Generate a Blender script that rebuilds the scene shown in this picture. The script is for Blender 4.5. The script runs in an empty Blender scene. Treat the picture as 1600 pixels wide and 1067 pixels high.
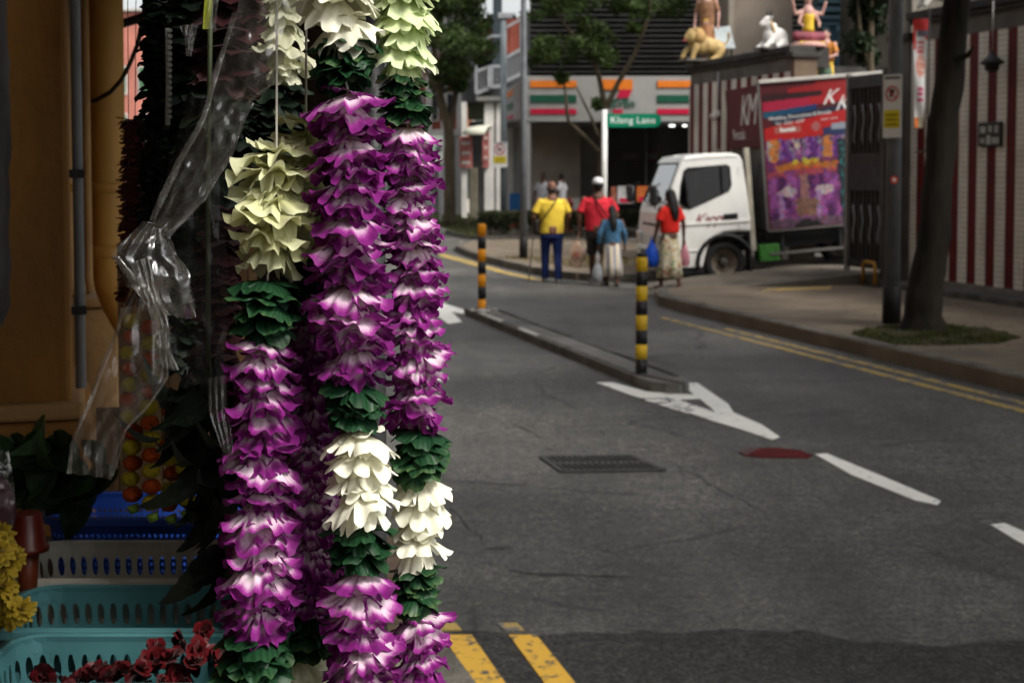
import bpy, bmesh, math, random
from mathutils import Vector, Matrix, noise, Quaternion
random.seed(7)
S = bpy.context.scene
C = S.collection
R = math.radians
PI = math.pi

# ---------------------------------------------------------------- camera, sky, sun, exposure
CAM_H = 1.9
PITCH = R(3.0)
FPX = 1600 * 50 / 36.0
SHIFT = -0.095
cam = bpy.data.objects.new('camera', bpy.data.cameras.new('camera'))
C.objects.link(cam)
S.camera = cam
cam.location = (0, 0, CAM_H)
cam.rotation_euler = (PI / 2 - PITCH, 0, 0)
cam.data.lens = 50
cam.data.sensor_width = 36
cam.data.shift_y = SHIFT
cam.data.clip_start = 0.05
cam.data.clip_end = 2000
cam.data.dof.use_dof = True
cam.data.dof.focus_distance = 1.5
cam.data.dof.aperture_fstop = 12.0

world = bpy.data.worlds.new('World')
S.world = world
world.use_nodes = True
wn = world.node_tree
wn.nodes.clear()
sky = wn.nodes.new('ShaderNodeTexSky')
sky.sky_type = 'NISHITA'
sky.sun_disc = False
SUN_EL, SUN_AZ = R(50), R(128)          # azimuth measured from +Y towards +X
sky.sun_elevation = SUN_EL
sky.sun_rotation = SUN_AZ
sky.dust_density = 4.0
sky.air_density = 1.2
hs = wn.nodes.new('ShaderNodeHueSaturation')
hs.inputs['Saturation'].default_value = 0.22     # overcast: the cloud layer takes the blue out
bg = wn.nodes.new('ShaderNodeBackground')
bg.inputs['Strength'].default_value = 0.095
wo = wn.nodes.new('ShaderNodeOutputWorld')
wn.links.new(sky.outputs[0], hs.inputs['Color'])
wn.links.new(hs.outputs[0], bg.inputs['Color'])
wn.links.new(bg.outputs[0], wo.inputs['Surface'])

sl = bpy.data.lights.new('sun', 'SUN')
sl.energy = 1.5
sl.angle = R(16)
sl.color = (1.0, 0.95, 0.88)
sun = bpy.data.objects.new('sun', sl)
C.objects.link(sun)
sdir = Vector((math.sin(SUN_AZ) * math.cos(SUN_EL), math.cos(SUN_AZ) * math.cos(SUN_EL), math.sin(SUN_EL)))
sun.rotation_euler = (-sdir).to_track_quat('-Z', 'Y').to_euler()

S.view_settings.view_transform = 'Standard'
S.view_settings.look = 'None'
S.view_settings.exposure = 1.4
S.view_settings.gamma = 1
S.view_settings.use_curve_mapping = False
S.cycles.use_denoising = True
S.cycles.max_bounces = 8
S.cycles.transparent_max_bounces = 16
S.cycles.sample_clamp_indirect = 6

# ---------------------------------------------------------------- from picture measurements to places
def ray(x, y):
    u = (x - 800) / FPX
    v = (533.5 - y + SHIFT * 1600) / FPX
    return Vector((u, math.cos(PITCH) + v * math.sin(PITCH), -math.sin(PITCH) + v * math.cos(PITCH)))

def at(x, y, Y):
    d = ray(x, y)
    return Vector((0, 0, CAM_H)) + d * (Y / d.y)

def gnd(x, y, z=0.0):
    d = ray(x, y)
    return Vector((0, 0, CAM_H)) + d * ((z - CAM_H) / d.z)

# ---------------------------------------------------------------- mesh helpers
class MB:
    def __init__(s):
        s.v, s.f, s.m, s.sm = [], [], [], []

    def add(s, vs, fs, mi=0, sm=False):
        o = len(s.v)
        s.v += [tuple(v) for v in vs]
        for f in fs:
            s.f.append([i + o for i in f])
            s.m.append(mi)
            s.sm.append(sm)
        return s

    def bx(s, x0, x1, y0, y1, z0, z1, mi=0):
        vs = [(x, y, z) for z in (z0, z1) for y in (y0, y1) for x in (x0, x1)]
        return s.add(vs, [(0, 2, 3, 1), (4, 5, 7, 6), (0, 1, 5, 4), (2, 6, 7, 3), (0, 4, 6, 2), (1, 3, 7, 5)], mi)

    def obx(s, M4, sx, sy, sz, mi=0):
        vs = [M4 @ Vector((x * sx / 2, y * sy / 2, z * sz / 2)) for z in (-1, 1) for y in (-1, 1) for x in (-1, 1)]
        return s.add(vs, [(0, 2, 3, 1), (4, 5, 7, 6), (0, 1, 5, 4), (2, 6, 7, 3), (0, 4, 6, 2), (1, 3, 7, 5)], mi)

    def bar(s, a, b, w, h=None, mi=0):
        a, b = Vector(a), Vector(b)
        h = h or w
        d = b - a
        q = d.to_track_quat('Y', 'Z').to_matrix().to_4x4()
        q.translation = (a + b) / 2
        return s.obx(q, w, d.length, h, mi)

    def tube(s, pts, rads, n=8, mi=0, caps=True, sq=None):
        pts = [Vector(p) for p in pts]
        if not hasattr(rads, '__len__'):
            rads = [rads] * len(pts)
        o = len(s.v)
        prev = None
        for i, p in enumerate(pts):
            if i == 0:
                t = pts[1] - p
            elif i == len(pts) - 1:
                t = p - pts[-2]
            else:
                t = (pts[i + 1] - p).normalized() + (p - pts[i - 1]).normalized()
            t.normalize()
            if prev is None:
                a = Vector((0, 0, 1)) if abs(t.z) < .9 else Vector((1, 0, 0))
                x = t.cross(a).normalized()
            else:
                x = (prev - t * prev.dot(t)).normalized()
            prev = x
            y = t.cross(x)
            r = rads[i]
            rx, ry = (r if hasattr(r, '__len__') else (r, r))
            for k in range(n):
                a = 2 * PI * k / n
                s.v.append(tuple(p + x * (rx * math.cos(a)) + y * (ry * math.sin(a))))
        for i in range(len(pts) - 1):
            for k in range(n):
                k2 = (k + 1) % n
                s.f.append([o + i * n + k, o + i * n + k2, o + (i + 1) * n + k2, o + (i + 1) * n + k])
                s.m.append(mi); s.sm.append(True)
        if caps:
            s.f.append([o + k for k in range(n)][::-1]); s.m.append(mi); s.sm.append(False)
            e = o + (len(pts) - 1) * n
            s.f.append([e + k for k in range(n)]); s.m.append(mi); s.sm.append(False)
        return s

    def rings(s, secs, n=16, mi=0, caps=True, sm=True):
        """loft of ellipses: (cx, cy, cz, rx, ry)"""
        o = len(s.v)
        for (cx, cy, cz, rx, ry) in secs:
            for k in range(n):
                a = 2 * PI * k / n
                s.v.append((cx + rx * math.cos(a), cy + ry * math.sin(a), cz))
        for i in range(len(secs) - 1):
            for k in range(n):
                k2 = (k + 1) % n
                s.f.append([o + i * n + k, o + i * n + k2, o + (i + 1) * n + k2, o + (i + 1) * n + k])
                s.m.append(mi); s.sm.append(sm)
        if caps:
            s.f.append([o + k for k in range(n)][::-1]); s.m.append(mi); s.sm.append(False)
            e = o + (len(secs) - 1) * n
            s.f.append([e + k for k in range(n)]); s.m.append(mi); s.sm.append(False)
        return s

    def lathe(s, prof, n=24, c=(0, 0, 0), mi=0, caps=True):
        return s.rings([(c[0], c[1], c[2] + z, r, r) for r, z in prof], n, mi, caps)

    def ball(s, c, rx, ry=None, rz=None, n=12, mi=0):
        ry = ry or rx
        rz = rz or rx
        m = max(5, n // 2 + 1)
        secs = []
        for i in range(m):
            a = -PI / 2 + PI * (i + .001) / (m - 1 + .002)
            secs.append((c[0], c[1], c[2] + rz * math.sin(a), max(rx * math.cos(a), 1e-4), max(ry * math.cos(a), 1e-4)))
        return s.rings(secs, n, mi)

    def prism(s, poly, lo, hi, axis='z', mi=0):
        n = len(poly)
        def p3(a, b, c):
            return {'z': (a, b, c), 'y': (a, c, b), 'x': (c, a, b)}[axis]
        vs = [p3(a, b, lo) for a, b in poly] + [p3(a, b, hi) for a, b in poly]
        fs = [list(range(n))[::-1], list(range(n, 2 * n))]
        for i in range(n):
            j = (i + 1) % n
            fs.append((i, j, n + j, n + i))
        return s.add(vs, fs, mi)

    def grid(s, nu, nv, fn, mi=0, sm=True, keep=None):
        o = len(s.v)
        for j in range(nv + 1):
            for i in range(nu + 1):
                s.v.append(tuple(fn(i / nu, j / nv)))
        for j in range(nv):
            for i in range(nu):
                if keep and not keep((i + .5) / nu, (j + .5) / nv):
                    continue
                a = o + j * (nu + 1) + i
                s.f.append([a, a + 1, a + nu + 2, a + nu + 1]); s.m.append(mi); s.sm.append(sm)
        return s

    def mesh(s, name, mats):
        me = bpy.data.meshes.new(name)
        me.from_pydata(s.v, [], s.f)
        for m in (mats if isinstance(mats, (list, tuple)) else [mats]):
            me.materials.append(m)
        me.polygons.foreach_set('material_index', s.m)
        me.polygons.foreach_set('use_smooth', s.sm)
        me.update()
        return me

    def build(s, name, mats, parent=None, bevel=0, smooth=None, remesh=0, fix=True, solid=0, sub=0):
        if smooth is not None:
            s.sm = [smooth] * len(s.f)
        me = s.mesh(name, mats)
        if fix:
            b = bmesh.new(); b.from_mesh(me)
            bmesh.ops.recalc_face_normals(b, faces=b.faces)
            b.to_mesh(me); b.free()
        o = bpy.data.objects.new(name, me)
        C.objects.link(o)
        if parent is not None:
            o.parent = parent
        if remesh:
            md = o.modifiers.new('remesh', 'REMESH'); md.mode = 'VOXEL'; md.voxel_size = remesh; md.use_smooth_shade = True
            md = o.modifiers.new('smooth', 'SMOOTH'); md.factor = .5; md.iterations = 3
        if solid:
            md = o.modifiers.new('solid', 'SOLIDIFY'); md.thickness = solid; md.offset = 0
        if bevel:
            md = o.modifiers.new('bevel', 'BEVEL'); md.width = bevel; md.segments = 2; md.limit_method = 'ANGLE'; md.angle_limit = R(40)
        if sub:
            md = o.modifiers.new('sub', 'SUBSURF'); md.levels = sub; md.render_levels = sub
        return o

def tag(o, label=None, cat=None, group=None, kind=None):
    if label: o['label'] = label
    if cat: o['category'] = cat
    if group: o['group'] = group
    if kind: o['kind'] = kind
    return o

def thing(name, label, cat, loc=(0, 0, 0), rz=0, group=None):
    o = bpy.data.objects.new(name, None)
    C.objects.link(o)
    o.empty_display_size = .1
    o.location = loc
    o.rotation_euler = (0, 0, rz)
    return tag(o, label, cat, group)

def inst(name, me, parent, M4):
    o = bpy.data.objects.new(name, me)
    C.objects.link(o)
    o.parent = parent
    o.matrix_local = M4
    return o

def text_mesh(body, size, shear=0, ext=.002, spacing=1, offset=0):
    cu = bpy.data.curves.new('lettering', 'FONT')
    cu.body = body; cu.size = size; cu.shear = shear; cu.extrude = ext; cu.space_character = spacing
    cu.align_x = 'CENTER'; cu.align_y = 'CENTER'; cu.offset = offset
    cu.resolution_u = 2
    o = bpy.data.objects.new('lettering', cu)
    C.objects.link(o)
    dg = bpy.context.evaluated_depsgraph_get()
    me = bpy.data.meshes.new_from_object(o.evaluated_get(dg))
    bpy.data.objects.remove(o)
    return me

def lettering(body, size, mat, parent, M4, shear=0, ext=.002, spacing=1, name='lettering', offset=0):
    me = text_mesh(body, size, shear, ext, spacing, offset)
    me.materials.clear(); me.materials.append(mat)
    return inst(name, me, parent, M4)

def frame(loc, xdir, zdir):
    """matrix whose local X runs along xdir, local Y along zdir (for lettering) and Z out of the face"""
    x = Vector(xdir).normalized(); y = Vector(zdir).normalized(); z = x.cross(y)
    m = Matrix((x, y, z)).transposed().to_4x4()
    m.translation = Vector(loc)
    return m

# ---------------------------------------------------------------- materials
_mats = {}
def M(name, col, rough=.6, var=.18, scale=6, bump=0, bscale=40, metal=0, spec=.25, coat=0, rnd=0, trans=0, emit=0, stretch=None, dirt=None, sheen=0):
    if name in _mats:
        return _mats[name]
    m = bpy.data.materials.new(name)
    m.use_nodes = True
    nt = m.node_tree; N = nt.nodes; L = nt.links
    b = N['Principled BSDF']
    tc = N.new('ShaderNodeTexCoord')
    vec = tc.outputs['Object']
    if stretch:
        mp = N.new('ShaderNodeMapping'); mp.inputs['Scale'].default_value = stretch
        L.new(vec, mp.inputs[0]); vec = mp.outputs[0]
    nz = N.new('ShaderNodeTexNoise'); nz.inputs['Scale'].default_value = scale; nz.inputs['Detail'].default_value = 5
    L.new(vec, nz.inputs['Vector'])
    mx = N.new('ShaderNodeMix'); mx.data_type = 'RGBA'
    mr = N.new('ShaderNodeMapRange'); mr.inputs[1].default_value = .3; mr.inputs[2].default_value = .7
    L.new(nz.outputs[0], mr.inputs[0]); L.new(mr.outputs[0], mx.inputs[0])
    c = Vector(col[:3])
    mx.inputs[6].default_value = (*[max(0, x * (1 - var)) for x in c], 1)
    mx.inputs[7].default_value = (*[min(1, x * (1 + var)) for x in c], 1)
    out = mx.outputs[2]
    if dirt:                                   # (colour, amount, scale): streaks and stains with a shape of their own
        n2 = N.new('ShaderNodeTexNoise'); n2.inputs['Scale'].default_value = dirt[2]; n2.inputs['Detail'].default_value = 8; n2.inputs['Roughness'].default_value = .7
        mp2 = N.new('ShaderNodeMapping'); mp2.inputs['Scale'].default_value = (1, 1, .35); mp2.inputs['Location'].default_value = (3.1, 7.7, 1.9)
        L.new(tc.outputs['Object'], mp2.inputs[0]); L.new(mp2.outputs[0], n2.inputs['Vector'])
        r2 = N.new('ShaderNodeMapRange'); r2.inputs[1].default_value = .5; r2.inputs[2].default_value = .75; r2.inputs[4].default_value = dirt[1]
        L.new(n2.outputs[0], r2.inputs[0])
        m2 = N.new('ShaderNodeMix'); m2.data_type = 'RGBA'
        L.new(r2.outputs[0], m2.inputs[0]); L.new(out, m2.inputs[6]); m2.inputs[7].default_value = (*dirt[0], 1)
        out = m2.outputs[2]
    if rnd:
        oi = N.new('ShaderNodeObjectInfo')
        h = N.new('ShaderNodeHueSaturation')
        a = N.new('ShaderNodeMapRange'); a.inputs[3].default_value = 1 - rnd; a.inputs[4].default_value = 1 + rnd
        L.new(oi.outputs['Random'], a.inputs[0]); L.new(a.outputs[0], h.inputs['Value'])
        L.new(out, h.inputs['Color']); out = h.outputs[0]
    L.new(out, b.inputs['Base Color'])
    b.inputs['Roughness'].default_value = rough
    b.inputs['Metallic'].default_value = metal
    b.inputs['Specular IOR Level'].default_value = spec
    b.inputs['Coat Weight'].default_value = coat
    if sheen:
        b.inputs['Sheen Weight'].default_value = sheen
    if emit:
        L.new(out, b.inputs['Emission Color']); b.inputs['Emission Strength'].default_value = emit
    if bump:
        nb = N.new('ShaderNodeTexNoise'); nb.inputs['Scale'].default_value = bscale; nb.inputs['Detail'].default_value = 6
        L.new(vec, nb.inputs['Vector'])
        bp = N.new('ShaderNodeBump'); bp.inputs['Strength'].default_value = bump; bp.inputs['Distance'].default_value = .02
        L.new(nb.outputs[0], bp.inputs['Height']); L.new(bp.outputs[0], b.inputs['Normal'])
    if trans:
        t = N.new('ShaderNodeBsdfTranslucent'); L.new(out, t.inputs['Color'])
        ms = N.new('ShaderNodeMixShader'); ms.inputs[0].default_value = trans
        L.new(b.outputs[0], ms.inputs[1]); L.new(t.outputs[0], ms.inputs[2])
        L.new(ms.outputs[0], N['Material Output'].inputs['Surface'])
    _mats[name] = m
    return m

def attr_mat(name, rough=.6, trans=0, bump=0, spec=.4):
    """flat print or pigment carried by a colour attribute"""
    m = bpy.data.materials.new(name); m.use_nodes = True
    nt = m.node_tree; N = nt.nodes; L = nt.links
    b = N['Principled BSDF']
    a = N.new('ShaderNodeAttribute'); a.attribute_name = 'pigment'
    L.new(a.outputs['Color'], b.inputs['Base Color'])
    b.inputs['Roughness'].default_value = rough
    b.inputs['Specular IOR Level'].default_value = spec
    return m

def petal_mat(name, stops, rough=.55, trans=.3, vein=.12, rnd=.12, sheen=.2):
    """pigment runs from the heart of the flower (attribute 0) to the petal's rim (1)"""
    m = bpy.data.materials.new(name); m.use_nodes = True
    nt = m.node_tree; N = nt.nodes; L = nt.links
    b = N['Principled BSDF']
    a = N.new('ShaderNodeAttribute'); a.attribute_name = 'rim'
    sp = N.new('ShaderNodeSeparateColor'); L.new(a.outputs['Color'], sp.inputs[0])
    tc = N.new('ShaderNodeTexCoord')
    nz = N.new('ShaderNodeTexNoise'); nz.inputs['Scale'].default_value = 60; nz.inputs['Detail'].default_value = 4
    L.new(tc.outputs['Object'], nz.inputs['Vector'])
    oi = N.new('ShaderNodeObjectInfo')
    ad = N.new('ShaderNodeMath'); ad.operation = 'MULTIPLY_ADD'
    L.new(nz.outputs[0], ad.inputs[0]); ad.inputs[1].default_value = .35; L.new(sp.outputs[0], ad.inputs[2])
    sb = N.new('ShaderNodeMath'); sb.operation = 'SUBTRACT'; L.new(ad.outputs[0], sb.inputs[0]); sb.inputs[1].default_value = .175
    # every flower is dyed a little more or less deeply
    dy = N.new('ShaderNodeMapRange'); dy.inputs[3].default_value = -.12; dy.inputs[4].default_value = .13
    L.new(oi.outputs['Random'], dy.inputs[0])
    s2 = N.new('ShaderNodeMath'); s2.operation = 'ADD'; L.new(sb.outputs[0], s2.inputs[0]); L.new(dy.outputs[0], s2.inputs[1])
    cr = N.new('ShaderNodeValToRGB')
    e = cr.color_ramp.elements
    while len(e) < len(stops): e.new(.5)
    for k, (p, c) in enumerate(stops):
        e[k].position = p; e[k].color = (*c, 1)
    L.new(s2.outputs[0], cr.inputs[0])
    # fine veins along the petal
    wv = N.new('ShaderNodeMath'); wv.operation = 'MULTIPLY'; L.new(sp.outputs[1], wv.inputs[0]); wv.inputs[1].default_value = 40
    sn = N.new('ShaderNodeMath'); sn.operation = 'SINE'; L.new(wv.outputs[0], sn.inputs[0])
    vm = N.new('ShaderNodeMapRange'); vm.inputs[1].default_value = -1; vm.inputs[3].default_value = 1 - vein; vm.inputs[4].default_value = 1
    L.new(sn.outputs[0], vm.inputs[0])
    hv = N.new('ShaderNodeHueSaturation')
    L.new(cr.outputs[0], hv.inputs['Color']); L.new(vm.outputs[0], hv.inputs['Value'])
    out = hv.outputs[0]
    L.new(out, b.inputs['Base Color'])
    b.inputs['Roughness'].default_value = rough
    b.inputs['Sheen Weight'].default_value = sheen * .5
    b.inputs['Specular IOR Level'].default_value = .18
    bp = N.new('ShaderNodeBump'); bp.inputs['Strength'].default_value = .07; bp.inputs['Distance'].default_value = .002
    L.new(sn.outputs[0], bp.inputs['Height']); L.new(bp.outputs[0], b.inputs['Normal'])
    t = N.new('ShaderNodeBsdfTranslucent'); L.new(out, t.inputs['Color'])
    ms = N.new('ShaderNodeMixShader'); ms.inputs[0].default_value = trans
    L.new(b.outputs[0], ms.inputs[1]); L.new(t.outputs[0], ms.inputs[2])
    L.new(ms.outputs[0], N['Material Output'].inputs['Surface'])
    return m

def plastic_mat(name, haze=.10, tint=(.9, .9, .88), gloss=.12, crinkle=.6, cscale=55):
    """clear thin film: lets light through, mirrors the sky along its creases"""
    m = bpy.data.materials.new(name); m.use_nodes = True
    nt = m.node_tree; N = nt.nodes; L = nt.links
    N.remove(N['Principled BSDF'])
    tc = N.new('ShaderNodeTexCoord')
    nz = N.new('ShaderNodeTexNoise'); nz.inputs['Scale'].default_value = cscale; nz.inputs['Detail'].default_value = 3; nz.inputs['Distortion'].default_value = 1.2
    try: nz.noise_type = 'RIDGED_MULTIFRACTAL'
    except Exception: pass
    L.new(tc.outputs['Object'], nz.inputs['Vector'])
    bp = N.new('ShaderNodeBump'); bp.inputs['Strength'].default_value = crinkle; bp.inputs['Distance'].default_value = .006
    L.new(nz.outputs[0], bp.inputs['Height'])
    tr = N.new('ShaderNodeBsdfTransparent'); tr.inputs[0].default_value = (*tint, 1)
    gl = N.new('ShaderNodeBsdfGlossy'); gl.inputs['Roughness'].default_value = .16
    L.new(bp.outputs[0], gl.inputs['Normal'])
    df = N.new('ShaderNodeBsdfTranslucent'); df.inputs[0].default_value = (.75, .74, .70, 1)
    dd = N.new('ShaderNodeBsdfDiffuse'); dd.inputs[0].default_value = (.75, .74, .70, 1)
    m0 = N.new('ShaderNodeMixShader'); m0.inputs[0].default_value = .5
    L.new(df.outputs[0], m0.inputs[1]); L.new(dd.outputs[0], m0.inputs[2])
    m1 = N.new('ShaderNodeMixShader'); m1.inputs[0].default_value = haze
    L.new(tr.outputs[0], m1.inputs[1]); L.new(m0.outputs[0], m1.inputs[2])
    lw_ = N.new('ShaderNodeLayerWeight'); lw_.inputs['Blend'].default_value = .5
    L.new(bp.outputs[0], lw_.inputs['Normal'])
    pw_ = N.new('ShaderNodeMath'); pw_.operation = 'POWER'; pw_.inputs[1].default_value = 3.5; L.new(lw_.outputs['Facing'], pw_.inputs[0])
    ad = N.new('ShaderNodeMath'); ad.operation = 'MULTIPLY_ADD'; ad.inputs[1].default_value = .55; ad.inputs[2].default_value = gloss; ad.use_clamp = True
    L.new(pw_.outputs[0], ad.inputs[0])
    m2 = N.new('ShaderNodeMixShader')
    L.new(ad.outputs[0], m2.inputs[0]); L.new(m1.outputs[0], m2.inputs[1]); L.new(gl.outputs[0], m2.inputs[2])
    L.new(m2.outputs[0], N['Material Output'].inputs['Surface'])
    return m

def glass_mat(name, tint=(.25, .28, .28), gloss=.08, rough=.03):
    m = bpy.data.materials.new(name); m.use_nodes = True
    nt = m.node_tree; N = nt.nodes; L = nt.links
    N.remove(N['Principled BSDF'])
    tr = N.new('ShaderNodeBsdfTransparent'); tr.inputs[0].default_value = (*tint, 1)
    gl = N.new('ShaderNodeBsdfGlossy'); gl.inputs['Roughness'].default_value = rough
    lw_ = N.new('ShaderNodeLayerWeight'); lw_.inputs['Blend'].default_value = .5
    pw_ = N.new('ShaderNodeMath'); pw_.operation = 'POWER'; pw_.inputs[1].default_value = 4; L.new(lw_.outputs['Facing'], pw_.inputs[0])
    ad = N.new('ShaderNodeMath'); ad.operation = 'MULTIPLY_ADD'; ad.inputs[1].default_value = .8; ad.inputs[2].default_value = gloss; ad.use_clamp = True
    L.new(pw_.outputs[0], ad.inputs[0])
    m2 = N.new('ShaderNodeMixShader')
    L.new(ad.outputs[0], m2.inputs[0]); L.new(tr.outputs[0], m2.inputs[1]); L.new(gl.outputs[0], m2.inputs[2])
    L.new(m2.outputs[0], N['Material Output'].inputs['Surface'])
    return m

def asphalt_mat(name, base, var, crack=.8, wet=.0, spec=.4):
    m = bpy.data.materials.new(name); m.use_nodes = True
    nt = m.node_tree; N = nt.nodes; L = nt.links
    b = N['Principled BSDF']
    tc = N.new('ShaderNodeTexCoord'); V = tc.outputs['Object']
    def nzn(scale, det=4, rough=.5, st=None):
        v = V
        if st:
            mp = N.new('ShaderNodeMapping'); mp.inputs['Rotation'].default_value = (0, 0, -.294); mp.inputs['Scale'].default_value = st
            L.new(V, mp.inputs[0]); v = mp.outputs[0]
        n = N.new('ShaderNodeTexNoise'); n.inputs['Scale'].default_value = scale; n.inputs['Detail'].default_value = det; n.inputs['Roughness'].default_value = rough
        L.new(v, n.inputs['Vector']); return n.outputs[0]
    def mr(v, a, c, d, e):
        x = N.new('ShaderNodeMapRange'); x.inputs[1].default_value = a; x.inputs[2].default_value = c; x.inputs[3].default_value = d; x.inputs[4].default_value = e
        L.new(v, x.inputs[0]); return x.outputs[0]
    def mul(p, q):
        x = N.new('ShaderNodeMath'); x.operation = 'MULTIPLY'; L.new(p, x.inputs[0]); L.new(q, x.inputs[1]); return x.outputs[0]
    big = mr(nzn(.35, 5, .6), .3, .7, 1 - var, 1 + var)
    mid = mul(mr(nzn(2.4, 8, .7), .3, .7, 1 - var * .8, 1 + var * .8), mr(nzn(11, 6, .75), .3, .7, 1 - var, 1 + var))
    track = mr(nzn(1.1, 3, .5, (1.4, .06, 1)), .35, .65, .82, 1.12)     # worn by wheels along the road
    grit = mul(mr(nzn(55, 3, .75), .32, .68, .15, 2.0), mr(nzn(22, 4, .7), .3, .7, .65, 1.4))
    v = mul(mul(mul(big, mid), grit), track)
    # cracks
    ds = N.new('ShaderNodeTexNoise'); ds.inputs['Scale'].default_value = 1.3; ds.inputs['Detail'].default_value = 6
    L.new(V, ds.inputs['Vector'])
    mv = N.new('ShaderNodeMix'); mv.data_type = 'VECTOR'; mv.inputs[0].default_value = .25
    L.new(V, mv.inputs[4]); L.new(ds.outputs['Color'], mv.inputs[5])
    vo = N.new('ShaderNodeTexVoronoi'); vo.feature = 'DISTANCE_TO_EDGE'; vo.inputs['Scale'].default_value = .62
    L.new(mv.outputs[1], vo.inputs['Vector'])
    line = mr(vo.outputs['Distance'], .004, .016, 1, 0)
    gate = mr(nzn(.8, 2), .47, .55, 0, crack)
    ck = mul(line, gate)
    inv = mr(ck, 0, 1, 1, .25)
    v = mul(v, inv)
    cm = N.new('ShaderNodeMix'); cm.data_type = 'RGBA'; cm.blend_type = 'MULTIPLY'; cm.inputs[0].default_value = 1
    cm.inputs[6].default_value = (*base, 1)
    cc = N.new('ShaderNodeCombineColor')
    for i in range(3): L.new(v, cc.inputs[i])
    L.new(cc.outputs[0], cm.inputs[7])
    L.new(cm.outputs[2], b.inputs['Base Color'])
    L.new(mr(nzn(.6, 5, .6), .3, .7, .42 - wet, .68 - wet), b.inputs['Roughness'])
    b.inputs['Specular IOR Level'].default_value = spec
    bp = N.new('ShaderNodeBump'); bp.inputs['Strength'].default_value = .6; bp.inputs['Distance'].default_value = .006
    L.new(grit, bp.inputs['Height'])
    L.new(bp.outputs[0], b.inputs['Normal'])
    return m

def paint_mat(name, col, under, worn=.5, scale=9):
    """road paint worn through to the asphalt in flakes"""
    m = bpy.data.materials.new(name); m.use_nodes = True
    nt = m.node_tree; N = nt.nodes; L = nt.links
    b = N['Principled BSDF']
    tc = N.new('ShaderNodeTexCoord')
    n = N.new('ShaderNodeTexNoise'); n.inputs['Scale'].default_value = scale; n.inputs['Detail'].default_value = 9; n.inputs['Roughness'].default_value = .72
    L.new(tc.outputs['Object'], n.inputs['Vector'])
    r = N.new('ShaderNodeMapRange'); r.inputs[1].default_value = worn; r.inputs[2].default_value = worn + .06
    L.new(n.outputs[0], r.inputs[0])
    n2 = N.new('ShaderNodeTexNoise'); n2.inputs['Scale'].default_value = 2.5; n2.inputs['Detail'].default_value = 4
    L.new(tc.outputs['Object'], n2.inputs['Vector'])
    a = N.new('ShaderNodeMix'); a.data_type = 'RGBA'
    L.new(n2.outputs[0], a.inputs[0])
    a.inputs[6].default_value = (*[c * .84 for c in col], 1); a.inputs[7].default_value = (*[min(1, c * 1.1) for c in col], 1)
    x = N.new('ShaderNodeMix'); x.data_type = 'RGBA'
    L.new(r.outputs[0], x.inputs[0]); L.new(a.outputs[2], x.inputs[6]); x.inputs[7].default_value = (*under, 1)
    L.new(x.outputs[2], b.inputs['Base Color'])
    b.inputs['Roughness'].default_value = .6
    return m
# ---------------------------------------------------------------- the setting: road, pavements, kerbs
U = Vector((-.29, .957, 0)).normalized()          # the street runs this way
NR = Vector((-U.y, U.x, 0))                        # from the temple wall towards the street
RZ = math.atan2(U.y, U.x) - PI / 2                 # turn of the street against +Y

def plate(name, pts, z0, z1, mat, kind='structure'):
    o = MB().prism([(p[0], p[1]) for p in pts], z0, z1).build(name, mat)
    return tag(o, kind=kind)

asphalt = asphalt_mat('asphalt', (.072, .069, .061), .45, spec=.32, crack=.6)
asphalt_new = asphalt_mat('asphalt_patch', (.034, .033, .030), .38, crack=.2, wet=-.15, spec=.2)
concrete = M('concrete_paving', (.145, .115, .082), .8, .3, 1.3, .5, 60, dirt=((.07, .06, .05), .8, 1.1))
concrete_kerb = M('kerb_concrete', (.12, .11, .092), .85, .35, 4, .7, 45, dirt=((.03, .03, .025), .9, 2.2))
kerb_dark = M('kerb_dark', (.085, .08, .072), .85, .4, 4, .7, 45, dirt=((.02, .02, .018), .9, 2.5))
kerb_pale = M('kerb_pale_paint', (.5, .49, .45), .75, .3, 5, .5, 45, dirt=((.06, .055, .05), .9, 5))
soil = M('soil', (.06, .05, .035), .95, .4, 5, .8, 30)
white_paint = paint_mat('white_road_paint', (.82, .81, .74), (.07, .068, .063), .585, 9)
yellow_paint = paint_mat('yellow_road_paint', (.66, .37, .02), (.05, .048, .045), .535, 16)
yellow_old = paint_mat('old_yellow_road_paint', (.40, .27, .05), (.12, .11, .1), .50, 6)

plate('ground', [(-900, -60), (900, -60), (900, 1600), (-900, 1600)], -.3, -.06, M('far_ground', (.16, .15, .13), .9, .3, .1))
g = MB().grid(60, 160, lambda u, v: (-35 + 70 * u, -8 + 168 * v, .0))
tag(g.build('road', asphalt), kind='structure')
pp = [gnd(*p) for p in ((560, 992), (700, 988), (905, 991), (1010, 990), (1160, 986), (1255, 985), (1330, 1003), (1480, 1008), (1640, 1002))]
_e = []
for _a, _b in zip(pp, pp[1:]):
    for _k in range(14):
        _p = _a.lerp(_b, _k / 14)
        _e.append(_p + Vector((noise.noise(_p * 6) * .05, noise.noise(_p * 5 + Vector((3, 1, 0))) * .045 + noise.noise(_p * 19) * .012, 0)))
pp = _e + [pp[-1]]
pp = pp + [Vector((3.2, 2.6, 0)), Vector((.5, 2.6, 0))]
plate('road_patch', pp, -.02, .004, asphalt_new)

def resample(pts, step):
    pts = [Vector(p) for p in pts]
    out = [pts[0].copy()]
    acc = 0.0
    for a, b in zip(pts, pts[1:]):
        L_ = (b - a).length
        pos = step - acc
        while pos <= L_:
            out.append(a.lerp(b, pos / L_)); pos += step
        acc = (acc + L_) % step
    return out

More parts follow.
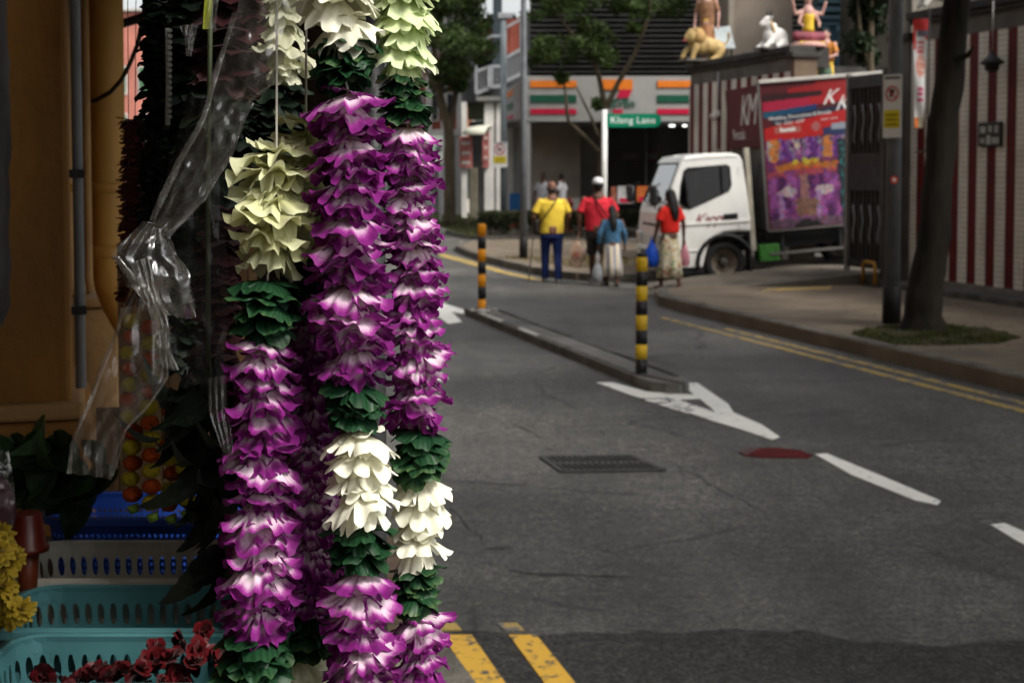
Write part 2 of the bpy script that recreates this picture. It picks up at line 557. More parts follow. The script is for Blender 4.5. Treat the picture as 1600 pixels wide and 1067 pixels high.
def kerb_run(parent, pts, side, w, h, step, mats, z0=-.05, gap=.006):
    """kerb stones one by one along pts; side=+1 puts the stone to the left of the direction of travel"""
    ps = resample([(p[0], p[1], 0) for p in pts], step)
    def nrm(i):
        a = ps[max(i - 1, 0)]; b = ps[min(i + 1, len(ps) - 1)]
        t = (b - a).normalized()
        return Vector((-t.y, t.x, 0)) * side
    for i in range(len(ps) - 1):
        a, b = ps[i], ps[i + 1]
        t = (b - a).normalized()
        na, nb = nrm(i), nrm(i + 1)
        j = random.uniform(-.006, .006)
        a2, b2 = a + t * gap, b - t * gap
        c = .018
        vs = []
        for p, n in ((a2, na), (b2, nb)):
            vs += [p + Vector((0, 0, z0)), p + n * .012 + Vector((0, 0, h - c + j)), p + n * (.012 + c) + Vector((0, 0, h + j)), p + n * w + Vector((0, 0, h + j)), p + n * w + Vector((0, 0, z0))]
        fs = [(0, 1, 2, 3, 4), (9, 8, 7, 6, 5)] + [(k, (k + 1) % 5, 5 + (k + 1) % 5, 5 + k) for k in range(5)]
        m = mats[0] if len(mats) == 1 else random.choices(mats, weights=[3] + [1] * (len(mats) - 1))[0]
        MB().add(vs, fs).build('kerb_stone', m, parent)

# temple side
TW0 = Vector((6.8, 19.0, 0))
def W(t, off=0, z=0):
    return TW0 + U * t + NR * off + Vector((0, 0, z))

kA, kB = gnd(1036, 481), gnd(1600, 617)
kd = (kB - kA).normalized()
kend = kB + kd * 9
right_kerb = [gnd(1250, 447, .15) , gnd(1120, 449, .12), gnd(1050, 453, .1), gnd(1028, 459, .05), gnd(1023, 468), gnd(1030, 478), kA + kd * .8, kB, kend]
pave = plate('pavement', [p - Vector((0, 0, 0)) for p in right_kerb[:-1]] + [kend, kend + Vector((6, 1.5, 0)), W(-6, .2), W(3.3, .2)], -.05, .138, concrete)
kerb_run(pave, right_kerb[3:], 1, .15, .155, .92, [concrete_kerb])
plate('wall_apron', [W(-6, .55), W(-6, .02), W(2.62, .02), W(2.62, .55)], .1, .22, kerb_dark)

# driveway ramp through the gate
g = MB()
dw = [gnd(1010, 474), gnd(1085, 437)]
a0, a1 = Vector((1.95, 21.2, .006)), Vector((2.3, 25.6, .006))
b0, b1 = W(3.0, .6, .30), W(7.2, .6, .30)
c0, c1 = W(3.0, -8, .34), W(7.2, -8, .34)
dn = lambda p: Vector((p.x, p.y, -.05))
g.add([a0, a1, b1, b0, c0, c1] + [dn(p) for p in (a0, a1, b1, b0, c0, c1)], [(0, 3, 2, 1), (3, 4, 5, 2), (0, 6, 9, 3), (3, 9, 10, 4), (1, 2, 8, 7), (2, 5, 11, 8), (0, 1, 7, 6)])
tag(g.build('driveway', M('driveway_concrete', (.11, .095, .075), .8, .3, 1.5, .5, 50, dirt=((.03, .03, .028), .9, 1.5))), kind='structure')

# pavement on the far side of the driveway
fk = [gnd(*p) for p in ((1100, 439), (1000, 441), (900, 438), (862, 432), (800, 418), (762, 408), (738, 400), (722, 393), (722, 388), (745, 384), (800, 381))]
fpave = plate('far_pavement', fk + [gnd(900, 381), gnd(1030, 385), gnd(1160, 395), W(7.6, .1)], -.05, .118, concrete)
kerb_run(fpave, fk, 1, .15, .135, .95, [concrete_kerb, kerb_dark])
# grass verge and forecourt across the lane
vk = [gnd(*p) for p in ((1130, 383), (1000, 380), (860, 377), (750, 375), (715, 369), (690, 362), (640, 352))]
verge = plate('grass_verge', vk + [gnd(600, 340), gnd(720, 336), gnd(860, 344), gnd(1130, 352)], -.05, .10, soil)
kerb_run(verge, vk, 1, .16, .12, 1.3, [concrete_kerb, kerb_pale])
plate('forecourt', [gnd(500, 332), gnd(600, 339), gnd(720, 335.5), gnd(860, 343.5), gnd(1130, 351.5), gnd(1500, 365), Vector((60, 80, 0)), Vector((-30, 140, 0))], -.05, .09, M('forecourt_paving', (.30, .27, .23), .8, .25, 1, .3, 40))

# traffic island
i0, i1 = gnd(1000, 606), gnd(728, 493)
idir = (i1 - i0).normalized(); ino = Vector((idir.y, -idir.x, 0))
iw = .40
near = [i0 + ino * iw * .5 + Vector((math.cos(a) * 0, 0, 0)) for a in (0,)]
tip = []
cen = i0 + ino * iw / 2
for k in range(7):
    a = PI * k / 6
    tip.append(cen + ino * (iw / 2 * math.cos(a)) - idir * (.42 * math.sin(a)))
cen2 = i1 + ino * iw / 2
tip2 = []
for k in range(7):
    a = PI * k / 6
    tip2.append(cen2 - ino * (iw / 2 * math.cos(a)) + idir * (.42 * math.sin(a)))
outl = tip + tip2
isl = plate('traffic_island', outl, -.05, .086, M('island_top', (.13, .125, .115), .85, .35, 3, .5, 50))
loop = [outl[-1]] + outl[:]
kerb_run(isl, [tip[3], tip[4], tip[5], tip[6]] + [i0.lerp(i1, k / 8) for k in range(1, 9)] + tip2[1:] + [cen2 + ino * iw / 2 - idir * k for k in range(1, 6)] + tip[:4], -1, .07, .100, .75, [kerb_dark, kerb_dark, kerb_pale])

# painted markings
def mark(name, px, mat, z=.0045):
    ps = [gnd(*p) for p in px]
    o = MB().prism([(p.x, p.y) for p in ps], -.01, z).build(name, mat)
    return tag(o, kind='structure')

mark('lane_marking', [(932, 598), (958, 598), (1010, 612), (1085, 617), (1110, 622), (1022, 627), (990, 619)], white_paint)
mark('lane_marking', [(1060, 599), (1090, 599), (1138, 632), (1146, 645), (1120, 646), (1098, 627)], white_paint, .0052)
mark('lane_marking', [(1075, 644), (1090, 641), (1120, 648), (1146, 645), (1190, 664), (1218, 683), (1205, 687), (1160, 672), (1110, 657)], white_paint, .0058)
mark('lane_marking', [(1000, 623), (1050, 622), (1092, 636), (1130, 648), (1100, 652), (1060, 642)], paint_mat('flaked_white_paint', (.80, .79, .73), (.07, .068, .063), .50, 9), .0049)
mark('lane_marking', [(1274, 710), (1292, 709), (1380, 745), (1470, 783), (1464, 789), (1430, 782), (1330, 742)], white_paint)
mark('lane_marking', [(1548, 820), (1570, 818), (1625, 842), (1640, 870), (1590, 846)], white_paint)
mark('lane_marking', [(650, 463), (690, 473), (735, 488), (728, 492), (705, 487), (722, 503), (700, 506), (668, 483), (640, 470)], white_paint)
mark('lane_marking', [(718, 378), (735, 378), (760, 390), (748, 392)], white_paint)
mark('lane_marking', [(640, 575), (690, 583), (701, 592), (690, 596), (640, 590)], white_paint)
for x0, x1, xb0, xb1 in ((690, 737, 788, 836), (795, 838, 897, 945)):
    mark('yellow_line', [(x0, 994), (x1, 994), (xb0, 1067), (xb0 + 60, 1160), (xb0 + 2, 1160), (xb0 - 48, 1067)], yellow_paint, .0085)
mark('yellow_line', [(678, 974), (712, 974), (722, 985), (688, 985)], yellow_old)
mark('yellow_line', [(775, 974), (808, 974), (820, 986), (790, 986)], yellow_old)
for o0, o1 in ((.24, .33), (.47, .56)):
    nn = Vector((-kd.y, kd.x, 0))
    if nn.x > 0: nn = -nn
    s0, s1 = kA + kd * (1.2 if o0 > .4 else 2.6), kend
    tag(MB().prism([(p.x, p.y) for p in (s0 + nn * o0, s1 + nn * o0, s1 + nn * o1, s0 + nn * o1)], -.01, .0045).build('yellow_line', yellow_old), kind='structure')
# seams and cracks in the carriageway, filled with grime
grime = M('crack_grime', (.045, .043, .040), .9, .4, 20)
def crack(px, w, seed):
    rnd = random.Random(seed)
    ps = resample([gnd(*p) for p in px], .07)
    lft, rgt = [], []
    for i, p in enumerate(ps):
        a = ps[max(i - 1, 0)]; b = ps[min(i + 1, len(ps) - 1)]
        tt = (b - a).normalized(); nn = Vector((-tt.y, tt.x, 0))
        f = math.sin(PI * i / max(len(ps) - 1, 1)) ** .5
        j = nn * (noise.noise(p * 5 + Vector((seed, 0, 0))) * .035)
        ww = w * .75 * f * (.25 + .9 * rnd.random()) + .0005
        lft.append(p + j + nn * ww); rgt.append(p + j - nn * ww)
    n = len(ps)
    mb = MB()
    mb.add([(p.x, p.y, .0032) for p in lft + rgt], [(i, i + 1, n + i + 1, n + i) for i in range(n - 1)])
    return tag(mb.build('road_crack', grime, fix=False), kind='structure')
for k, (px, w) in enumerate((([(700, 757), (780, 756), (858, 759)], .010), ([(700, 790), (722, 815), (760, 852)], .008), ([(752, 855), (830, 857)], .012), ([(790, 890), (835, 897), (885, 898), (960, 902), (1000, 905)], .028),
                            ([(925, 852), (960, 868)], .010), ([(800, 662), (822, 672), (845, 686)], .012), ([(850, 700), (876, 706)], .010), ([(935, 672), (955, 682)], .016), ([(1040, 718), (1075, 735), (1130, 770), (1210, 808)], .007),
                            ([(900, 650), (1000, 651), (1060, 646)], .008), ([(700, 545), (800, 546), (880, 548)], .006), ([(1100, 985), (1180, 987), (1250, 985)], .012), ([(960, 985), (1060, 986)], .008))):
    crack(px, w, k)
o = MB().prism([(p.x, p.y) for p in [gnd(*q, .14) for q in ((1188, 455), (1200, 451), (1300, 447), (1298, 452))]], .10, .1425).build('yellow_line', yellow_old); tag(o, kind='structure')
o = MB().prism([(p.x, p.y) for p in [gnd(*q) for q in ((690, 396), (740, 409), (790, 424), (850, 438), (843, 440), (775, 425), (735, 414), (685, 400))]], -.01, .0045).build('yellow_line', yellow_old); tag(o, kind='structure')

# drain grating in the carriageway
iron = M('cast_iron', (.05, .048, .045), .55, .3, 12, .4, 80, metal=.3)
gc = [gnd(846, 715), gnd(985, 713), gnd(1038, 736), gnd(878, 738)]
gt = thing('drain_grating', 'black cast iron drain grating set in the asphalt', 'grating', (gc[0] + gc[2]) / 2)
lo = gt.location
def gl(u, v): return (gc[0].lerp(gc[1], u)).lerp(gc[3].lerp(gc[2], u), v) - lo
for (ua, va, ub, vb) in ((0, 0, 1, 0), (0, 1, 1, 1), (0, 0, 0, 1), (1, 0, 1, 1), (0, .5, 1, .5)):
    a, b = gl(ua, va), gl(ub, vb)
    MB().bar(a + Vector((0, 0, .003)), b + Vector((0, 0, .003)), .035, .02).build('frame_bar', iron, gt)
for k in range(1, 16):
    a, b = gl(k / 16, .03), gl(k / 16, .97)
    MB().bar(a + Vector((0, 0, .001)), b + Vector((0, 0, .003)), .016, .022).build('grate_bar', iron, gt)
MB().prism([(p.x, p.y) for p in (gl(0, 0), gl(1, 0), gl(1, 1), gl(0, 1))], -.02, .0035).build('painted_sump_shade', M('painted_hollow_black', (.006, .006, .006), .9), gt)  # flat black plate painted as the dark hollow under the bars

# flat red scrap by the dashed line
rs = [gnd(*p) for p in ((1155, 708), (1170, 702), (1210, 700), (1250, 704), (1270, 712), (1262, 716), (1200, 716), (1165, 713))]
c = sum(rs, Vector()) / len(rs)
t = thing('flattened_carton', 'flattened dark red carton lying on the asphalt beside the dashed line', 'litter', c)
MB().prism([(p.x - c.x, p.y - c.y) for p in rs], -.005, .006).build('panel', M('red_card', (.075, .003, .003), .7, .5, 9, spec=.1, dirt=((.02, .004, .004), .95, 14)), t)
q = [p - c for p in rs]
MB().prism([(p.x, p.y) for p in (q[0], q[1], q[1].lerp(q[2], .5), q[7])], .0062, .009).build('folded_flap', M('red_card_dark', (.05, .012, .012), .5, .4, 9), t)

# ---------------------------------------------------------------- temple wall, gate
tile_white = M('white_wall_tile', (.60, .57, .50), .7, .12, 3, dirt=((.2, .17, .13), .7, 1.6))
tile_red = M('oxblood_wall_tile', (.10, .008, .008), .75, .2, 3, dirt=((.05, .012, .01), .7, 1.6))
grey_render = M('grey_render', (.11, .10, .09), .8, .3, 2, .4, 40, dirt=((.05, .045, .04), .8, 2))
for tm, rows in ((tile_white, 14), (tile_red, 14)):          # tile courses: fine joints in the relief and colour
    nt = tm.node_tree; N = nt.nodes; L = nt.links
    b = N['Principled BSDF']
    tc = N.new('ShaderNodeTexCoord'); sx = N.new('ShaderNodeSeparateXYZ'); L.new(tc.outputs['Object'], sx.inputs[0])
    mu = N.new('ShaderNodeMath'); mu.operation = 'MULTIPLY'; mu.inputs[1].default_value = rows; L.new(sx.outputs[2], mu.inputs[0])
    fr = N.new('ShaderNodeMath'); fr.operation = 'FRACT'; L.new(mu.outputs[0], fr.inputs[0])
    lt = N.new('ShaderNodeMath'); lt.operation = 'LESS_THAN'; lt.inputs[1].default_value = .12; L.new(fr.outputs[0], lt.inputs[0])
    src = b.inputs['Base Color'].links[0].from_socket
    mx = N.new('ShaderNodeMix'); mx.data_type = 'RGBA'; mx.blend_type = 'MULTIPLY'
    L.new(lt.outputs[0], mx.inputs[0]); L.new(src, mx.inputs[6]); mx.inputs[7].default_value = (.5, .47, .42, 1)
    L.new(mx.outputs[2], b.inputs['Base Color'])
    bp = N.new('ShaderNodeBump'); bp.invert = True; bp.inputs['Strength'].default_value = .6; bp.inputs['Distance'].default_value = .01
    L.new(lt.outputs[0], bp.inputs['Height']); L.new(bp.outputs[0], b.inputs['Normal'])

def striped_wall(label, t0, t1, first, cap_mat, ht=3.8):
    root = thing('boundary_wall', label, 'wall', W(t0), RZ)
    ln = t1 - t0                                   # local +Y runs along the street, -X faces it
    MB().bx(0.0, .25, 0, ln, 0, ht + .26).build('core', grey_render, root)
    MB().bx(-.06, 0, 0, ln, .05, .29).build('plinth', M('plinth_render', (.15, .14, .125), .85, .3, 3, .5, 40), root)
    y = 0; red = first; 
    while y < ln - .02:
        w = .205 if red else .225
        y2 = min(y + w, ln)
        MB().bx(-.030 if red else -.034, -.002, y + .003, y2 - .003, .29, ht).build('stripe', tile_red if red else tile_white, root)
        y = y2; red = not red
    MB().bx(-.06, .36, -.05, ln + .05, ht + .26, ht + .33).build('coping', cap_mat, root, bevel=.01)
    MB().bx(-.10, .42, -.08, ln + .08, ht + .33, ht + .45).build('ledge', cap_mat, root, bevel=.015)
    return root

cap_dark = M('dark_coping', (.035, .033, .03), .8, .4, 3, .4, 30)
wn_ = striped_wall('near stretch of red and white striped temple wall behind the leaning tree', -5.5, 2.62, True, cap_dark)
wf_ = striped_wall('far stretch of red and white striped temple wall behind the white cab', 6.45, 10.8, False, cap_dark, 3.62)
# the wall turns the corner at its far end
rw = thing('return_wall', 'grey return wall at the far corner of the temple yard', 'wall', W(10.8), RZ)
MB().bx(.25, 9, -.25, -.002, 0, 3.86).build('core', grey_render, rw)
MB().bx(.42, 9, -.3, .05, 3.87, 4.06).build('coping', cap_dark, rw)
# conduits and lamp brackets on the far stretch
steel = M('galvanised_steel', (.13, .14, .15), .6, .2, 8, .15, 60, metal=.2, dirt=((.12, .1, .08), .6, 6))
steel_dark = M('dark_steel', (.035, .035, .036), .5, .3, 8, .2, 60, metal=.4)
pipe = M('grey_pvc', (.30, .30, .29), .5, .15, 5)
t = thing('wall_conduit', 'thin grey conduit with a white lamp running down the far striped wall', 'pipe', W(9.35, .06), RZ)
MB().tube([(0, 0, 3.05), (0, 0, 3.8)], .022).build('pipe', pipe, t)
MB().bx(-.10, .02, -.07, .07, 2.93, 3.05).build('lamp_housing', M('offwhite_plastic', (.6, .58, .52), .5), t, bevel=.02)
MB().tube([(-.05, 0, 2.96), (-.12, .0, 2.90)], [.06, .085], 12).build('lamp_head', M('offwhite_plastic', (.6, .58, .52), .5), t)

# gate: pillars, one leaf drawn half across
for lab, tt in (('dark grey gate pillar next to the street lamp', 2.9), ('dark grey gate pillar behind the maroon truck box', 6.34)):
    t = thing('gate_pillar', lab, 'pillar', W(tt), RZ)
    hw_ = .25 if tt < 4 else .07
    MB().bx(-.05, .4, -hw_, hw_, 0, 3.85).build('shaft', grey_render if tt < 4 else M('brown_post', (.12, .085, .055), .7, .3, 3), t, bevel=.01)
    MB().bx(-.12, .47, -hw_ - .05, hw_ + .05, 3.85, 3.95).build('cap', cap_dark, t, bevel=.015)
gate = thing('gate_leaf', 'tall dark steel gate leaf drawn across the back of the truck', 'gate', W(2.68, .42, .30), RZ)
gw, gh = 1.12, 3.1
steel_brown = M('brown_grey_steel', (.06, .052, .046), .5, .25, 6, .2, 60, metal=.3)
MB().bx(-.04, .04, gw - .075, gw, 0, gh).build('stile', M('pale_gate_stile', (.20, .19, .175), .5, .2, 6, metal=.3), gate, bevel=.006)
MB().bx(-.035, .035, 0, .07, 0, gh).build('stile', steel_brown, gate, bevel=.006)
for z0, z1 in ((.08, .2), (1.28, 1.85), (2.86, 3.05)):
    MB().bx(-.03, .03, .07, gw - .075, z0, z1).build('rail', steel_dark, gate)
MB().bx(.031, .036, .07, gw - .075, .2, 2.86).build('backing_sheet', M('gate_sheet', (.012, .011, .010), .6, .3, 4), gate)
n = 8
for k in range(n):
    y = .07 + (gw - .145) * (k + .5) / n
    MB().bx(-.014, .014, y - .014, y + .014, .2, 1.28).build('bar', steel_brown, gate)
    MB().bx(-.014, .014, y - .014, y + .014, 1.85, 2.86).build('bar', steel_brown, gate)
    if k % 2 == 0:
        pts = [(-.02, y + .03 * math.sin(a * 1.3), 2.0 + .10 * a) for a in range(7)]
        MB().tube(pts, .011, 5).build('scroll', pipe, gate)
        pts = [(-.02, y + .03 * math.sin(a * 1.3), .45 + .10 * a) for a in range(7)]
        MB().tube(pts, .011, 5).build('scroll', pipe, gate)
# amber guard at the gate foot
t = thing('gate_guard', 'small orange yellow steel guard at the foot of the gate', 'guard', W(2.60, .62, .14), RZ)
MB().tube([(0, 0, 0), (0, 0, .30), (0, .05, .36), (0, .29, .36), (0, .34, .30), (0, .34, .02)], .028, 8).build('hoop', M('amber_steel', (.32, .16, .02), .5, .3, 9), t)
MB().bx(-.05, .05, -.06, .40, 0, .02).build('foot_plate', steel_dark, t)

# things on the near stretch: pendant lantern, letter box
t = thing('wall_lantern', 'dark hanging lantern on a cable in front of the near striped wall', 'lantern', at(1550, 100, 19.2))
MB().tube([(0, 0, .18), (0.02, .05, .85)], .008, 5).build('cable', pipe, t)
MB().lathe([(.02, .18), (.04, .12), (.06, .10), (.15, .03), (.16, 0), (.10, -.02), (.09, -.09), (.05, -.11)], 14).build('shade', steel_dark, t)
MB().tube([(0, 0, .1), (.06, .35, .14)], .014, 6).build('bracket', steel_dark, t)
t = thing('letter_panel', 'small dark notice panel with pale printing on the near striped wall', 'panel', W(.62, .045, 2.38), RZ)
MB().bx(-.03, 0, -.26, .26, -.17, .17).build('board', M('panel_black', (.02, .02, .02), .5), t, bevel=.008)
wp = M('panel_print', (.32, .32, .30), .6)
for (y0, y1, z0, z1) in ((-.2, -.12, .02, .12), (-.06, .02, .03, .12), (.08, .2, .02, .11), (-.22, -.06, -.13, -.04), (-.03, .06, -.14, -.01), (.1, .2, -.12, -.05)):
    MB().bx(-.034, -.031, y0, y1, z0, z1).build('printed_mark', wp, t)

# vertical banner on its pole
t = thing('vertical_banner', 'tall narrow white and red banner hanging beside the leaning tree', 'banner', at(1436, 200, 19.3))
bz = t.location.z
top = at(1447, 30, 19.3).z - bz
Lb = top
def bcol(u, v):
    c = (.62, .62, .62)
    if v > .92 - .12 * u or (u < .22 and v > .72): c = (.5, .03, .03)
    if .84 < v < .90 and u > .25: c = (.12, .12, .16)
    if abs(math.hypot((u - .55) * .55, (v - .57) * 2.2) ) < .23 and (math.sin(u * 34) * math.sin(v * 80) > -.25): c = (.55, .12, .04)
    for q in (.78, .74, .70): 
        if abs(v - q) < .012 and .25 < u < .8: c = (.5, .06, .08)
    for q in (.36, .31, .26): 
        if abs(v - q) < .016 and .3 < u < .85: c = (.45, .05, .14)
    if v < .10: c = (.62, .16, .02) if u < .5 else (.5, .5, .38)
    return c
nb_u, nb_v = 16, 90
mb = MB().grid(nb_u, nb_v, lambda u, v: ((u - .5) * .20 * (.55 + .45 * v), .02 * math.sin(v * 9 + u * 3), v * Lb))
me_o = mb.build('cloth', attr_mat('banner_print', .7), t, fix=False)
ca = me_o.data.color_attributes.new('pigment', 'FLOAT_COLOR', 'POINT')
for j in range(nb_v + 1):
    for i in range(nb_u + 1):
        ca.data[j * (nb_u + 1) + i].color = (*bcol(i / nb_u, j / nb_v), 1)
MB().tube([(.12, .03, -.3), (.13, .03, Lb + .15)], .012, 6).build('pole', steel_dark, t)
MB().tube([(-.10, .02, Lb + .005), (.13, .03, Lb + .005)], .008, 6).build('cross_bar', steel_dark, t)
MB().tube([(.12, .03, -.3), (.12, .3, -.32), (.1, .5, -.32)], .012, 6).build('wall_bracket', steel_dark, t)
# ---------------------------------------------------------------- foliage helpers
def leaf_cloud(center_fn, n, size, name, mat, parent, seed=1, flat=.5):
    rnd = random.Random(seed)
    mb = MB()
    for k in range(n):
        p = center_fn(rnd)
        q = Quaternion((rnd.gauss(0, 1), rnd.gauss(0, 1), rnd.gauss(0, 1), rnd.gauss(0, 1))).normalized()
        s = size * rnd.uniform(.6, 1.35)
        a = q @ Vector((s, 0, 0)); b = q @ Vector((0, s * .42, 0)); c = q @ Vector((0, 0, s * .14))
        mb.add([p - a, p - b + c, p + a * .1 - c * .3, p + b + c, p + a], [(0, 1, 2), (1, 4, 2), (2, 4, 3), (0, 2, 3)])
    o = mb.build(name, mat, parent, fix=False)
    return o

def clumps(rnd, cs):
    c, rx, ry, rz = cs[rnd.randrange(len(cs))]
    while True:
        v = Vector((rnd.uniform(-1, 1), rnd.uniform(-1, 1), rnd.uniform(-1, 1)))
        if v.length < 1 and (v.length > .35 or rnd.random() < .3):
            break
    return Vector((c[0] + v.x * rx, c[1] + v.y * ry, c[2] + v.z * rz))

leaf_green = M('tree_leaf', (.035, .060, .012), .6, .5, 3, trans=.3)
leaf_dark = M('dark_leaf', (.014, .026, .009), .5, .5, 4, trans=.2)
hedge_green = M('hedge_leaf', (.03, .036, .013), .6, .5, 4, trans=.2)
grass_green = M('grass_blade', (.055, .065, .016), .7, .5, 5, trans=.2)
bark = M('bark', (.07, .055, .034), .9, .4, 6, 1.0, 22, stretch=(1, 1, .3), dirt=((.03, .028, .018), .8, 5))
bark_dark = M('dark_bark', (.016, .013, .009), .95, .6, 5, 1.0, 14, stretch=(1, 1, .25), dirt=((.012, .011, .008), .9, 4))

def grass_patch(name, label, pts, n, h, z, mat, seed=3):
    rnd = random.Random(seed)
    xs = [p.x for p in pts]; ys = [p.y for p in pts]
    def inside(x, y):
        c = False; j = len(pts) - 1
        for i in range(len(pts)):
            if (pts[i].y > y) != (pts[j].y > y) and x < (pts[j].x - pts[i].x) * (y - pts[i].y) / (pts[j].y - pts[i].y) + pts[i].x: c = not c
            j = i
        return c
    mb = MB(); k = 0
    while k < n:
        x, y = rnd.uniform(min(xs), max(xs)), rnd.uniform(min(ys), max(ys))
        if not inside(x, y): continue
        k += 1
        hh = h * rnd.uniform(.4, 1.2) * (.5 + noise.noise((x * 3, y * 3, 1)) )
        hh = max(hh, .01)
        a = rnd.uniform(0, 2 * PI); w = .006 + hh * .07
        dx, dy = math.cos(a) * w, math.sin(a) * w
        lx, ly = rnd.gauss(0, .4) * hh, rnd.gauss(0, .4) * hh
        mb.add([(x - dx, y - dy, z), (x + dx, y + dy, z), (x + lx * .4 + dx * .6, y + ly * .4 + dy * .6, z + hh * .6), (x + lx, y + ly, z + hh)], [(0, 1, 2), (0, 2, 3)])
    return tag(mb.build(name, mat, fix=False), label, 'grass', kind='stuff')

# ---------------------------------------------------------------- convenience store across the lane
fascia_white = M('fascia_white', (.31, .31, .30), .45, .1, 2, dirt=((.3, .28, .25), .5, 1.5))
c_orange = M('sign_orange', (.70, .19, .02), .45, .08)
c_green = M('sign_green', (.012, .085, .05), .45, .1)
c_red = M('sign_red', (.48, .012, .05), .45, .08)
wall_white = M('painted_white_wall', (.48, .47, .44), .7, .15, 1.5, .15, 30, dirt=((.22, .2, .17), .6, 1.4))
dark_clad = M('charcoal_cladding', (.022, .022, .022), .55, .3, 1.5)
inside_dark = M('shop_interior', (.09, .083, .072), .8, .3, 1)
inside_brown = M('porch_render', (.33, .295, .25), .8, .2, 1.2)
lampglow = M('ceiling_lamp_glow', (1, .97, .9), .5, 0, emit=5)
YS = 42.0
store = thing('convenience_store', 'corner store with white fascia striped orange, green and red under dark louvres', 'store', (at(822, 300, YS).x, YS, 0.09))
sx, sz = store.location.x, .09
def sl_(x, y, Y=YS):
    p = at(x, y, Y); return (p.x - sx, p.z - sz)
zt, zb = sl_(822, 119)[1], sl_(822, 190)[1]
XR = 9.0
MB().bx(.0, XR, .02, .5, zb, zt).build('fascia', fascia_white, store)
# side fascia runs back along the lane
sd = Vector((-.62, 7.0, 0))
def side(f, z0, z1, th=.03, off=0):
    a = Vector((-off, .021, 0)) + sd * f[0]; b = Vector((-off, .021, 0)) + sd * f[1]
    return [(a.x, a.y, z0), (b.x, b.y, z0), (b.x + th, b.y, z0), (a.x + th, a.y, z0), (a.x, a.y, z1), (b.x, b.y, z1), (b.x + th, b.y, z1), (a.x + th, a.y, z1)]
HEX = [(0, 1, 2, 3), (4, 7, 6, 5), (0, 4, 5, 1), (1, 5, 6, 2), (2, 6, 7, 3), (3, 7, 4, 0)]
MB().add(side((0, 1), zb, zt, .4), HEX).build('side_fascia', fascia_white, store)
hh = zt - zb
for (m, a, b) in ((c_orange, .78, .94), (c_green, .42, .60), (c_red, .14, .27)):
    for x0, x1 in (((0.12), sl_(901, 0)[0]), (sl_(1028, 0)[0], sl_(1130, 0)[0])):
        MB().bx(x0, x1, -.012, .02, zb + hh * a * .92 + .04, zb + hh * b * .92 + .04).build('fascia_stripe', m, store)
    MB().add(side((.62, .98), zb + hh * a * .92 + .04, zb + hh * b * .92 + .04, .02, .02), HEX).build('side_stripe', m, store)
# the big numeral with its lettering
nx = sl_(965, 0)[0]
def npoly(pts, m, name, dy=0):
    MB().prism([(nx + a, zb + hh * b) for a, b in pts], -.02 - dy, .019, axis='y').build(name, m, store)
npoly([(-.45, .70), (.45, .70), (.45, .92), (-.45, .92)], c_orange, 'numeral_bar')
npoly([(.10, .70), (.45, .70), (.33, .52), (-.02, .52)], c_red, 'numeral_stroke', .004)
npoly([(-.14, .06), (.14, .06), (.17, .26), (-.12, .26)], c_red, 'numeral_foot')
lettering('ELEVEn', .33, c_green, store, Matrix.Translation((nx + .02, -.012, zb + hh * .39)) @ Matrix.Rotation(PI / 2, 4, 'X'), name='fascia_lettering', offset=.008)
lettering('24 hours', .30, c_red, store, Matrix.Translation((-.25, 2.2, zb + hh * .5)) @ Matrix.Rotation(-PI / 2 + .09, 4, 'Z') @ Matrix.Rotation(PI / 2, 4, 'X') @ Matrix.Rotation(PI / 2, 4, 'Z'), name='side_lettering')
# upper storeys: dark louvres on a dark wall
MB().bx(.12, XR, .18, .6, zt, 12).build('upper_wall', dark_clad, store)
mb = MB()
z = zt + .1
slat_col = M('louvre_slat', (.032, .032, .031), .5, .25, 1.5)
k = 0
while z < 9.5:
    o = MB().bx(.1, XR, -.02, .14, z, z + .045)
    ob = o.build('louvre', slat_col, store)
    z += .15; k += 1
for x in (2.2, 4.4, 6.6):
    MB().bx(x, x + .07, .141, .178, zt, 9.5).build('mullion', slat_col, store)
# ground floor
MB().bx(-.15, .12, .05, .5, 0, zb).build('corner_column', M('grey_column', (.34, .34, .33), .6, .1, 1), store)
cp = sl_(797, 200, YS + 5)
MB().bx(cp[0] - .1, cp[0] + .1, 5, 5.4, 0, zb).build('column', wall_white, store)
MB().bx(cp[0] + .1, cp[0] + .5, 5.15, 5.38, 0, zb).build('side_wall', M('grey_column', (.34, .34, .33), .6, .1, 1), store)
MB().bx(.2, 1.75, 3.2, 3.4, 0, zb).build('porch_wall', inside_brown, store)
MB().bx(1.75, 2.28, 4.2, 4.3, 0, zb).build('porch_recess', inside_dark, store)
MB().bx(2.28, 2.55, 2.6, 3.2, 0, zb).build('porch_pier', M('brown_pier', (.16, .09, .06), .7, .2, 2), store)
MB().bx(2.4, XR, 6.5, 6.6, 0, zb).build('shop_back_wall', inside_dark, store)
MB().bx(-.6, XR, .51, 8, zb + .001, zb + .08).build('shop_ceiling', M('ceiling_panel', (.16, .155, .15), .8, .1), store)
MB().bx(.2, XR, .55, 8, -.03, .02).build('shop_floor', M('shop_floor_tile', (.2, .19, .18), .35, .1), store)
gx0 = sl_(950, 0)[0]
for x0, x1 in ((gx0, gx0 + 1.2), (gx0 + 1.25, gx0 + 2.45), (gx0 + 2.5, gx0 + 4.5)):
    MB().bx(x0, x1, .92, .94, .12, zb - .05).build('shop_pane', glass_mat('shop_glass', (.5, .52, .52), .05) if 'shop_glass' not in bpy.data.materials else bpy.data.materials['shop_glass'], store)
    MB().bx(x0 - .05, x0, .9, .96, 0, zb).build('shop_mullion', steel_dark, store)
for x, y in ((976, 206), (1007, 203), (1050, 203), (1071, 200)):
    p = sl_(x, y, YS + 3)
    MB().lathe([(.09, 0), (.09, .05)], 10, (p[0], 3, zb - .06)).build('ceiling_lamp', lampglow, store)
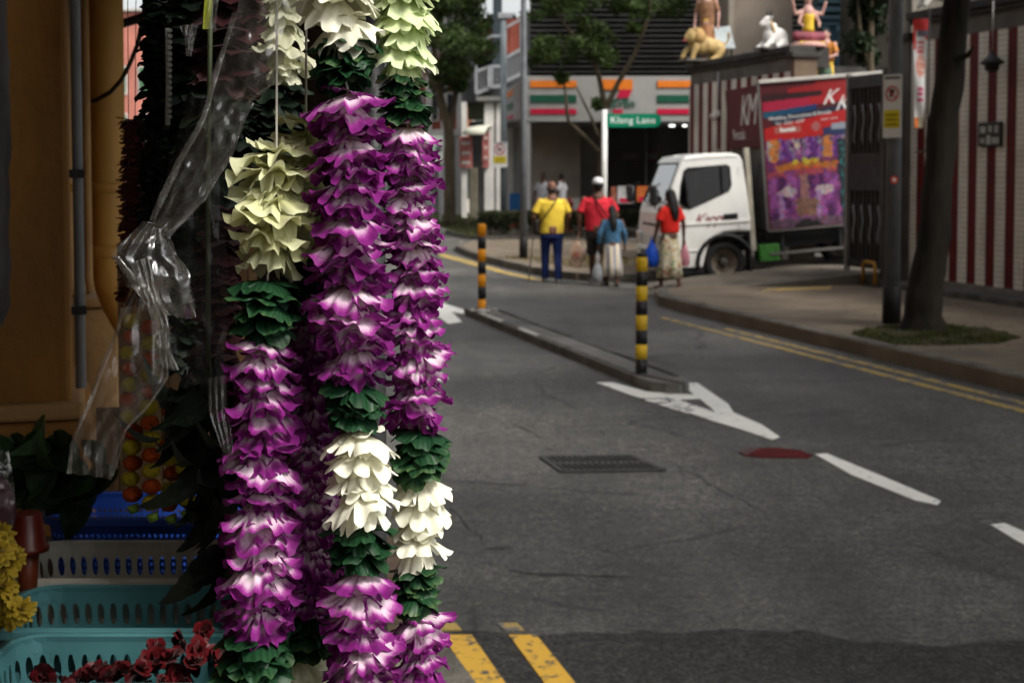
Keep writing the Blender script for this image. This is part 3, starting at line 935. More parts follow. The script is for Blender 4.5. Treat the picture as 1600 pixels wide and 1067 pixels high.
for (x0, x1, y0, y1, m) in ((972, 1000, 238, 251, 'white'), (1008, 1032, 236, 252, 'orange')):
    a, b = sl_(x0, y0, YS + 1.5), sl_(x1, y1, YS + 1.5)
    MB().bx(a[0], b[0], 1.5, 1.56, b[1], a[1]).build('hanging_board', M('board_' + m, (.42, .22, .24) if m == 'white' else (.5, .16, .04), .5, .4, 6), store)
    MB().bx(a[0] + .08, b[0] - .08, 1.485, 1.499, b[1] + .07, a[1] - .07).build('board_print', M('board_print', (.5, .48, .45), .5, .4, 12), store)
for (x0, x1, y0, y1, col) in ((965, 990, 291, 318, (.45, .45, .45)), (995, 1012, 291, 316, (.45, .12, .03)), (1015, 1050, 291, 316, (.4, .4, .42)), (955, 963, 292, 318, (.3, .1, .06))):
    a, b = sl_(x0, y0, YS + .9), sl_(x1, y1, YS + .9)
    MB().bx(a[0], b[0], .885, .905, b[1], a[1]).build('poster', M('poster_%d' % x0, col, .5, .3, 5), store)
    MB().bx(a[0] + .06, b[0] - .05, .875, .884, b[1] + .03, b[1] + .16).build('poster_band', c_red, store)
MB().bx(.3, 1.6, .6, .75, 0, .95).build('porch_parapet', M('grey_parapet', (.2, .2, .19), .7, .15, 1.5), store)
# blue and red box by the column
t = thing('storage_box', 'blue over red box standing beside the white store column', 'box', at(806, 336, 44.5))
t.location.z = .10
zc = at(806, 302, 44.5).z - .1
MB().bx(-.2, .2, -.2, .2, 0, zc * .48).build('base', M('cooler_red', (.42, .02, .03), .5, .2, 4), t, bevel=.02)
MB().bx(-.2, .2, -.2, .2, zc * .481, zc).build('lid', M('cooler_blue', (.02, .12, .33), .5, .2, 4), t, bevel=.02)
MB().bx(-.02, .12, -.215, -.2, .1, zc * .4).build('emblem', M('cooler_print', (.5, .3, .08), .5, .5, 15), t)

# ---------------------------------------------------------------- balcony block and red shophouse further down the lane
brick_red = M('red_brown_render', (.22, .055, .035), .75, .25, 1.5, dirt=((.1, .03, .02), .6, 1.2))
block_dark = M('dark_grey_render', (.035, .036, .038), .75, .3, 1.2)
frame_grey = M('pale_steel_frame', (.24, .25, .26), .5, .15, 3)
YB = 53.0
blk = thing('balcony_block', 'dark grey block with steel framed balcony and brick red screen', 'building', (at(721, 300, YB).x, YB, .09))
bx_ = blk.location.x
def bl(x, y, Y=YB):
    p = at(x, y, Y); return (p.x - bx_, p.z - .09)
x1 = bl(860, 0)[0]; 
MB().bx(0, bl(746, 0)[0], 0, 4, bl(0, 160)[1], 14).build('wall', block_dark, blk)
MB().bx(bl(746, 0)[0], x1, 1.8, 4, bl(0, 152)[1], bl(0, 20)[1]).build('recessed_wall', block_dark, blk)
MB().bx(bl(770, 0)[0], bl(784, 0)[0], -.1, 1.8, bl(0, 120)[1], 14).build('pier', M('blue_grey_pier', (.03, .042, .05), .6, .2, 1), blk)
for k in range(9):
    a = bl(748 + k * 8, 0)[0]
    MB().bx(a + .006, a + .186, 1.70 + .03 * (k % 2), 1.79, bl(0, 78)[1], bl(0, 21)[1]).build('screen_panel', brick_red, blk)
def fbar(a, b, Y0=-.3, Y1=-.3, w=.09):
    p, q = bl(*a), bl(*b)
    MB().bar((p[0], Y0, p[1]), (q[0], Y1, q[1]), w).build('frame_bar', frame_grey, blk)
fbar((744, 148), (744, 72)); fbar((744, 72), (768, 58)); fbar((768, 58), (786, 58)); fbar((790, 45), (814, 32)); fbar((814, 32), (814, 118))
fbar((744, 113), (768, 105), w=.11); fbar((768, 105), (786, 105), w=.11); fbar((790, 92), (815, 78), w=.11); fbar((744, 147), (768, 137), w=.13); fbar((768, 137), (788, 135), w=.13); fbar((790, 128), (816, 116), w=.13)
for k in range(8):
    x = 747 + k * 5
    fbar((x, 112 - k * .9), (x, 146 - k * 1.2), w=.035)
for k in range(5):
    x = 793 + k * 5
    fbar((x, 92 - k * 2.5), (x, 127 - k * 2.4), w=.035)
fbar((766, 105), (766, 138), w=.2)
MB().prism([(bl(744, 0)[0], -.4), (bl(786, 0)[0], -.4), (bl(816, 0)[0], -.4), (bl(816, 0)[0], 1.8), (bl(744, 0)[0], 1.8)], bl(0, 152)[1] - .15, bl(0, 152)[1]).build('balcony_slab', M('slab_grey', (.15, .15, .14), .7), blk)
MB().bx(.2, x1, 1.2, 1.5, bl(0, 186)[1], bl(0, 155)[1]).build('shop_band', M('olive_band', (.07, .085, .05), .6, .5, .8), blk)
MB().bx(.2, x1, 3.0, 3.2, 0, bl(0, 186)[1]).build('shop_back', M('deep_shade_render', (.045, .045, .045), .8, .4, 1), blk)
for xa, xb in ((721, 729), (757, 772), (775, 787)):
    MB().bx(bl(xa, 0)[0], bl(xb, 0)[0], -.2, .2, 0, bl(0, 160)[1]).build('column', wall_white, blk)
for xa, xb, ya, yb in ((733, 741, 262, 342), (741, 745, 262, 342)):
    MB().bx(bl(xa, 0)[0], bl(xb, 0)[0], .8, 1, 0, bl(0, ya)[1]).build('shutter', M('cream_shutter', (.42, .38, .28), .6, .2, 2), blk)
for xa, xb, ya, yb in ((718, 738, 214, 262), (754, 764, 206, 262)):
    MB().bx(bl(xa, 0)[0], bl(xb, 0)[0], -.35, -.24, bl(0, yb)[1], bl(0, ya)[1]).build('sign_board', M('faded_red_board', (.28, .09, .08), .6, .6, 3), blk)
    for q in range(3):
        zz = bl(0, ya + 8 + q * 15)[1]
        MB().bx(bl(xa + 3, 0)[0], bl(xb - 3, 0)[0], -.365, -.351, zz - .12, zz).build('sign_print', M('pale_print', (.42, .36, .33), .6, .4, 10), blk)
# cone-shaped awning over its entrance
p = bl(741, 205)
MB().rings([(p[0], -.9, p[1] - .15, .45, .5), (p[0] + .1, -.7, p[1] + .1, .40, .3), (p[0] + .45, -.3, p[1] + .2, .25, .2)], 14).build('awning', M('cream_awning', (.42, .42, .34), .7), blk)

YA = 57.0
red = thing('red_shophouse', 'red brown shophouse front with slim white columns beyond the verge tree', 'building', (at(560, 300, YA).x, YA, .09))
rx0 = red.location.x
def rl(x, y, Y=YA):
    p = at(x, y, Y); return (p.x - rx0, p.z - .09)
xe = rl(719, 0)[0]
MB().bx(0, xe, 0, 5, rl(0, 205)[1], rl(0, -60)[1]).build('upper_wall', brick_red, red)
MB().bx(0, xe, 1.5, 5, 0, rl(0, 205)[1]).build('lower_wall', M('pale_plaster', (.33, .33, .31), .75, .2, 1), red)
MB().bx(-.1, xe + .12, -.35, 0, rl(0, 212)[1], rl(0, 203)[1]).build('string_course', wall_white, red)
for k in range(7):
    x = 713 - k * 24
    a = rl(x, 0)[0]
    MB().bx(a, a + .24, -.14, -.002, rl(0, 203)[1], rl(0, -60)[1]).build('pilaster', wall_white, red)
    MB().bx(a - .02, a + .28, -.3, .1, 0, rl(0, 213)[1]).build('column', M('grey_column', (.34, .34, .33), .6, .1, 1), red)
    for (ya, yb) in ((70, 128), (145, 190), (-10, 50)):
        w0, w1 = rl(x - 16, 0)[0], rl(x - 4, 0)[0]
        f = MB().bx(w0, w1, -.06, -.002, rl(0, yb)[1], rl(0, ya)[1]).build('window', wall_white, red)
        MB().bx(w0 + .05, w1 - .05, -.075, -.061, rl(0, yb)[1] + .06, rl(0, ya)[1] - .06).build('pane', M('dark_pane', (.03, .035, .04), .15, .3, 1), f)
# pale sign hoarding and white van low at the end of the lane
t = thing('hoarding', 'pale green hoarding with dark print at the end of the lane', 'hoarding', (at(640, 300, 49).x, 49, .09))
p0, p1 = at(640, 255, 49), at(692, 212, 49)
MB().bx(0, p1.x - p0.x, 0, .06, p0.z - .09, p1.z - .09).build('board', M('pale_green_board', (.38, .42, .38), .6, .2, 3), t)
for k in range(3):
    MB().bx(.3 + k * .3, .5 + k * .3, -.012, -.001, p0.z + .3, p0.z + .5).build('printed_mark', M('board_ink', (.05, .09, .08), .6), t)
for x in (.1, p1.x - p0.x - .1):
    MB().bx(x - .04, x + .04, .07, .15, 0, p1.z - .1).build('post', frame_grey, t)

# far end of the street, glimpsed beside the drainpipe
t = thing('far_shophouse', 'small salmon pink shophouse at the far end of the street', 'building', (at(170, 300, 85).x, 85, -.06))
pk = M('salmon_plaster', (.42, .16, .12), .8, .25, .6)
MB().bx(0, 4.4, 0, 6, 0, at(0, 18, 85).z).build('wall', pk, t)
MB().bx(-.2, 4.6, -.4, 6.2, at(0, 18, 85).z + .05, at(0, 14, 85).z + .05).build('cornice', wall_white, t)
for k in range(3):
    for zq in (3.6, 6.4):
        f = MB().bx(.5 + k * 1.35, 1.2 + k * 1.35, -.08, -.002, zq, zq + 1.7).build('window', wall_white, t)
        MB().bx(.58 + k * 1.35, 1.12 + k * 1.35, -.1, -.081, zq + .1, zq + 1.6).build('shutter', M('green_shutter', (.05, .12, .06), .6), f)

rowcols = [('pale yellow', (.42, .36, .18)), ('mint green', (.22, .34, .27)), ('off white', (.45, .44, .40)), ('sky blue', (.18, .27, .36)), ('cream', (.44, .38, .26)), ('terracotta', (.30, .13, .08)), ('grey', (.26, .26, .26))]
sh_dark = M('row_shutter', (.06, .07, .06), .6, .3, 2)
for k, (cn, cc) in enumerate(rowcols):
    w_ = 5.2
    x0 = -36.5 + k * w_ + (4.6 if k > 2 else 0)
    h_ = 8.0 + (k * 37 % 5) * .5
    t = thing('row_shophouse', '%s shophouse in the row closing the far end of the street' % cn, 'building', (x0, 88 + (k % 2) * .3, -.06), group='shophouses closing the far end of the street')
    MB().bx(0, w_ - .02, 0, 7, 0, h_).build('wall', M('row_plaster_%d' % k, cc, .85, .2, .6, dirt=(tuple(c * .5 for c in cc), .6, .8)), t)
    MB().prism([(-.3, h_ + .01), (w_ + .28, h_ + .01), (w_ / 2, h_ + 1.6)], -.4, 7, axis='y').build('roof', M('row_roof_tile', (.16, .07, .045), .85, .3, 1), t)
    for q in range(3):
        for zq in (3.8, 6.0):
            f = MB().bx(.5 + q * 1.5, 1.5 + q * 1.5, -.07, -.002, zq, zq + 1.5).build('window', wall_white, t)
            MB().bx(.58 + q * 1.5, 1.42 + q * 1.5, -.09, -.071, zq + .08, zq + 1.42).build('shutter', sh_dark, f)
    MB().bx(.3, w_ - .3, -.05, -.002, .1, 2.9).build('shopfront', sh_dark, t)
    MB().bx(0, w_ - .02, -1.2, -.002, 3.0, 3.2).build('canopy', M('row_canopy', (.2, .18, .15), .8), t)

def tree(name, label, base, limbs, cs, nleaf, lsize, lmat, bmat, seed):
    t = thing(name, label, 'tree', base)
    b = Vector(base)
    for k, (pts, rads) in enumerate(limbs):
        pts = [Vector(p) - b for p in pts]
        # round the path and roughen it
        dense, rr = [], []
        for i in range(len(pts) - 1):
            for q in range(6):
                f = q / 6
                p = pts[i].lerp(pts[i + 1], f)
                rd = rads[i] * (1 - f) + rads[i + 1] * f
                nz = noise.noise_vector(p * 1.7 + Vector((seed, k, 0))) * rd * .3
                dense.append(p + nz); rr.append(rd * (1 + .16 * noise.noise(p * 4 + Vector((k, seed, 0)))))
        dense.append(pts[-1]); rr.append(rads[-1])
        MB().tube(dense, rr, 12).build('trunk' if k == 0 else 'limb', bmat, t)
    cc = [(Vector(c) - b, rx, ry, rz) for c, rx, ry, rz in cs]
    leaf_cloud(lambda r: clumps(r, cc), nleaf, lsize, 'crown', lmat, t, seed)
    return t

rnd = random.Random(5)
def around(x, y, Y, n, sx_, sy_, sY, r0, r1, seed):
    q = random.Random(seed)
    return [(at(x + q.uniform(-sx_, sx_), y + q.uniform(-sy_, sy_), Y + q.uniform(-sY, sY)), *( [q.uniform(r0, r1)] * 2), q.uniform(r0, r1) * .7) for _ in range(n)]

# street tree in front of the store
b = at(938, 374, 39); b.z = .1
tree('street_tree', 'slim forked street tree in front of the store fascia', b,
     [([b, at(942, 300, 39), at(944, 220, 39), at(946, 165, 39)], [.13, .11, .10, .095]),
      ([at(946, 170, 39), at(936, 120, 39), at(925, 85, 39), at(890, 50, 39), at(862, 5, 39)], [.08, .07, .06, .05, .02]),
      ([at(947, 168, 39), at(965, 130, 39), at(992, 85, 39), at(1014, 20, 39), at(1022, -40, 39)], [.08, .07, .06, .055, .03]),
      ([at(938, 240, 38.8), at(915, 215, 38.8), at(888, 190, 38.8), at(884, 150, 38.8), at(876, 100, 38.8)], [.06, .055, .05, .04, .02]),
      ([at(936, 215, 38.7), at(922, 180, 38.7), at(900, 135, 38.7)], [.045, .04, .02])],
     around(890, 40, 39, 26, 62, 55, 1.4, .22, .5, 2) + around(960, -30, 39, 26, 110, 50, 1.5, .3, .6, 3) + around(990, 20, 39, 4, 30, 30, 1, .15, .3, 9) + [(at(878, 122, 38.8), .22, .2, .2), (at(932, 163, 38.8), .14, .14, .2)],
     5200, .10, leaf_green, bark, 4)
# tree on the verge
b = at(704, 346, 45); b.z = .1
tree('verge_tree', 'slender tree on the grass verge left of the hedge', b,
     [([b, at(703, 280, 45), at(700, 200, 45), at(688, 150, 45), at(680, 90, 45), at(672, 20, 45)], [.20, .17, .16, .13, .1, .05]),
      ([at(701, 215, 45), at(712, 150, 45), at(718, 90, 45), at(722, 30, 45)], [.10, .08, .06, .03]),
      ([at(688, 150, 45), at(665, 110, 45), at(645, 60, 45)], [.08, .06, .03])],
     around(690, 30, 45, 34, 60, 55, 2.2, .4, .85, 5) + around(700, 110, 45, 12, 28, 40, 1.5, .25, .5, 6) + around(640, 0, 45, 12, 60, 60, 2, .4, .8, 15),
     6500, .12, leaf_green, bark, 8)
# dark shrub inside the temple yard
b = at(1362, 300, 27.5); b.z = .3
tree('yard_tree', 'dark leafy tree rising behind the gate next to the blue shrine', b,
     [([b, at(1362, 200, 27.5), at(1360, 90, 27.5), at(1362, 0, 27.5)], [.10, .09, .07, .04]),
      ([at(1360, 110, 27.5), at(1345, 60, 27.5), at(1340, 0, 27.5)], [.05, .04, .02])],
     around(1358, 40, 27.5, 18, 22, 75, .5, .18, .38, 7), 2600, .09, leaf_dark, bark, 6)
# big leaning tree on the pavement
b = gnd(1444, 515, .14)
YT = b.y
tree('leaning_tree', 'thick leaning tree with dark bark on the right hand pavement', b,
     [([b - Vector((0, 0, .05)), at(1444, 490, YT), at(1448, 440, YT), at(1460, 330, YT), at(1473, 200, YT), at(1486, 80, YT), at(1500, -60, YT), at(1512, -200, YT)], [.30, .215, .19, .175, .165, .155, .14, .12]),
      ([at(1500, -60, YT), at(1560, -220, YT + .4), at(1640, -360, YT + .8)], [.1, .08, .04]),
      ([at(1510, -180, YT), at(1450, -320, YT - .4), at(1380, -400, YT - .7)], [.1, .07, .03]),
      ([at(1488, 95, YT - .1), at(1512, 88, YT - .2), at(1522, 72, YT - .3)], [.04, .03, .008])],
     around(1500, -420, YT, 60, 330, 110, 2.6, .5, 1.0, 8), 16000, .13, leaf_green, bark_dark, 11)

# unseen trees, added so their crowns shade the right hand pavement and road
b = Vector((7.6, 10.0, .14))
q_ = random.Random(77)
tree('added_shade_tree', 'broad unseen tree added to shade the right hand pavement', b,
     [([b - Vector((0, 0, .05)), b + Vector((.05, .1, 1.2)), b + Vector((-.2, .1, 3.0)), b + Vector((-.5, .2, 4.8))], [.32, .22, .19, .15]),
      ([b + Vector((-.2, .1, 3.0)), b + Vector((-1.6, .2, 4.6)), b + Vector((-3.0, .2, 5.4))], [.12, .09, .04]),
      ([b + Vector((-.3, .1, 3.6)), b + Vector((-.2, -1.4, 5.0)), b + Vector((-.6, -2.6, 5.8))], [.12, .09, .04]),
      ([b + Vector((-.4, .1, 4.2)), b + Vector((.9, 1.0, 5.6)), b + Vector((1.6, 1.8, 6.2))], [.11, .08, .04])],
     [(b + Vector((-.4 + q_.gauss(0, 1.9), q_.gauss(0, 1.8), 5.6 + q_.gauss(0, .55))), *([q_.uniform(.6, 1.1)] * 2), q_.uniform(.4, .7)) for _ in range(80)], 30000, .14, leaf_green, bark_dark, 13)

b = Vector((7.9, 3.4, .14))  # second unseen tree, added to darken the near right of the road
q_ = random.Random(78)
tree('added_shade_tree', 'broad unseen tree added to shade the near right of the road', b,
     [([b - Vector((0, 0, .05)), b + Vector((-.05, .1, 1.2)), b + Vector((-.2, -.1, 3.0)), b + Vector((-.6, .1, 4.8))], [.32, .22, .19, .15]),
      ([b + Vector((-.2, -.1, 3.0)), b + Vector((-1.6, .4, 4.6)), b + Vector((-2.6, .6, 5.4))], [.12, .09, .04]),
      ([b + Vector((-.4, .0, 4.0)), b + Vector((.6, -1.2, 5.2)), b + Vector((1.0, -2.2, 5.8))], [.11, .08, .04])],
     [(b + Vector((-1.4 + q_.gauss(0, 1.7), q_.gauss(0, 1.7), 5.8 + q_.gauss(0, .55))), *([q_.uniform(.6, 1.1)] * 2), q_.uniform(.4, .7)) for _ in range(70)], 26000, .14, leaf_green, bark_dark, 14)

# two root flares at the tree's foot belong to the trunk's look; grass grows round it
gp = [gnd(x, y, .14) for x, y in ((1330, 522), (1375, 512), (1440, 506), (1540, 512), (1595, 528), (1560, 537), (1470, 540), (1385, 538))]
plate('tree_pit', gp, .10, .143, soil)
grass_patch('pit_grass', 'short green grass round the foot of the leaning tree', gp, 5200, .055, .142, M('pit_grass_blade', (.06, .068, .018), .7, .5, 5, trans=.2), 4)
vp = [gnd(x, y, .1) for x, y in ((600, 347), (690, 360.5), (716, 367), (745, 371), (752, 345), (720, 337), (600, 340.5))]
grass_patch('verge_grass', 'mown green grass on the verge beyond the lane', vp, 6000, .14, .1, grass_green, 5)
fp = [gnd(x, y, .118) for x, y in ((770, 403), (845, 399), (1000, 404), (1000, 416), (900, 419), (830, 409))]
grass_patch('pavement_grass', 'strip of thin dry grass on the far pavement', fp, 2600, .07, .116, M('dry_grass_blade', (.13, .105, .035), .8, .5, 5, trans=.2), 6)

rl = random.Random(41)
mb = MB()
for k in range(420):
    if rl.random() < .6:
        p = gnd(rl.gauss(1440, 120), rl.uniform(470, 548), .145); z = .146
        if p.x < 2.6: continue
    else:
        p = kA.lerp(kB, rl.uniform(.1, 1.3)) + Vector((-abs(rl.gauss(0, .18)) - .03, 0, 0)); z = .012
    a = rl.uniform(0, 6.28); s_ = rl.uniform(.015, .035)
    dx, dy = math.cos(a) * s_, math.sin(a) * s_
    mb.add([(p.x - dx, p.y - dy, z), (p.x + dy * .45, p.y - dx * .45, z + .006), (p.x + dx, p.y + dy, z + .003), (p.x - dy * .45, p.y + dx * .45, z + .006)], [(0, 1, 2), (0, 2, 3)])
tag(mb.build('leaf_litter', M('fallen_leaf', (.10, .065, .02), .8, .6, 9), fix=False), 'fallen brown leaves on the pavement and along the kerb', 'leaf litter', kind='stuff')

# hedge
h0, h1 = at(747, 372, 38.6), at(1010, 376, 38.2)
hg = thing('clipped_hedge', 'low clipped dark hedge in front of the store', 'hedge', (h0.x, h0.y, .1))
hl = h1.x - h0.x
def hcl(r):
    u = r.random() * hl
    z = abs(r.gauss(0, 1)) ; z = .66 - min(z * .22, .55)
    return Vector((u, r.uniform(-.05, .75) + .05 * math.sin(u * 5), z + .06 * noise.noise((u * 2.5, 3, 1)) ))
leaf_cloud(hcl, 9000, .055, 'foliage', hedge_green, hg, 12)
mb = MB()
for k in range(60):
    x = random.uniform(.05, hl); y = random.uniform(.05, .6)
    MB().tube([(x, y, 0), (x + random.uniform(-.06, .06), y, .3), (x + random.uniform(-.15, .15), y + random.uniform(-.1, .1), .55)], [.014, .012, .005], 5).build('stem', bark_dark, hg)

# ---------------------------------------------------------------- poles, signs, bollards
def street_lamp(label, px, py, z, r, top, bend=0):
    b = gnd(px, py, z)
    t = thing('street_lamp', label, 'lamp post', b)
    pts = [(0, 0, 0), (0, 0, top * .5), (0, 0, top * .85)]
    if bend:
        pts += [(-.05 * bend, 0, top * .92), (-.4 * bend, 0, top * .99), (-1.2 * bend, 0, top * 1.02)]
    else:
        pts += [(0, 0, top)]
    rr = [r, r * .85, r * .72] + [r * .62] * (len(pts) - 3)
    MB().tube(pts, rr, 16).build('pole', steel, t)
    MB().lathe([(r * 1.14, 0), (r * 1.14, .42), (r * 1.02, .43)], 16).build('base_sleeve', M('black_sleeve', (.012, .012, .013), .6), t)
    e = pts[-1]
    MB().rings([(e[0] - .1, 0, e[2] - .07, .36, .12), (e[0] - .1, 0, e[2] - .0, .38, .14), (e[0] - .1, 0, e[2] + .07, .2, .08)], 12).build('lamp_head', steel, t)
    return t, b

lt, lb = street_lamp('grey street lamp post with black foot beside the leaning tree', 1393, 505, .14, .094, 7.5)
lf, fb = street_lamp('grey street lamp post on the far pavement left of the yellow shirt', 818, 404, .12, .075, 6.2, 1)

white_sign = M('sign_white', (.60, .60, .58), .4, .06)
yellow_sign = M('sign_yellow', (.60, .48, .02), .4, .1, 6)
ink = M('sign_ink', (.03, .03, .03), .5)
def ring(parent, r, wdt, mat, M4, name='prohibition_ring'):
    mb = MB(); n = 28
    vs = []
    for k in range(n):
        a = 2 * PI * k / n
        vs += [(r * math.cos(a), r * math.sin(a), .0), ((r - wdt) * math.cos(a), (r - wdt) * math.sin(a), .0), (r * math.cos(a), r * math.sin(a), .004), ((r - wdt) * math.cos(a), (r - wdt) * math.sin(a), .004)]
    fs = []
    for k in range(n):
        a, b2 = 4 * k, 4 * ((k + 1) % n)
        fs += [(a + 2, b2 + 2, b2 + 3, a + 3), (a, b2, b2 + 2, a + 2), (a + 1, a + 3, b2 + 3, b2 + 1)]
    mb.add(vs, fs)
    o = mb.build(name, mat, parent); o.matrix_local = M4
    return o

def parking_sign(label, loc, rz, w, h):
    t = thing('parking_sign', label, 'sign', loc, rz)
    MB().bx(-w / 2, w / 2, -.008, .008, 0, h).build('plate', white_sign, t, bevel=.004)
    MB().bx(-w * .42, w * .42, -.013, -.0085, h * .16, h * .44).build('yellow_panel', yellow_sign, t)
    f = Matrix.Translation((0, -.0095, h * .70)) @ Matrix.Rotation(PI / 2, 4, 'X')
    ring(t, w * .36, w * .07, M('sign_ring_red', (.45, .02, .03), .4), f)
    MB().bar((-w * .24, -.0145, h * .70 + w * .24), (w * .24, -.0145, h * .70 - w * .24), .004, w * .06).build('slash', M('sign_ring_red', (.45, .02, .03), .4), t)
    MB().prism([(-.12 * w, h * .64), (-.02 * w, h * .64), (.02 * w, h * .70), (.13 * w, h * .71), (.13 * w, h * .77), (-.12 * w, h * .77)], -.0135, -.0095, axis='y').build('pictogram', ink, t)
    for q in range(3):
        MB().bx(-w * .34, w * .34, -.0165, -.0135, h * (.20 + q * .075), h * (.225 + q * .075)).build('text_line', M('sign_line', (.16, .12, .02), .5), t)
    for q in range(1):
        MB().bx(-w * .4, w * .4, -.0105, -.0085, h * .93, h * .965).build('header_line', ink, t)
    MB().bx(-.03, .03, .0085, .10, h * .3, h * .36).build('clamp', steel, t)
    MB().bx(-.03, .03, .0085, .10, h * .8, h * .86).build('clamp', steel, t)
    return t

sp = at(1394, 216, lb.y - .13)
parking_sign('tall narrow white and yellow parking sign on the lamp post by the leaning tree', (sp.x - .01, lb.y - .16, sp.z), R(-48), .24, at(0, 118, lb.y).z - at(0, 216, lb.y).z)
t = thing('round_sticker', 'small round red sticker on the lamp post beside the leaning tree', 'sticker', at(1397, 281, lb.y - .098))
MB().lathe([(.045, 0), (.045, .004)], 16).build('disc', M('sticker_red', (.5, .05, .03), .5), t).rotation_euler = (PI / 2, 0, 0)
me = MB().lathe([(.02, .0045), (.02, .007)], 12).build('pale_centre', white_sign, t); me.rotation_euler = (PI / 2, 0, 0)

pb = at(787, 352, 40)
t = thing('camera_pole', 'slim grey pole with a camera box behind the balcony', 'pole', (pb.x, 40, .1))
ph = at(787, 30, 40).z - .1
MB().tube([(0, 0, 0), (0, 0, ph)], [.10, .085], 12).build('pole', M('blue_grey_pole', (.13, .15, .16), .5, .15, 4), t)
MB().bx(-.16, .34, -.12, .12, ph, ph + .16).build('camera_box', frame_grey, t, bevel=.02)
MB().tube([(.3, -.02, ph + .05), (.3, -.2, ph + .02)], .06, 10).build('camera_barrel', steel_dark, t)
sp = at(781, 262, 39.8)
parking_sign('square white and yellow parking sign on the slim pole by the store', (sp.x, 39.78, sp.z), 0, .42, at(0, 222, 39.8).z - at(0, 262, 39.8).z)

# street name sign
nb = at(944, 400, 29); 
t = thing('street_name_sign', 'green street name sign reading Klang Lane on a white post', 'sign', (nb.x, 29, .12))
zt2 = at(0, 172, 29).z - .12
MB().tube([(0, 0, 0), (0, 0, zt2)], .055, 14).build('post', M('white_post', (.62, .62, .6), .45, .1, 4), t)
z0, z1 = at(0, 199, 29).z - .12, at(0, 178, 29).z - .12
xw = at(1034, 0, 29).x - nb.x
hh2 = (z1 - z0) / 2
poly = [(.04, z0), (xw - hh2, z0)] + [(xw - hh2 + hh2 * math.sin(a), (z0 + z1) / 2 - hh2 * math.cos(a)) for a in [PI * k / 8 for k in range(1, 8)]] + [(xw - hh2, z1), (.04, z1)]
MB().prism(poly, -.035, -.01, axis='y').build('name_plate', M('street_sign_green', (.0, .17, .09), .4, .06), t)
lettering('Klang Lane', .20, M('reflective_white', (.75, .78, .75), .4), t, Matrix.Translation((xw / 2 + .0, -.0365, (z0 + z1) / 2)) @ Matrix.Rotation(PI / 2, 4, 'X'), name='lettering', spacing=1.05)

b_black = M('bollard_black', (.012, .012, .013), .4, .3, 8, dirt=((.08, .07, .06), .4, 14))
def bollard(label, loc, h, r, bands, col, plate_):
    t = thing('bollard', label, 'bollard', loc, group='striped bollards on the traffic island')
    z = h; k = 0
    hb = h / bands
    for k in range(bands):
        z1_, z0_ = h - k * hb, h - (k + 1) * hb
        prof = [(r, z0_), (r, z1_)] if k else [(r, z0_), (r, z1_ - .02), (r * .9, z1_ - .005), (r * .5, z1_)]
        MB().lathe(prof, 20).build('band', col if k % 2 == 0 else b_black, t)
    if plate_:
        MB().lathe([(r * 2.0, 0), (r * 2.0, .02), (r * 1.7, .035), (r * 1.01, .045)], 24).build('base_flange', M('pale_flange', (.40, .38, .34), .7, .3, 10), t)
        for q in range(4):
            a = PI / 4 + q * PI / 2
            MB().lathe([(.012, .022), (.012, .05)], 6, (r * 1.6 * math.cos(a), r * 1.6 * math.sin(a), 0)).build('bolt', steel, t)
    else:
        MB().lathe([(r * 1.02, 0), (r * 1.02, .01)], 20).build('base_flange', steel_dark, t)
        MB().lathe([(r * .9, h + .001), (r * .9, h + .03), (r * .4, h + .035)], 20).build('cap', b_black, t)
    return t

nb_ = gnd(1002, 583, .098)
bollard('near black and yellow striped bollard on the rounded island end', nb_, at(0, 401, nb_.y).z - .098, .052, 8, M('bollard_yellow', (.60, .38, .015), .45, .2, 9, dirt=((.12, .09, .05), .6, 14)), False)
fb_ = gnd(753, 487, .098)
bollard('far black and orange striped bollard at the other island end', fb_, at(0, 350, fb_.y).z - .098, .052, 7, M('bollard_orange', (.75, .28, .005), .45, .12, 9), True)
# ---------------------------------------------------------------- shophouse on the left with its five-foot way
ochre = M('ochre_plaster', (.24, .112, .024), .8, .2, 2.5, .25, 30, dirt=((.14, .075, .03), .7, 2.5))
ochre_dark = M('ochre_shadow_gap', (.10, .06, .025), .85, .3, 4)
cream = M('cream_plaster', (.34, .20, .08), .75, .15, 3, .2, 40, dirt=((.2, .13, .06), .6, 4))
pipe_paint = M('ochre_pipe_paint', (.40, .21, .045), .55, .12, 5, .08, 30, dirt=((.25, .14, .05), .5, 5))
P0 = Vector((-1.06, 3.4, 0))
def sh(x, y, z=0):                     # shophouse coordinates: x to the street, y along it
    return P0 + Vector((U.y, -U.x, 0)) * x + U * y + Vector((0, 0, z))
house = thing('shophouse', 'ochre plastered shophouse front with arcade pillar at the left edge', 'building', P0, RZ)
# pillars of the arcade
for k in range(5):
    y0 = k * 3.6
    MB().bx(-.75, 0, y0, y0 + .6, .3, 3.4).build('pillar', ochre, house, bevel=.012)
    MB().bx(-.80, .045, y0 - .05, y0 + .65, .3, 1.30).build('pillar_plinth', ochre, house, bevel=.015)
    MB().bx(-.785, .03, y0 - .035, y0 + .635, 1.302, 1.345).build('plinth_moulding', cream, house, bevel=.012)
    MB().bx(-.35, .14, y0 + .72, y0 + 1.05, .3, 1.50).build('pilaster_base', cream, house, bevel=.02)
    MB().bx(-.37, .165, y0 + .70, y0 + 1.07, 1.502, 1.53).build('pilaster_moulding', cream, house, bevel=.008)
    MB().lathe([(.11, 1.532), (.125, 1.56), (.11, 1.60), (.085, 1.62), (.095, 1.65), (.075, 1.68), (.07, 3.4)], 24, (-.06, y0 + .86, 0)).build('pilaster_shaft', cream, house)
MB().bx(-3.2, -2.9, -6, 40, .3, 3.4).build('inner_wall', M('inner_wall_plaster', (.14, .09, .05), .85, .3, 1.5), house)
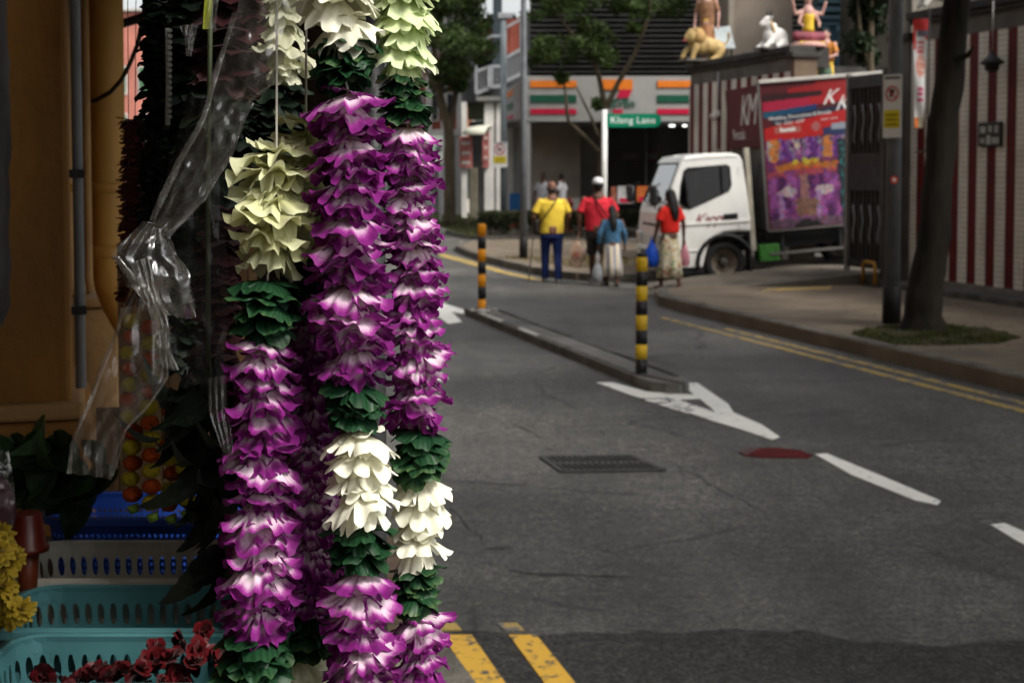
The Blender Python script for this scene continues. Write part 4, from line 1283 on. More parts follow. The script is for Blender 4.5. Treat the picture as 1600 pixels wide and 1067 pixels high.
MB().bx(-3.2, .03, -6, 40, 3.4, 3.75).build('first_floor_slab', ochre, house)
MB().bx(-.28, .0, -6, 40, 3.75, 8.5).build('upper_wall', ochre, house)
MB().bx(-3.2, .5, -6, 40, 8.5, 8.7).build('eaves', M('eaves_timber', (.09, .06, .04), .8), house)
for k in range(9):
    y0 = -4.2 + 3.6 * k
    for dy in (0, 1.3):
        f = MB().bx(.001, .06, y0 + dy, y0 + dy + .95, 4.6, 6.8).build('window', cream, house)
        for q in range(2):
            MB().bx(.061, .085, y0 + dy + .06 + q * .43, y0 + dy + .46 + q * .43, 4.7, 6.7).build('shutter', M('green_shutter', (.05, .12, .06), .6), f)
# small fittings on the near pillar
t = thing('switch_box', 'dark electrical box with loose cables on the ochre pillar', 'electrical box', sh(-.40, -.052, 2.09), RZ)
MB().bx(-.045, .045, 0, .05, 0, .12).build('box', M('box_brown', (.09, .06, .035), .6, .3, 10), t, bevel=.006)
blackc = M('black_cable', (.012, .011, .01), .5)
MB().tube([(.0, .02, .12), (.005, .02, .3), (-.01, .02, .6)], .006, 6).build('cable', blackc, t)
MB().tube([(.05, .02, .02), (.075, .01, .0), (.085, .01, .08), (.08, .02, .25), (.09, .02, .6)], .006, 6).build('cable', blackc, t)
MB().tube([(-.03, .02, 0), (-.03, .0, -.05), (.01, .0, -.06), (.02, .01, 0)], .005, 6).build('cable', blackc, t)
t = thing('conduit', 'straight grey conduit running up the corner of the ochre pillar', 'pipe', sh(.022, .035), RZ)
MB().tube([(0, 0, 1.37), (0, 0, 3.3)], .0125, 12).build('pipe', M('conduit_grey', (.22, .235, .25), .45, .1, 6), t)
for z in (1.55, 1.88, 2.6):
    MB().bx(-.02, .016, -.02, .02, z, z + .02).build('saddle', steel_dark, t)
t = thing('drainpipe', 'fat ochre painted drainpipe with collar and elbow beside the pillar', 'pipe', sh(.10, .46), RZ)
MB().tube([(0, 0, 3.35), (0, 0, 2.6), (0, 0, 1.66), (0.004, .004, 1.60), (.03, .02, 1.53), (.065, .04, 1.45), (.07, .045, 1.38), (.07, .045, .35)], [.046, .046, .046, .05, .05, .046, .044, .044], 24).build('pipe', pipe_paint, t)
MB().lathe([(.047, 1.835), (.053, 1.838), (.053, 1.862), (.047, 1.865)], 24).build('collar', pipe_paint, t)
MB().lathe([(.047, 1.66), (.054, 1.664), (.054, 1.69), (.049, 1.695)], 24).build('collar', pipe_paint, t)
for z in (1.85, 2.75):
    MB().bx(-.10, -.03, -.012, .012, z - .012, z + .012).build('bracket', pipe_paint, t)
t = thing('narrow_pipe', 'thin cream pipe running down between the pillar and the drainpipe', 'pipe', sh(.045, .28), RZ)
MB().tube([(0, 0, 3.3), (0, 0, 1.62), (.005, 0, 1.58)], .011, 10).build('pipe', cream, t)
t = thing('slack_cable', 'black cable sagging from the drainpipe to the hanging garlands', 'cable', at(130, 160, 3.85))
cp_ = [at(130, 160, 3.8), at(150, 157, 3.75), at(172, 145, 3.7), at(190, 125, 3.6), at(203, 100, 3.5), at(215, 70, 3.4), at(224, 30, 3.3), at(230, -30, 3.2)]
MB().tube([p - t.location for p in cp_], .006, 6).build('strand', blackc, t)

# five-foot way and its kerb
wk = [sh(1.05, y) for y in (-7, 0, 8, 20, 40, 60)]
walk = plate('walkway', wk + [sh(-3, 60), sh(-3, -7)], -.05, .295, M('walkway_screed', (.17, .15, .12), .8, .3, 1.5, .3, 40))
kerb_run(walk, wk[:4], -1, .14, .30, 1.1, [concrete_kerb], gap=.005)

# unseen awning, added to shade the stall; rail the garlands hang from
aw = thing('added_shade_awning', 'unseen dark canvas awning added to shade the flower stall', 'awning', P0, RZ)
canvas = M('dark_canvas', (.06, .05, .045), .85, .2, 3)
MB().grid(10, 20, lambda u, v: (.031 + .80 * u, -1.93 + 3.25 * v, 2.86 - .30 * u - .03 * math.sin(v * 22) * u)).build('canopy', canvas, aw, solid=.006)
MB().bx(.82, .85, -1.93, 1.3, 2.42, 2.58).build('valance', canvas, aw)
MB().bx(.031, .82, -1.96, -1.935, 2.36, 2.56).build('end_valance', canvas, aw)
for y in (-1.6, -.4, 1.0):
    MB().tube([(.02, y, 2.30), (.78, y, 2.56)], .014, 8).build('strut', steel_dark, aw)
sp_n = thing('added_shade_panel', 'hidden dark canvas panel added to darken the stall from the road side', 'screen', P0, RZ)  # hidden behind the garlands, added to block light from the road
MB().grid(20, 16, lambda u, v: (.36 + .02 * math.sin(u * 25) * (1 - v * .5), -1.72 + .90 * u, .32 + 2.2 * v)).build('canvas', canvas, sp_n, solid=.005)
for y in (-1.70, -.84):
    MB().tube([(.40, y, .296), (.40, y, 2.68)], .016, 10).build('post', steel_dark, sp_n)
YG = 1.5
rail = thing('hanging_rail', 'steel rail carrying the hanging garlands above the stall', 'rail', (0, YG + .03, 2.36))
MB().tube([(-1.05, .55, 0), (-.6, .12, 0), (-.45, .04, 0), (.12, .0, 0)], .012, 10).build('bar', steel_dark, rail)
for x, y in ((-.9, .40), (-.5, .06), (-.02, .01)):
    MB().tube([(x, y, .0), (x - .1, y, .42)], .003, 6).build('wire', steel_dark, rail)

# ---------------------------------------------------------------- garland flowers
def petal(mb, att, R_, W_, a0, a1, flip, ruf, az, rnd, serr=.05, nu=6, nv=7, cup=.2, z0=0, rimk=0, tip=.22, pointed=0):
    ca, sa = math.cos(az), math.sin(az)
    ph, ph2 = rnd.uniform(0, 6.28), rnd.uniform(0, 6.28)
    sk = rnd.uniform(-.18, .18)
    R1 = R_ * rnd.uniform(.86, 1.12)
    o = len(mb.v)
    jag = [rnd.uniform(-serr, serr) for _ in range(nu + 1)]
    fr = rnd.uniform(2.4, 3.8)
    # arc length table
    def arc(v):
        n = 10; r = z = 0
        for i in range(n):
            q = v * (i + .5) / n
            th = a0 + (a1 - a0) * q ** 1.3 - flip * max(0, q - .72) / .28
            r += math.cos(th) * v / n; z -= math.sin(th) * v / n
        return r, z
    for j in range(nv + 1):
        v = j / nv
        for i in range(nu + 1):
            u = 2 * i / nu - 1
            ve = v * (1 - (tip + .18) * (1 - math.sqrt(max(0, 1 - u * u)))) + jag[i] * v ** 3
            if pointed: ve = v * (1 - pointed * abs(u) ** 1.2) + jag[i] * v ** 2
            r, z = arc(max(ve, 0))
            hw = W_ * R1 * (.25 + .95 * math.sin(min(ve, 1) * 1.75) if not pointed else .3 + .8 * math.sin(min(ve, 1) * 2.4)) 
            lat = hw * u + sk * R1 * v * v
            wob = ruf * R1 * v * v * (math.sin(fr * u * 1.6 + ph) + .6 * math.sin(fr * 2.3 * u + ph2))
            zz = z * R1 + cup * R1 * (u * u) * v * .5 * -1 + wob * .8
            rr = r * R1 + wob * .45
            x, y = rr, lat
            mb.v.append((x * ca - y * sa, x * sa + y * ca, zz + z0))
            e = max(ve, .50 * abs(u) ** 3 * min(1, v * 2.2) + .3 * v)
            att.append((min(1, e + rimk), u * .5 + .5, 0, 1))
    for j in range(nv):
        for i in range(nu):
            a = o + j * (nu + 1) + i
            mb.f.append([a, a + 1, a + nu + 2, a + nu + 1]); mb.m.append(0); mb.sm.append(True)

def flower_mesh(name, mat, rings_, seed, **kw):
    rnd = random.Random(seed)
    mb, att = MB(), []
    for (n, R_, W_, a0, a1, flip, z0) in rings_:
        off = rnd.uniform(0, 6.28)
        for k in range(n):
            petal(mb, att, R_, W_, R(a0) + rnd.gauss(0, .12), R(a1) + rnd.gauss(0, .22), R(flip) * rnd.uniform(.2, 1.2), kw.get('ruf', .06), off + 2 * PI * k / n + rnd.gauss(0, .12), rnd,
                  serr=kw.get('serr', .05), cup=kw.get('cup', .2) * rnd.uniform(.3, 1.5), z0=z0 + rnd.uniform(-.03, .03) * R_, tip=kw.get('tip', .22), pointed=kw.get('pointed', 0), nu=kw.get('nu', 6), nv=kw.get('nv', 7))
    me = mb.mesh(name, mat)
    ca = me.color_attributes.new('rim', 'FLOAT_COLOR', 'POINT')
    for i, c in enumerate(att):
        ca.data[i].color = c
    return me

def ruffle_disc(mb, att, R_, a0, a1, flip, lobes, depth, ruf, rnd, z0=0, nth=108, nr=9, slits=4, sharp=.6, fine=1.0):
    """one layer of a threaded flower: a thin round frill, lobed, notched and waved towards its rim"""
    o = len(mb.v)
    ph = [rnd.uniform(0, 6.28) for _ in range(6)]
    k1, k2, k3 = rnd.choice((5, 6, 7)), rnd.choice((11, 12, 13)), rnd.choice((19, 21, 23))
    sl = [(rnd.uniform(0, 6.28), rnd.uniform(.05, .11), rnd.uniform(.25, .55)) for _ in range(slits)]
    tl = [rnd.uniform(-.2, .2), rnd.uniform(-.2, .2)]
    jag = [rnd.uniform(-1, 1) for _ in range(nth)]
    for i in range(nr + 1):
        v = i / nr
        for j in range(nth):
            th = 2 * PI * j / nth
            lob = abs(math.sin(lobes * th / 2 + ph[0])) ** sharp
            rr = 1 - depth * (1 - lob) + .035 * math.sin(2 * th + ph[1]) + .03 * math.sin(3 * th + ph[2]) + .018 * jag[j] * fine
            for (c, w, d) in sl:
                q = abs((th - c + PI) % (2 * PI) - PI)
                if q < w: rr *= 1 - d * (1 - q / w)
            ve = v * (1 - (1 - rr) * v)
            r = z = 0
            for q in range(8):
                s_ = ve * (q + .5) / 8
                t_ = a0 + (a1 - a0) * s_ ** 1.2 - flip * max(0, s_ - .66) / .34 * (1 + .6 * math.sin(k1 * th + ph[5]))
                r += math.cos(t_) * ve / 8; z -= math.sin(t_) * ve / 8
            wob = ruf * v ** 1.8 * (math.sin(k1 * th + ph[3]) + .75 * math.sin(k2 * th + ph[4]) + .4 * fine * math.sin(k3 * th + ph[5]))
            x, y = math.cos(th + .25 * wob), math.sin(th + .25 * wob)
            rad = (r + .35 * wob) * R_
            mb.v.append((rad * x, rad * y, (z + wob) * R_ + z0 * R_ + (tl[0] * x + tl[1] * y) * rad))
            att.append((min(1, max(0, v * (.82 + .18 / max(rr, .4)) + .05 * math.sin(k1 * th + ph[1]))), j / nth * 3, 0, 1))
    for i in range(nr):
        for j in range(nth):
            j2 = (j + 1) % nth
            mb.f.append([o + i * nth + j, o + i * nth + j2, o + (i + 1) * nth + j2, o + (i + 1) * nth + j]); mb.m.append(0); mb.sm.append(True)

def frill_mesh(name, mat, layers, seed):
    rnd = random.Random(seed)
    mb, att = MB(), []
    for (R_, a0, a1, flip, lobes, depth, ruf, z0, slits, sharp, fine) in layers:
        ruffle_disc(mb, att, R_, R(a0) + rnd.gauss(0, .05), R(a1) + rnd.gauss(0, .08), R(flip), lobes, depth, ruf, rnd, z0, slits=slits, sharp=sharp, fine=fine)
    me = mb.mesh(name, mat)
    ca = me.color_attributes.new('rim', 'FLOAT_COLOR', 'POINT')
    flat = [c for q in att for c in q]
    ca.data.foreach_set('color', flat)
    return me

orchid_m = petal_mat('orchid_petal', [(0, (.40, .38, .05)), (.14, (.66, .56, .46)), (.42, (.78, .67, .70)), (.64, (.70, .50, .62)), (.78, (.34, .045, .28)), (.90, (.18, .006, .15)), (1, (.17, .008, .145))], trans=.3, vein=.05)
cream_m = petal_mat('cream_petal', [(0, (.40, .42, .12)), (.3, (.62, .62, .38)), (.75, (.72, .72, .52)), (1, (.76, .77, .58))], trans=.35, vein=.07)
lime_m = petal_mat('lime_white_petal', [(0, (.34, .42, .08)), (.35, (.55, .66, .28)), (.75, (.64, .74, .40)), (1, (.72, .80, .50))], trans=.35, vein=.07)
ivory_m = petal_mat('ivory_petal', [(0, (.50, .48, .22)), (.3, (.74, .72, .55)), (1, (.84, .83, .68))], trans=.3, vein=.06)
yellowc_m = petal_mat('pale_yellow_petal', [(0, (.34, .36, .09)), (.3, (.54, .54, .24)), (.8, (.64, .64, .36)), (1, (.68, .69, .44))], trans=.35, vein=.08)
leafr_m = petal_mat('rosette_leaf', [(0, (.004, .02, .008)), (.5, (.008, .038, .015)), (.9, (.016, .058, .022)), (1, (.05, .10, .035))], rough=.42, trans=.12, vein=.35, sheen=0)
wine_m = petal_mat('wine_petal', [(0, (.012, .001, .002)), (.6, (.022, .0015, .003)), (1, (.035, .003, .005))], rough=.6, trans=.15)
shaded_leaf_m = petal_mat('shaded_leaf_copy', [(0, (.002, .005, .002)), (.6, (.003, .009, .004)), (1, (.007, .016, .008))], rough=.6, trans=.05, vein=.2, sheen=0)  # darker copy of the rosette leaf, the stall shade put into its colour
brick_m = petal_mat('brick_red_petal', [(0, (.06, .012, .006)), (.6, (.10, .02, .01)), (1, (.13, .03, .015))], rough=.6, trans=.15)
rose_m = petal_mat('red_rose_petal', [(0, (.04, .001, .002)), (.6, (.085, .002, .004)), (1, (.105, .004, .008))], rough=.4, trans=.12, vein=.15)

NV = 7
orchids = [frill_mesh('orchid_flower', orchid_m, [(1.0, 6, 56, 56, 9, .15, .062, 0, 5, .8, 1.1), (.92, 26, 80, 60, 8, .17, .062, -.10, 5, .8, 1.1), (.55, -10, 24, 36, 6, .25, .07, .08, 3, .8, 1.0)], 100 + k) for k in range(9)]
ivories = [frill_mesh('ivory_flower', ivory_m, [(1.0, 4, 66, 26, 9, .26, .045, 0, 3, .55, .3), (.95, 30, 88, 30, 8, .26, .045, -.10, 3, .55, .3), (.6, -10, 30, 20, 7, .3, .05, .07, 2, .55, .3)], 200 + k) for k in range(5)]
limes = [frill_mesh('lime_flower', lime_m, [(1.0, 2, 64, 22, 10, .26, .04, 0, 3, .55, .3), (.95, 30, 86, 26, 9, .26, .04, -.10, 3, .55, .3), (.6, -10, 30, 20, 7, .3, .05, .07, 2, .55, .3)], 300 + k) for k in range(5)]
creams = [frill_mesh('cream_flower', cream_m, [(1.0, 4, 62, 26, 8, .26, .055, 0, 3, .55, .4), (.95, 30, 84, 28, 8, .26, .05, -.10, 3, .55, .4)], 400 + k) for k in range(4)]
yellows = [frill_mesh('pale_yellow_flower', yellowc_m, [(1.05, -20, 48, 44, 6, .28, .10, 0, 5, .6, .6), (1.0, 16, 92, 50, 6, .28, .10, -.10, 5, .6, .6), (.7, -45, 5, 20, 5, .3, .10, .07, 3, .6, .6)], 500 + k) for k in range(5)]
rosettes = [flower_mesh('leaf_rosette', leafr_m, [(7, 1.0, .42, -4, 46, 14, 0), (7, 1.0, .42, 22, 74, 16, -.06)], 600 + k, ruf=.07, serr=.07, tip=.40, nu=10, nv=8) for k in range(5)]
darkros = [flower_mesh('shaded_leaf_rosette', shaded_leaf_m, [(7, 1.0, .42, -4, 46, 14, 0), (7, 1.0, .42, 22, 74, 16, -.06)], 650 + k, ruf=.07, serr=.07, tip=.40, nu=8, nv=6) for k in range(3)]
wines = [flower_mesh('wine_flower', wine_m, [(6, 1.0, .5, 0, 46, 30, 0), (5, .95, .5, 24, 70, 30, -.05)], 700 + k, ruf=.08, serr=.06) for k in range(3)]
bricks_ = [flower_mesh('brick_red_flower', brick_m, [(8, 1.0, .42, -5, 30, 10, 0), (7, .95, .42, 20, 55, 10, -.05)], 750 + k, ruf=.05, serr=.08) for k in range(3)]
KIND = {'o': (orchids, 25, 'orchid_flower'), 'i': (ivories, 31, 'ivory_flower'), 'l': (limes, 29, 'lime_flower'), 'c': (creams, 34, 'cream_flower'), 'y': (yellows, 34, 'pale_yellow_flower'),
        'k': (darkros, 23, 'shaded_leaf_rosette'), 'g': (rosettes, 23, 'leaf_rosette'), 'w': (wines, 28, 'wine_flower'), 'b': (bricks_, 17, 'brick_red_flower')}
thread = M('white_thread', (.5, .48, .42), .8)

def garland(label, Y, secs, seed, tiltmax=17, name='flower_garland', group='flower garlands hanging at the stall'):
    """secs: (kind, x_top, y_top, x_bottom, y_bottom, width) in picture measure at depth Y"""
    rnd = random.Random(seed)
    b = at(secs[-1][3], secs[-1][4], Y)
    t = thing(name, label, 'garland', b, group=group)
    path = []
    s = Y / FPX
    for (kd_, xa, ya, xb, yb, w) in secs:
        meshes, sp, nm = KIND[kd_]
        sp = sp * w / 115 if kd_ not in 'gk' else sp * w / 105
        n = max(1, int(round((yb - ya - 8) / sp)))
        for k in range(n):
            f = (k + .3) / n
            x, y = xa + (xb - xa) * f + rnd.gauss(0, 2.0), ya + (yb - ya) * f
            p = at(x, y, Y) - b
            p.y += rnd.gauss(0, .003)
            rad = w / 2 * s * rnd.uniform(.9, 1.12) * (1.12 if kd_ in 'gkbw' else 1.20)
            m = Matrix.Translation(p) @ Matrix.Rotation(R(rnd.uniform(0, 360)), 4, 'Z')
            tl = R(rnd.gauss(0, tiltmax * .6)); ax = Vector((rnd.gauss(0, 1), rnd.gauss(0, 1), 0)).normalized()
            m = Matrix.Translation(p) @ Matrix.Rotation(tl, 4, ax) @ Matrix.Rotation(rnd.uniform(0, 6.28), 4, 'Z') @ Matrix.Scale(rad, 4)
            inst(nm, rnd.choice(meshes), t, m)
        path += [at(xa, ya, Y) - b, at(xb, yb, Y) - b]
    pts = [Vector((path[0].x, .03, 2.36 - b.z))] + path
    dim = secs[0][0] in 'bkw'
    MB().tube(pts, .0007 if dim else .0014, 6).build('string', blackc if dim else thread, t)
    return t

garland('orchid garland with ivory band, second strand from the road side', 1.49,
        [('l', 520, -240, 530, -70, 118), ('i', 530, -75, 535, 62, 138), ('g', 537, 58, 540, 128, 96), ('o', 543, 138, 550, 575, 122), ('g', 556, 592, 558, 655, 106), ('i', 562, 668, 563, 788, 118), ('g', 562, 812, 563, 876, 106), ('o', 563, 888, 568, 1180, 118)], 1)
garland('outermost orchid garland with lime white tuft on the road side', 1.53,
        [('l', 628, -220, 630, 100, 116), ('g', 630, 112, 632, 178, 84), ('o', 636, 192, 652, 645, 98), ('g', 656, 668, 656, 730, 84), ('i', 655, 742, 655, 860, 96), ('g', 652, 880, 652, 942, 78), ('o', 656, 955, 660, 1180, 92)], 2)
garland('orchid garland with pale yellow tuft, nearest to the plastic wrap', 1.50,
        [('y', 432, 235, 425, 400, 118), ('g', 418, 432, 418, 505, 112), ('o', 412, 522, 402, 968, 118), ('g', 396, 985, 392, 1110, 112)], 3, 14)
garland('shaded orchid garland tucked behind the two front strands', 1.58,
        [('y', 478, 190, 476, 385, 88), ('g', 478, 395, 480, 465, 90), ('o', 484, 478, 486, 945, 92), ('g', 478, 955, 474, 1005, 95), ('c', 470, 1018, 468, 1150, 100)], 4, 14)
garland('dim cream and leaf garland behind the plastic wrap at the top', 1.80,
        [('c', 440, -150, 440, 120, 95), ('k', 430, 130, 425, 230, 100)], 12, 14)
# darker strands further in
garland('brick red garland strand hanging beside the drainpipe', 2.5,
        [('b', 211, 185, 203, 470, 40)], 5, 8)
garland('leaf garland strand with shade put into its dark green', 2.0,
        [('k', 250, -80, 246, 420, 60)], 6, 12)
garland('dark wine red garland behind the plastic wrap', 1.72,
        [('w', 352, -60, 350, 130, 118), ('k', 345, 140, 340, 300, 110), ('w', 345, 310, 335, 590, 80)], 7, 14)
garland('leaf garland coloured near black for the shade, between the wine red and brick red strands', 1.9,
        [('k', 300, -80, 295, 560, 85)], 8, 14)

# ---------------------------------------------------------------- marigold strings behind the plastic
def ruffle_ball(seed):
    mb = MB()
    mb.ball((0, 0, 0), 1, 1, .82, 20)
    for i, v in enumerate(mb.v):
        p = Vector(v)
        k = 1 + .10 * noise.noise(p * 4 + Vector((seed, 0, 0))) + .06 * abs(noise.noise(p * 11 + Vector((seed, 3, 0))))
        mb.v[i] = tuple(p * k)
    return mb
mg_o = M('marigold_orange', (.80, .10, .008), .7, .5, 9, .8, 30, trans=.15)
mg_y = M('marigold_yellow', (.80, .56, .03), .7, .4, 9, .8, 30, trans=.15)
mo = ruffle_ball(1).mesh('marigold', mg_o); my = ruffle_ball(2).mesh('marigold', mg_y)
for k, (x, ytop, ybot, c0) in enumerate(((207, 470, 772, 0), (237, 480, 785, 1), (266, 610, 788, 0), (290, 600, 780, 1))):
    Yb = 2.30 - .03 * (k % 2)
    t = thing('marigold_string', ['orange and yellow marigold string farthest left above the blue basket', 'orange and yellow marigold string second from the left above the blue basket',
                                   'orange and yellow marigold string third from the left, half behind dark leaves', 'orange and yellow marigold string farthest right, behind dark leaves'][k], 'garland', at(x, ybot, Yb), group='marigold strings')
    rr = .0150
    n = int((at(x, ytop, Yb).z - at(x, ybot, Yb).z) / (rr * 1.72))
    for q in range(n):
        inst('marigold', (mo, my)[(q + c0) % 2], t, Matrix.Translation((random.gauss(0, .002), 0, q * rr * 1.72)) @ Matrix.Rotation(random.uniform(0, 6.28), 4, 'Z') @ Matrix.Scale(rr * random.uniform(.93, 1.08), 4))
    MB().tube([(0, 0, 0), (0, 0, n * rr * 1.72), (.0, .02, 2.45 - t.location.z)], .0007, 5).build('string', blackc, t)
    MB().tube([(0, 0, -.018), (0.004, .0, -.03)], [.01, .008], 10).build('end_bead', M('green_bead', (.16, .26, .03), .4), t)

# ---------------------------------------------------------------- long dark leaves below the wrapped garlands
def leaf_mesh(name, L_, W_, mat, seed, droop=.3, serr=.0, nv=12):
    rnd = random.Random(seed)
    mb, att = MB(), []
    for j in range(nv + 1):
        v = j / nv
        w = W_ * math.sin(PI * min(v ** .75, 1)) * (1 - .12 * v) + .0015
        w *= 1 + (serr * (1 if j % 2 else -1))
        for i in range(5):
            u = i / 2 - 1
            a = droop * v * v * 1.6
            mb.v.append((L_ * v * math.cos(a), w * u, -L_ * v * math.sin(a) + abs(u) * w * .35 + .05 * L_ * math.sin(v * 7 + seed) * u * .5))
            att.append((abs(u) * .6, v, 0, 1))
    for j in range(nv):
        for i in range(4):
            a = j * 5 + i
            mb.f.append([a, a + 1, a + 6, a + 5]); mb.m.append(0); mb.sm.append(True)
    me = mb.mesh(name, mat)
    return me
mango = M('dark_mango_leaf', (.005, .010, .004), .6, .4, 20, .3, 60, trans=.12, rnd=.3)
betel = M('green_betel_leaf', (.020, .046, .014), .5, .4, 18, .3, 60, trans=.15, rnd=.35)
ml = [leaf_mesh('leaf', .11, .017, mango, k, .25 + .2 * k, .06) for k in range(3)]
ml2 = [leaf_mesh('leaf', .085, .030, mango, 5 + k, .3, .05) for k in range(2)]
bl_ = [leaf_mesh('leaf', .11, .030, betel, 9 + k, .35 + .2 * k, .03) for k in range(3)]

def leaf_bunch(name, label, Y, spots, meshes, seed, stem):
    """spots: (x, y, angle of the leaf in the picture, length factor)"""
    rnd = random.Random(seed)
    b = at(stem[-1][0], stem[-1][1], Y)
    t = thing(name, label, 'leaves', b)
    MB().tube([at(x, y, Y) - b for x, y in stem], .003, 6).build('stem', M('leaf_stem', (.03, .04, .015), .6), t)
    for (x, y, ang, k) in spots:
        p = at(x, y, Y + rnd.uniform(-.03, .03)) - b
        # leaf axis lies roughly across the view, turned about itself
        m = Matrix.Translation(p) @ Matrix.Rotation(R(-ang), 4, 'Y') @ Matrix.Rotation(R(rnd.uniform(-50, 50)), 4, 'Z') @ Matrix.Rotation(R(rnd.choice((-1, 1)) * rnd.uniform(35, 85)), 4, 'X') @ Matrix.Scale(k, 4)
        inst('leaf', rnd.choice(meshes), t, m)
    return t
rnd = random.Random(21)
sp_ = []
for k in range(46):
    y = 560 + 240 * rnd.random()
    x = rnd.gauss(322 + (y - 590) * .12, 16 - (y - 590) * .02)
    sp_.append((x, y, rnd.gauss(-90, 22), rnd.uniform(.55, .85)))
sp_ += [(345, 815, -160, .75), (345, 850, -126, .9), (345, 780, -120, .7), (350, 840, -100, .8), (345, 720, -110, .8), (285, 605, -112, .9), (268, 605, -84, .9), (300, 650, -130, .9), (280, 640, -100, .8), (352, 860, -95, .8)]
leaf_bunch('mango_leaf_string', 'string of near black mango leaves hanging left of the orchids', 1.62, sp_, ml, 31, [(330, -60), (325, 300), (325, 560), (340, 700), (352, 860)])
sp_ = []
for k in range(40):
    x = rnd.uniform(-25, 130); y = 668 + rnd.random() * 75 + abs(x - 60) * .15
    sp_.append((x, y, rnd.gauss(-80 + (60 - x) * -.35, 40), rnd.uniform(.8, 1.25)))
sp_ += [(150, 715, -95, 1.2), (160, 725, -70, 1.1), (130, 735, -100, 1.1), (100, 760, -95, 1.0), (70, 740, -100, 1.2), (40, 720, -85, 1.2)]
leaf_bunch('betel_leaf_bunch', 'bunch of large green leaves drooping over the blue basket', 2.62, sp_, bl_, 32, [(72, 690), (76, 730), (80, 790)])

# ---------------------------------------------------------------- clear plastic wrap
film = plastic_mat('clear_film', .045, (.92, .92, .90), .10, .7, 30)
film_glint = plastic_mat('film_edge_highlight', .09, (.86, .86, .84), .16, .7, 45)  # glossier strips added as the bright lines along the film edges
film_lo = plastic_mat('clear_film_bag', .03, (.93, .92, .88), .055, .7, 28)
film_dk = plastic_mat('clear_film_sleeve', .006, (.90, .89, .86), .008, .4, 22)
def sheet(name, parent, rows, mat, nu=26, nv=70, crinkle=.006, fold=.02, seed=0):
    """rows: (x_left, y_left, x_right, y_right, Y_left, Y_right) down the film"""
    L_ = len(rows) - 1
    o = parent.location
    def fn(u, v):
        f = min(v * L_, L_ - 1e-6); i = int(f); f -= i
        f = f * f * (3 - 2 * f) * .5 + f * .5
        a = [rows[i][k] * (1 - f) + rows[i + 1][k] * f for k in range(6)]
        pl, pr = at(a[0], a[1], a[4]), at(a[2], a[3], a[5])
        p = pl.lerp(pr, u)
        w = (pr - pl).length
        q = Vector((p.x * 26 + seed, p.y * 26, p.z * 14))
        rg = 1 - abs(noise.noise(q)) * 2
        rg2 = 1 - abs(noise.noise(q * 2.7 + Vector((5, 1, seed)))) * 2
        d = crinkle * (rg * 1.0 + rg2 * .5) + fold * math.sin(u * PI) * w * 4 + .35 * crinkle * math.sin(u * 19 + v * 5 + seed)
        return p + Vector((noise.noise(q * 1.3 + Vector((9, 9, 9))) * crinkle * .8, -d, noise.noise(q * 1.1 + Vector((2, 7, 1))) * crinkle * .5)) - o
    return MB().grid(nu, nv, fn).build(name, mat, parent, fix=False)

t = thing('plastic_wrap', 'crumpled clear plastic wrap trailing diagonally across the garlands', 'plastic wrap', at(250, 450, 1.46))
sheet('upper_film', t, [(385, -120, 490, -120, 1.46, 1.44), (372, 20, 478, 10, 1.45, 1.43), (345, 94, 432, 130, 1.45, 1.42), (319, 180, 397, 161, 1.45, 1.43), (277, 262, 352, 255, 1.45, 1.43), (240, 345, 300, 335, 1.45, 1.43), (205, 380, 262, 380, 1.44, 1.42)], film, 30, 110, .005, .02, 1)
sheet('knot', t, [(228, 343, 262, 352, 1.44, 1.42), (178, 398, 276, 398, 1.43, 1.42), (200, 440, 300, 430, 1.43, 1.42), (235, 470, 306, 470, 1.43, 1.43), (268, 490, 304, 497, 1.44, 1.44)], film, 40, 60, .009, .03, 2)
sheet('tail', t, [(205, 410, 232, 400, 1.425, 1.42), (228, 470, 252, 462, 1.425, 1.42), (248, 515, 268, 510, 1.43, 1.42), (260, 575, 276, 575, 1.43, 1.43)], film, 14, 50, .005, .02, 3)
sheet('lower_film', t, [(205, 440, 250, 450, 1.46, 1.44), (190, 480, 255, 500, 1.46, 1.44), (165, 560, 262, 590, 1.46, 1.43), (140, 620, 238, 625, 1.46, 1.43), (118, 690, 200, 668, 1.46, 1.44), (109, 735, 178, 745, 1.46, 1.45)], film_lo, 40, 80, .007, .03, 4)
sheet('sleeve', t, [(290, 150, 352, 150, 1.47, 1.47), (250, 330, 354, 320, 1.47, 1.47), (236, 430, 356, 430, 1.47, 1.46), (240, 520, 352, 530, 1.47, 1.46), (243, 592, 350, 602, 1.47, 1.46)], film_dk, 30, 60, .005, .02, 5)
sheet('bead_sleeve', t, [(322, 590, 356, 585, 1.475, 1.47), (326, 640, 358, 640, 1.475, 1.47), (345, 700, 364, 700, 1.475, 1.47), (355, 730, 366, 728, 1.475, 1.47)], film_lo, 20, 40, .004, .02, 6)
for nm_, pts_, w_ in (('edge_highlight', [(372, 20), (345, 94), (319, 180), (277, 262), (240, 345)], 5), ('edge_highlight', [(397, 161), (352, 255), (318, 312), (264, 372)], 3), ('edge_highlight', [(180, 400), (212, 440), (238, 480), (262, 545), (272, 575)], 7),
                      ('edge_highlight', [(196, 480), (165, 565), (140, 622), (116, 692), (110, 738)], 3), ('edge_highlight', [(255, 505), (262, 590), (236, 628), (200, 670), (176, 742)], 2), ('edge_highlight', [(230, 345), (262, 354), (285, 420), (305, 495)], 3)):
    sheet(nm_, t, [(x - w_, y, x + w_, y + 1, 1.425, 1.42) for x, y in pts_], film_glint, 6, 60, .004, .03, 20 + pts_[0][0])
t = thing('film_loop', 'small clear plastic loop at the top edge beside the wine red flowers', 'plastic wrap', at(330, 30, 1.5))
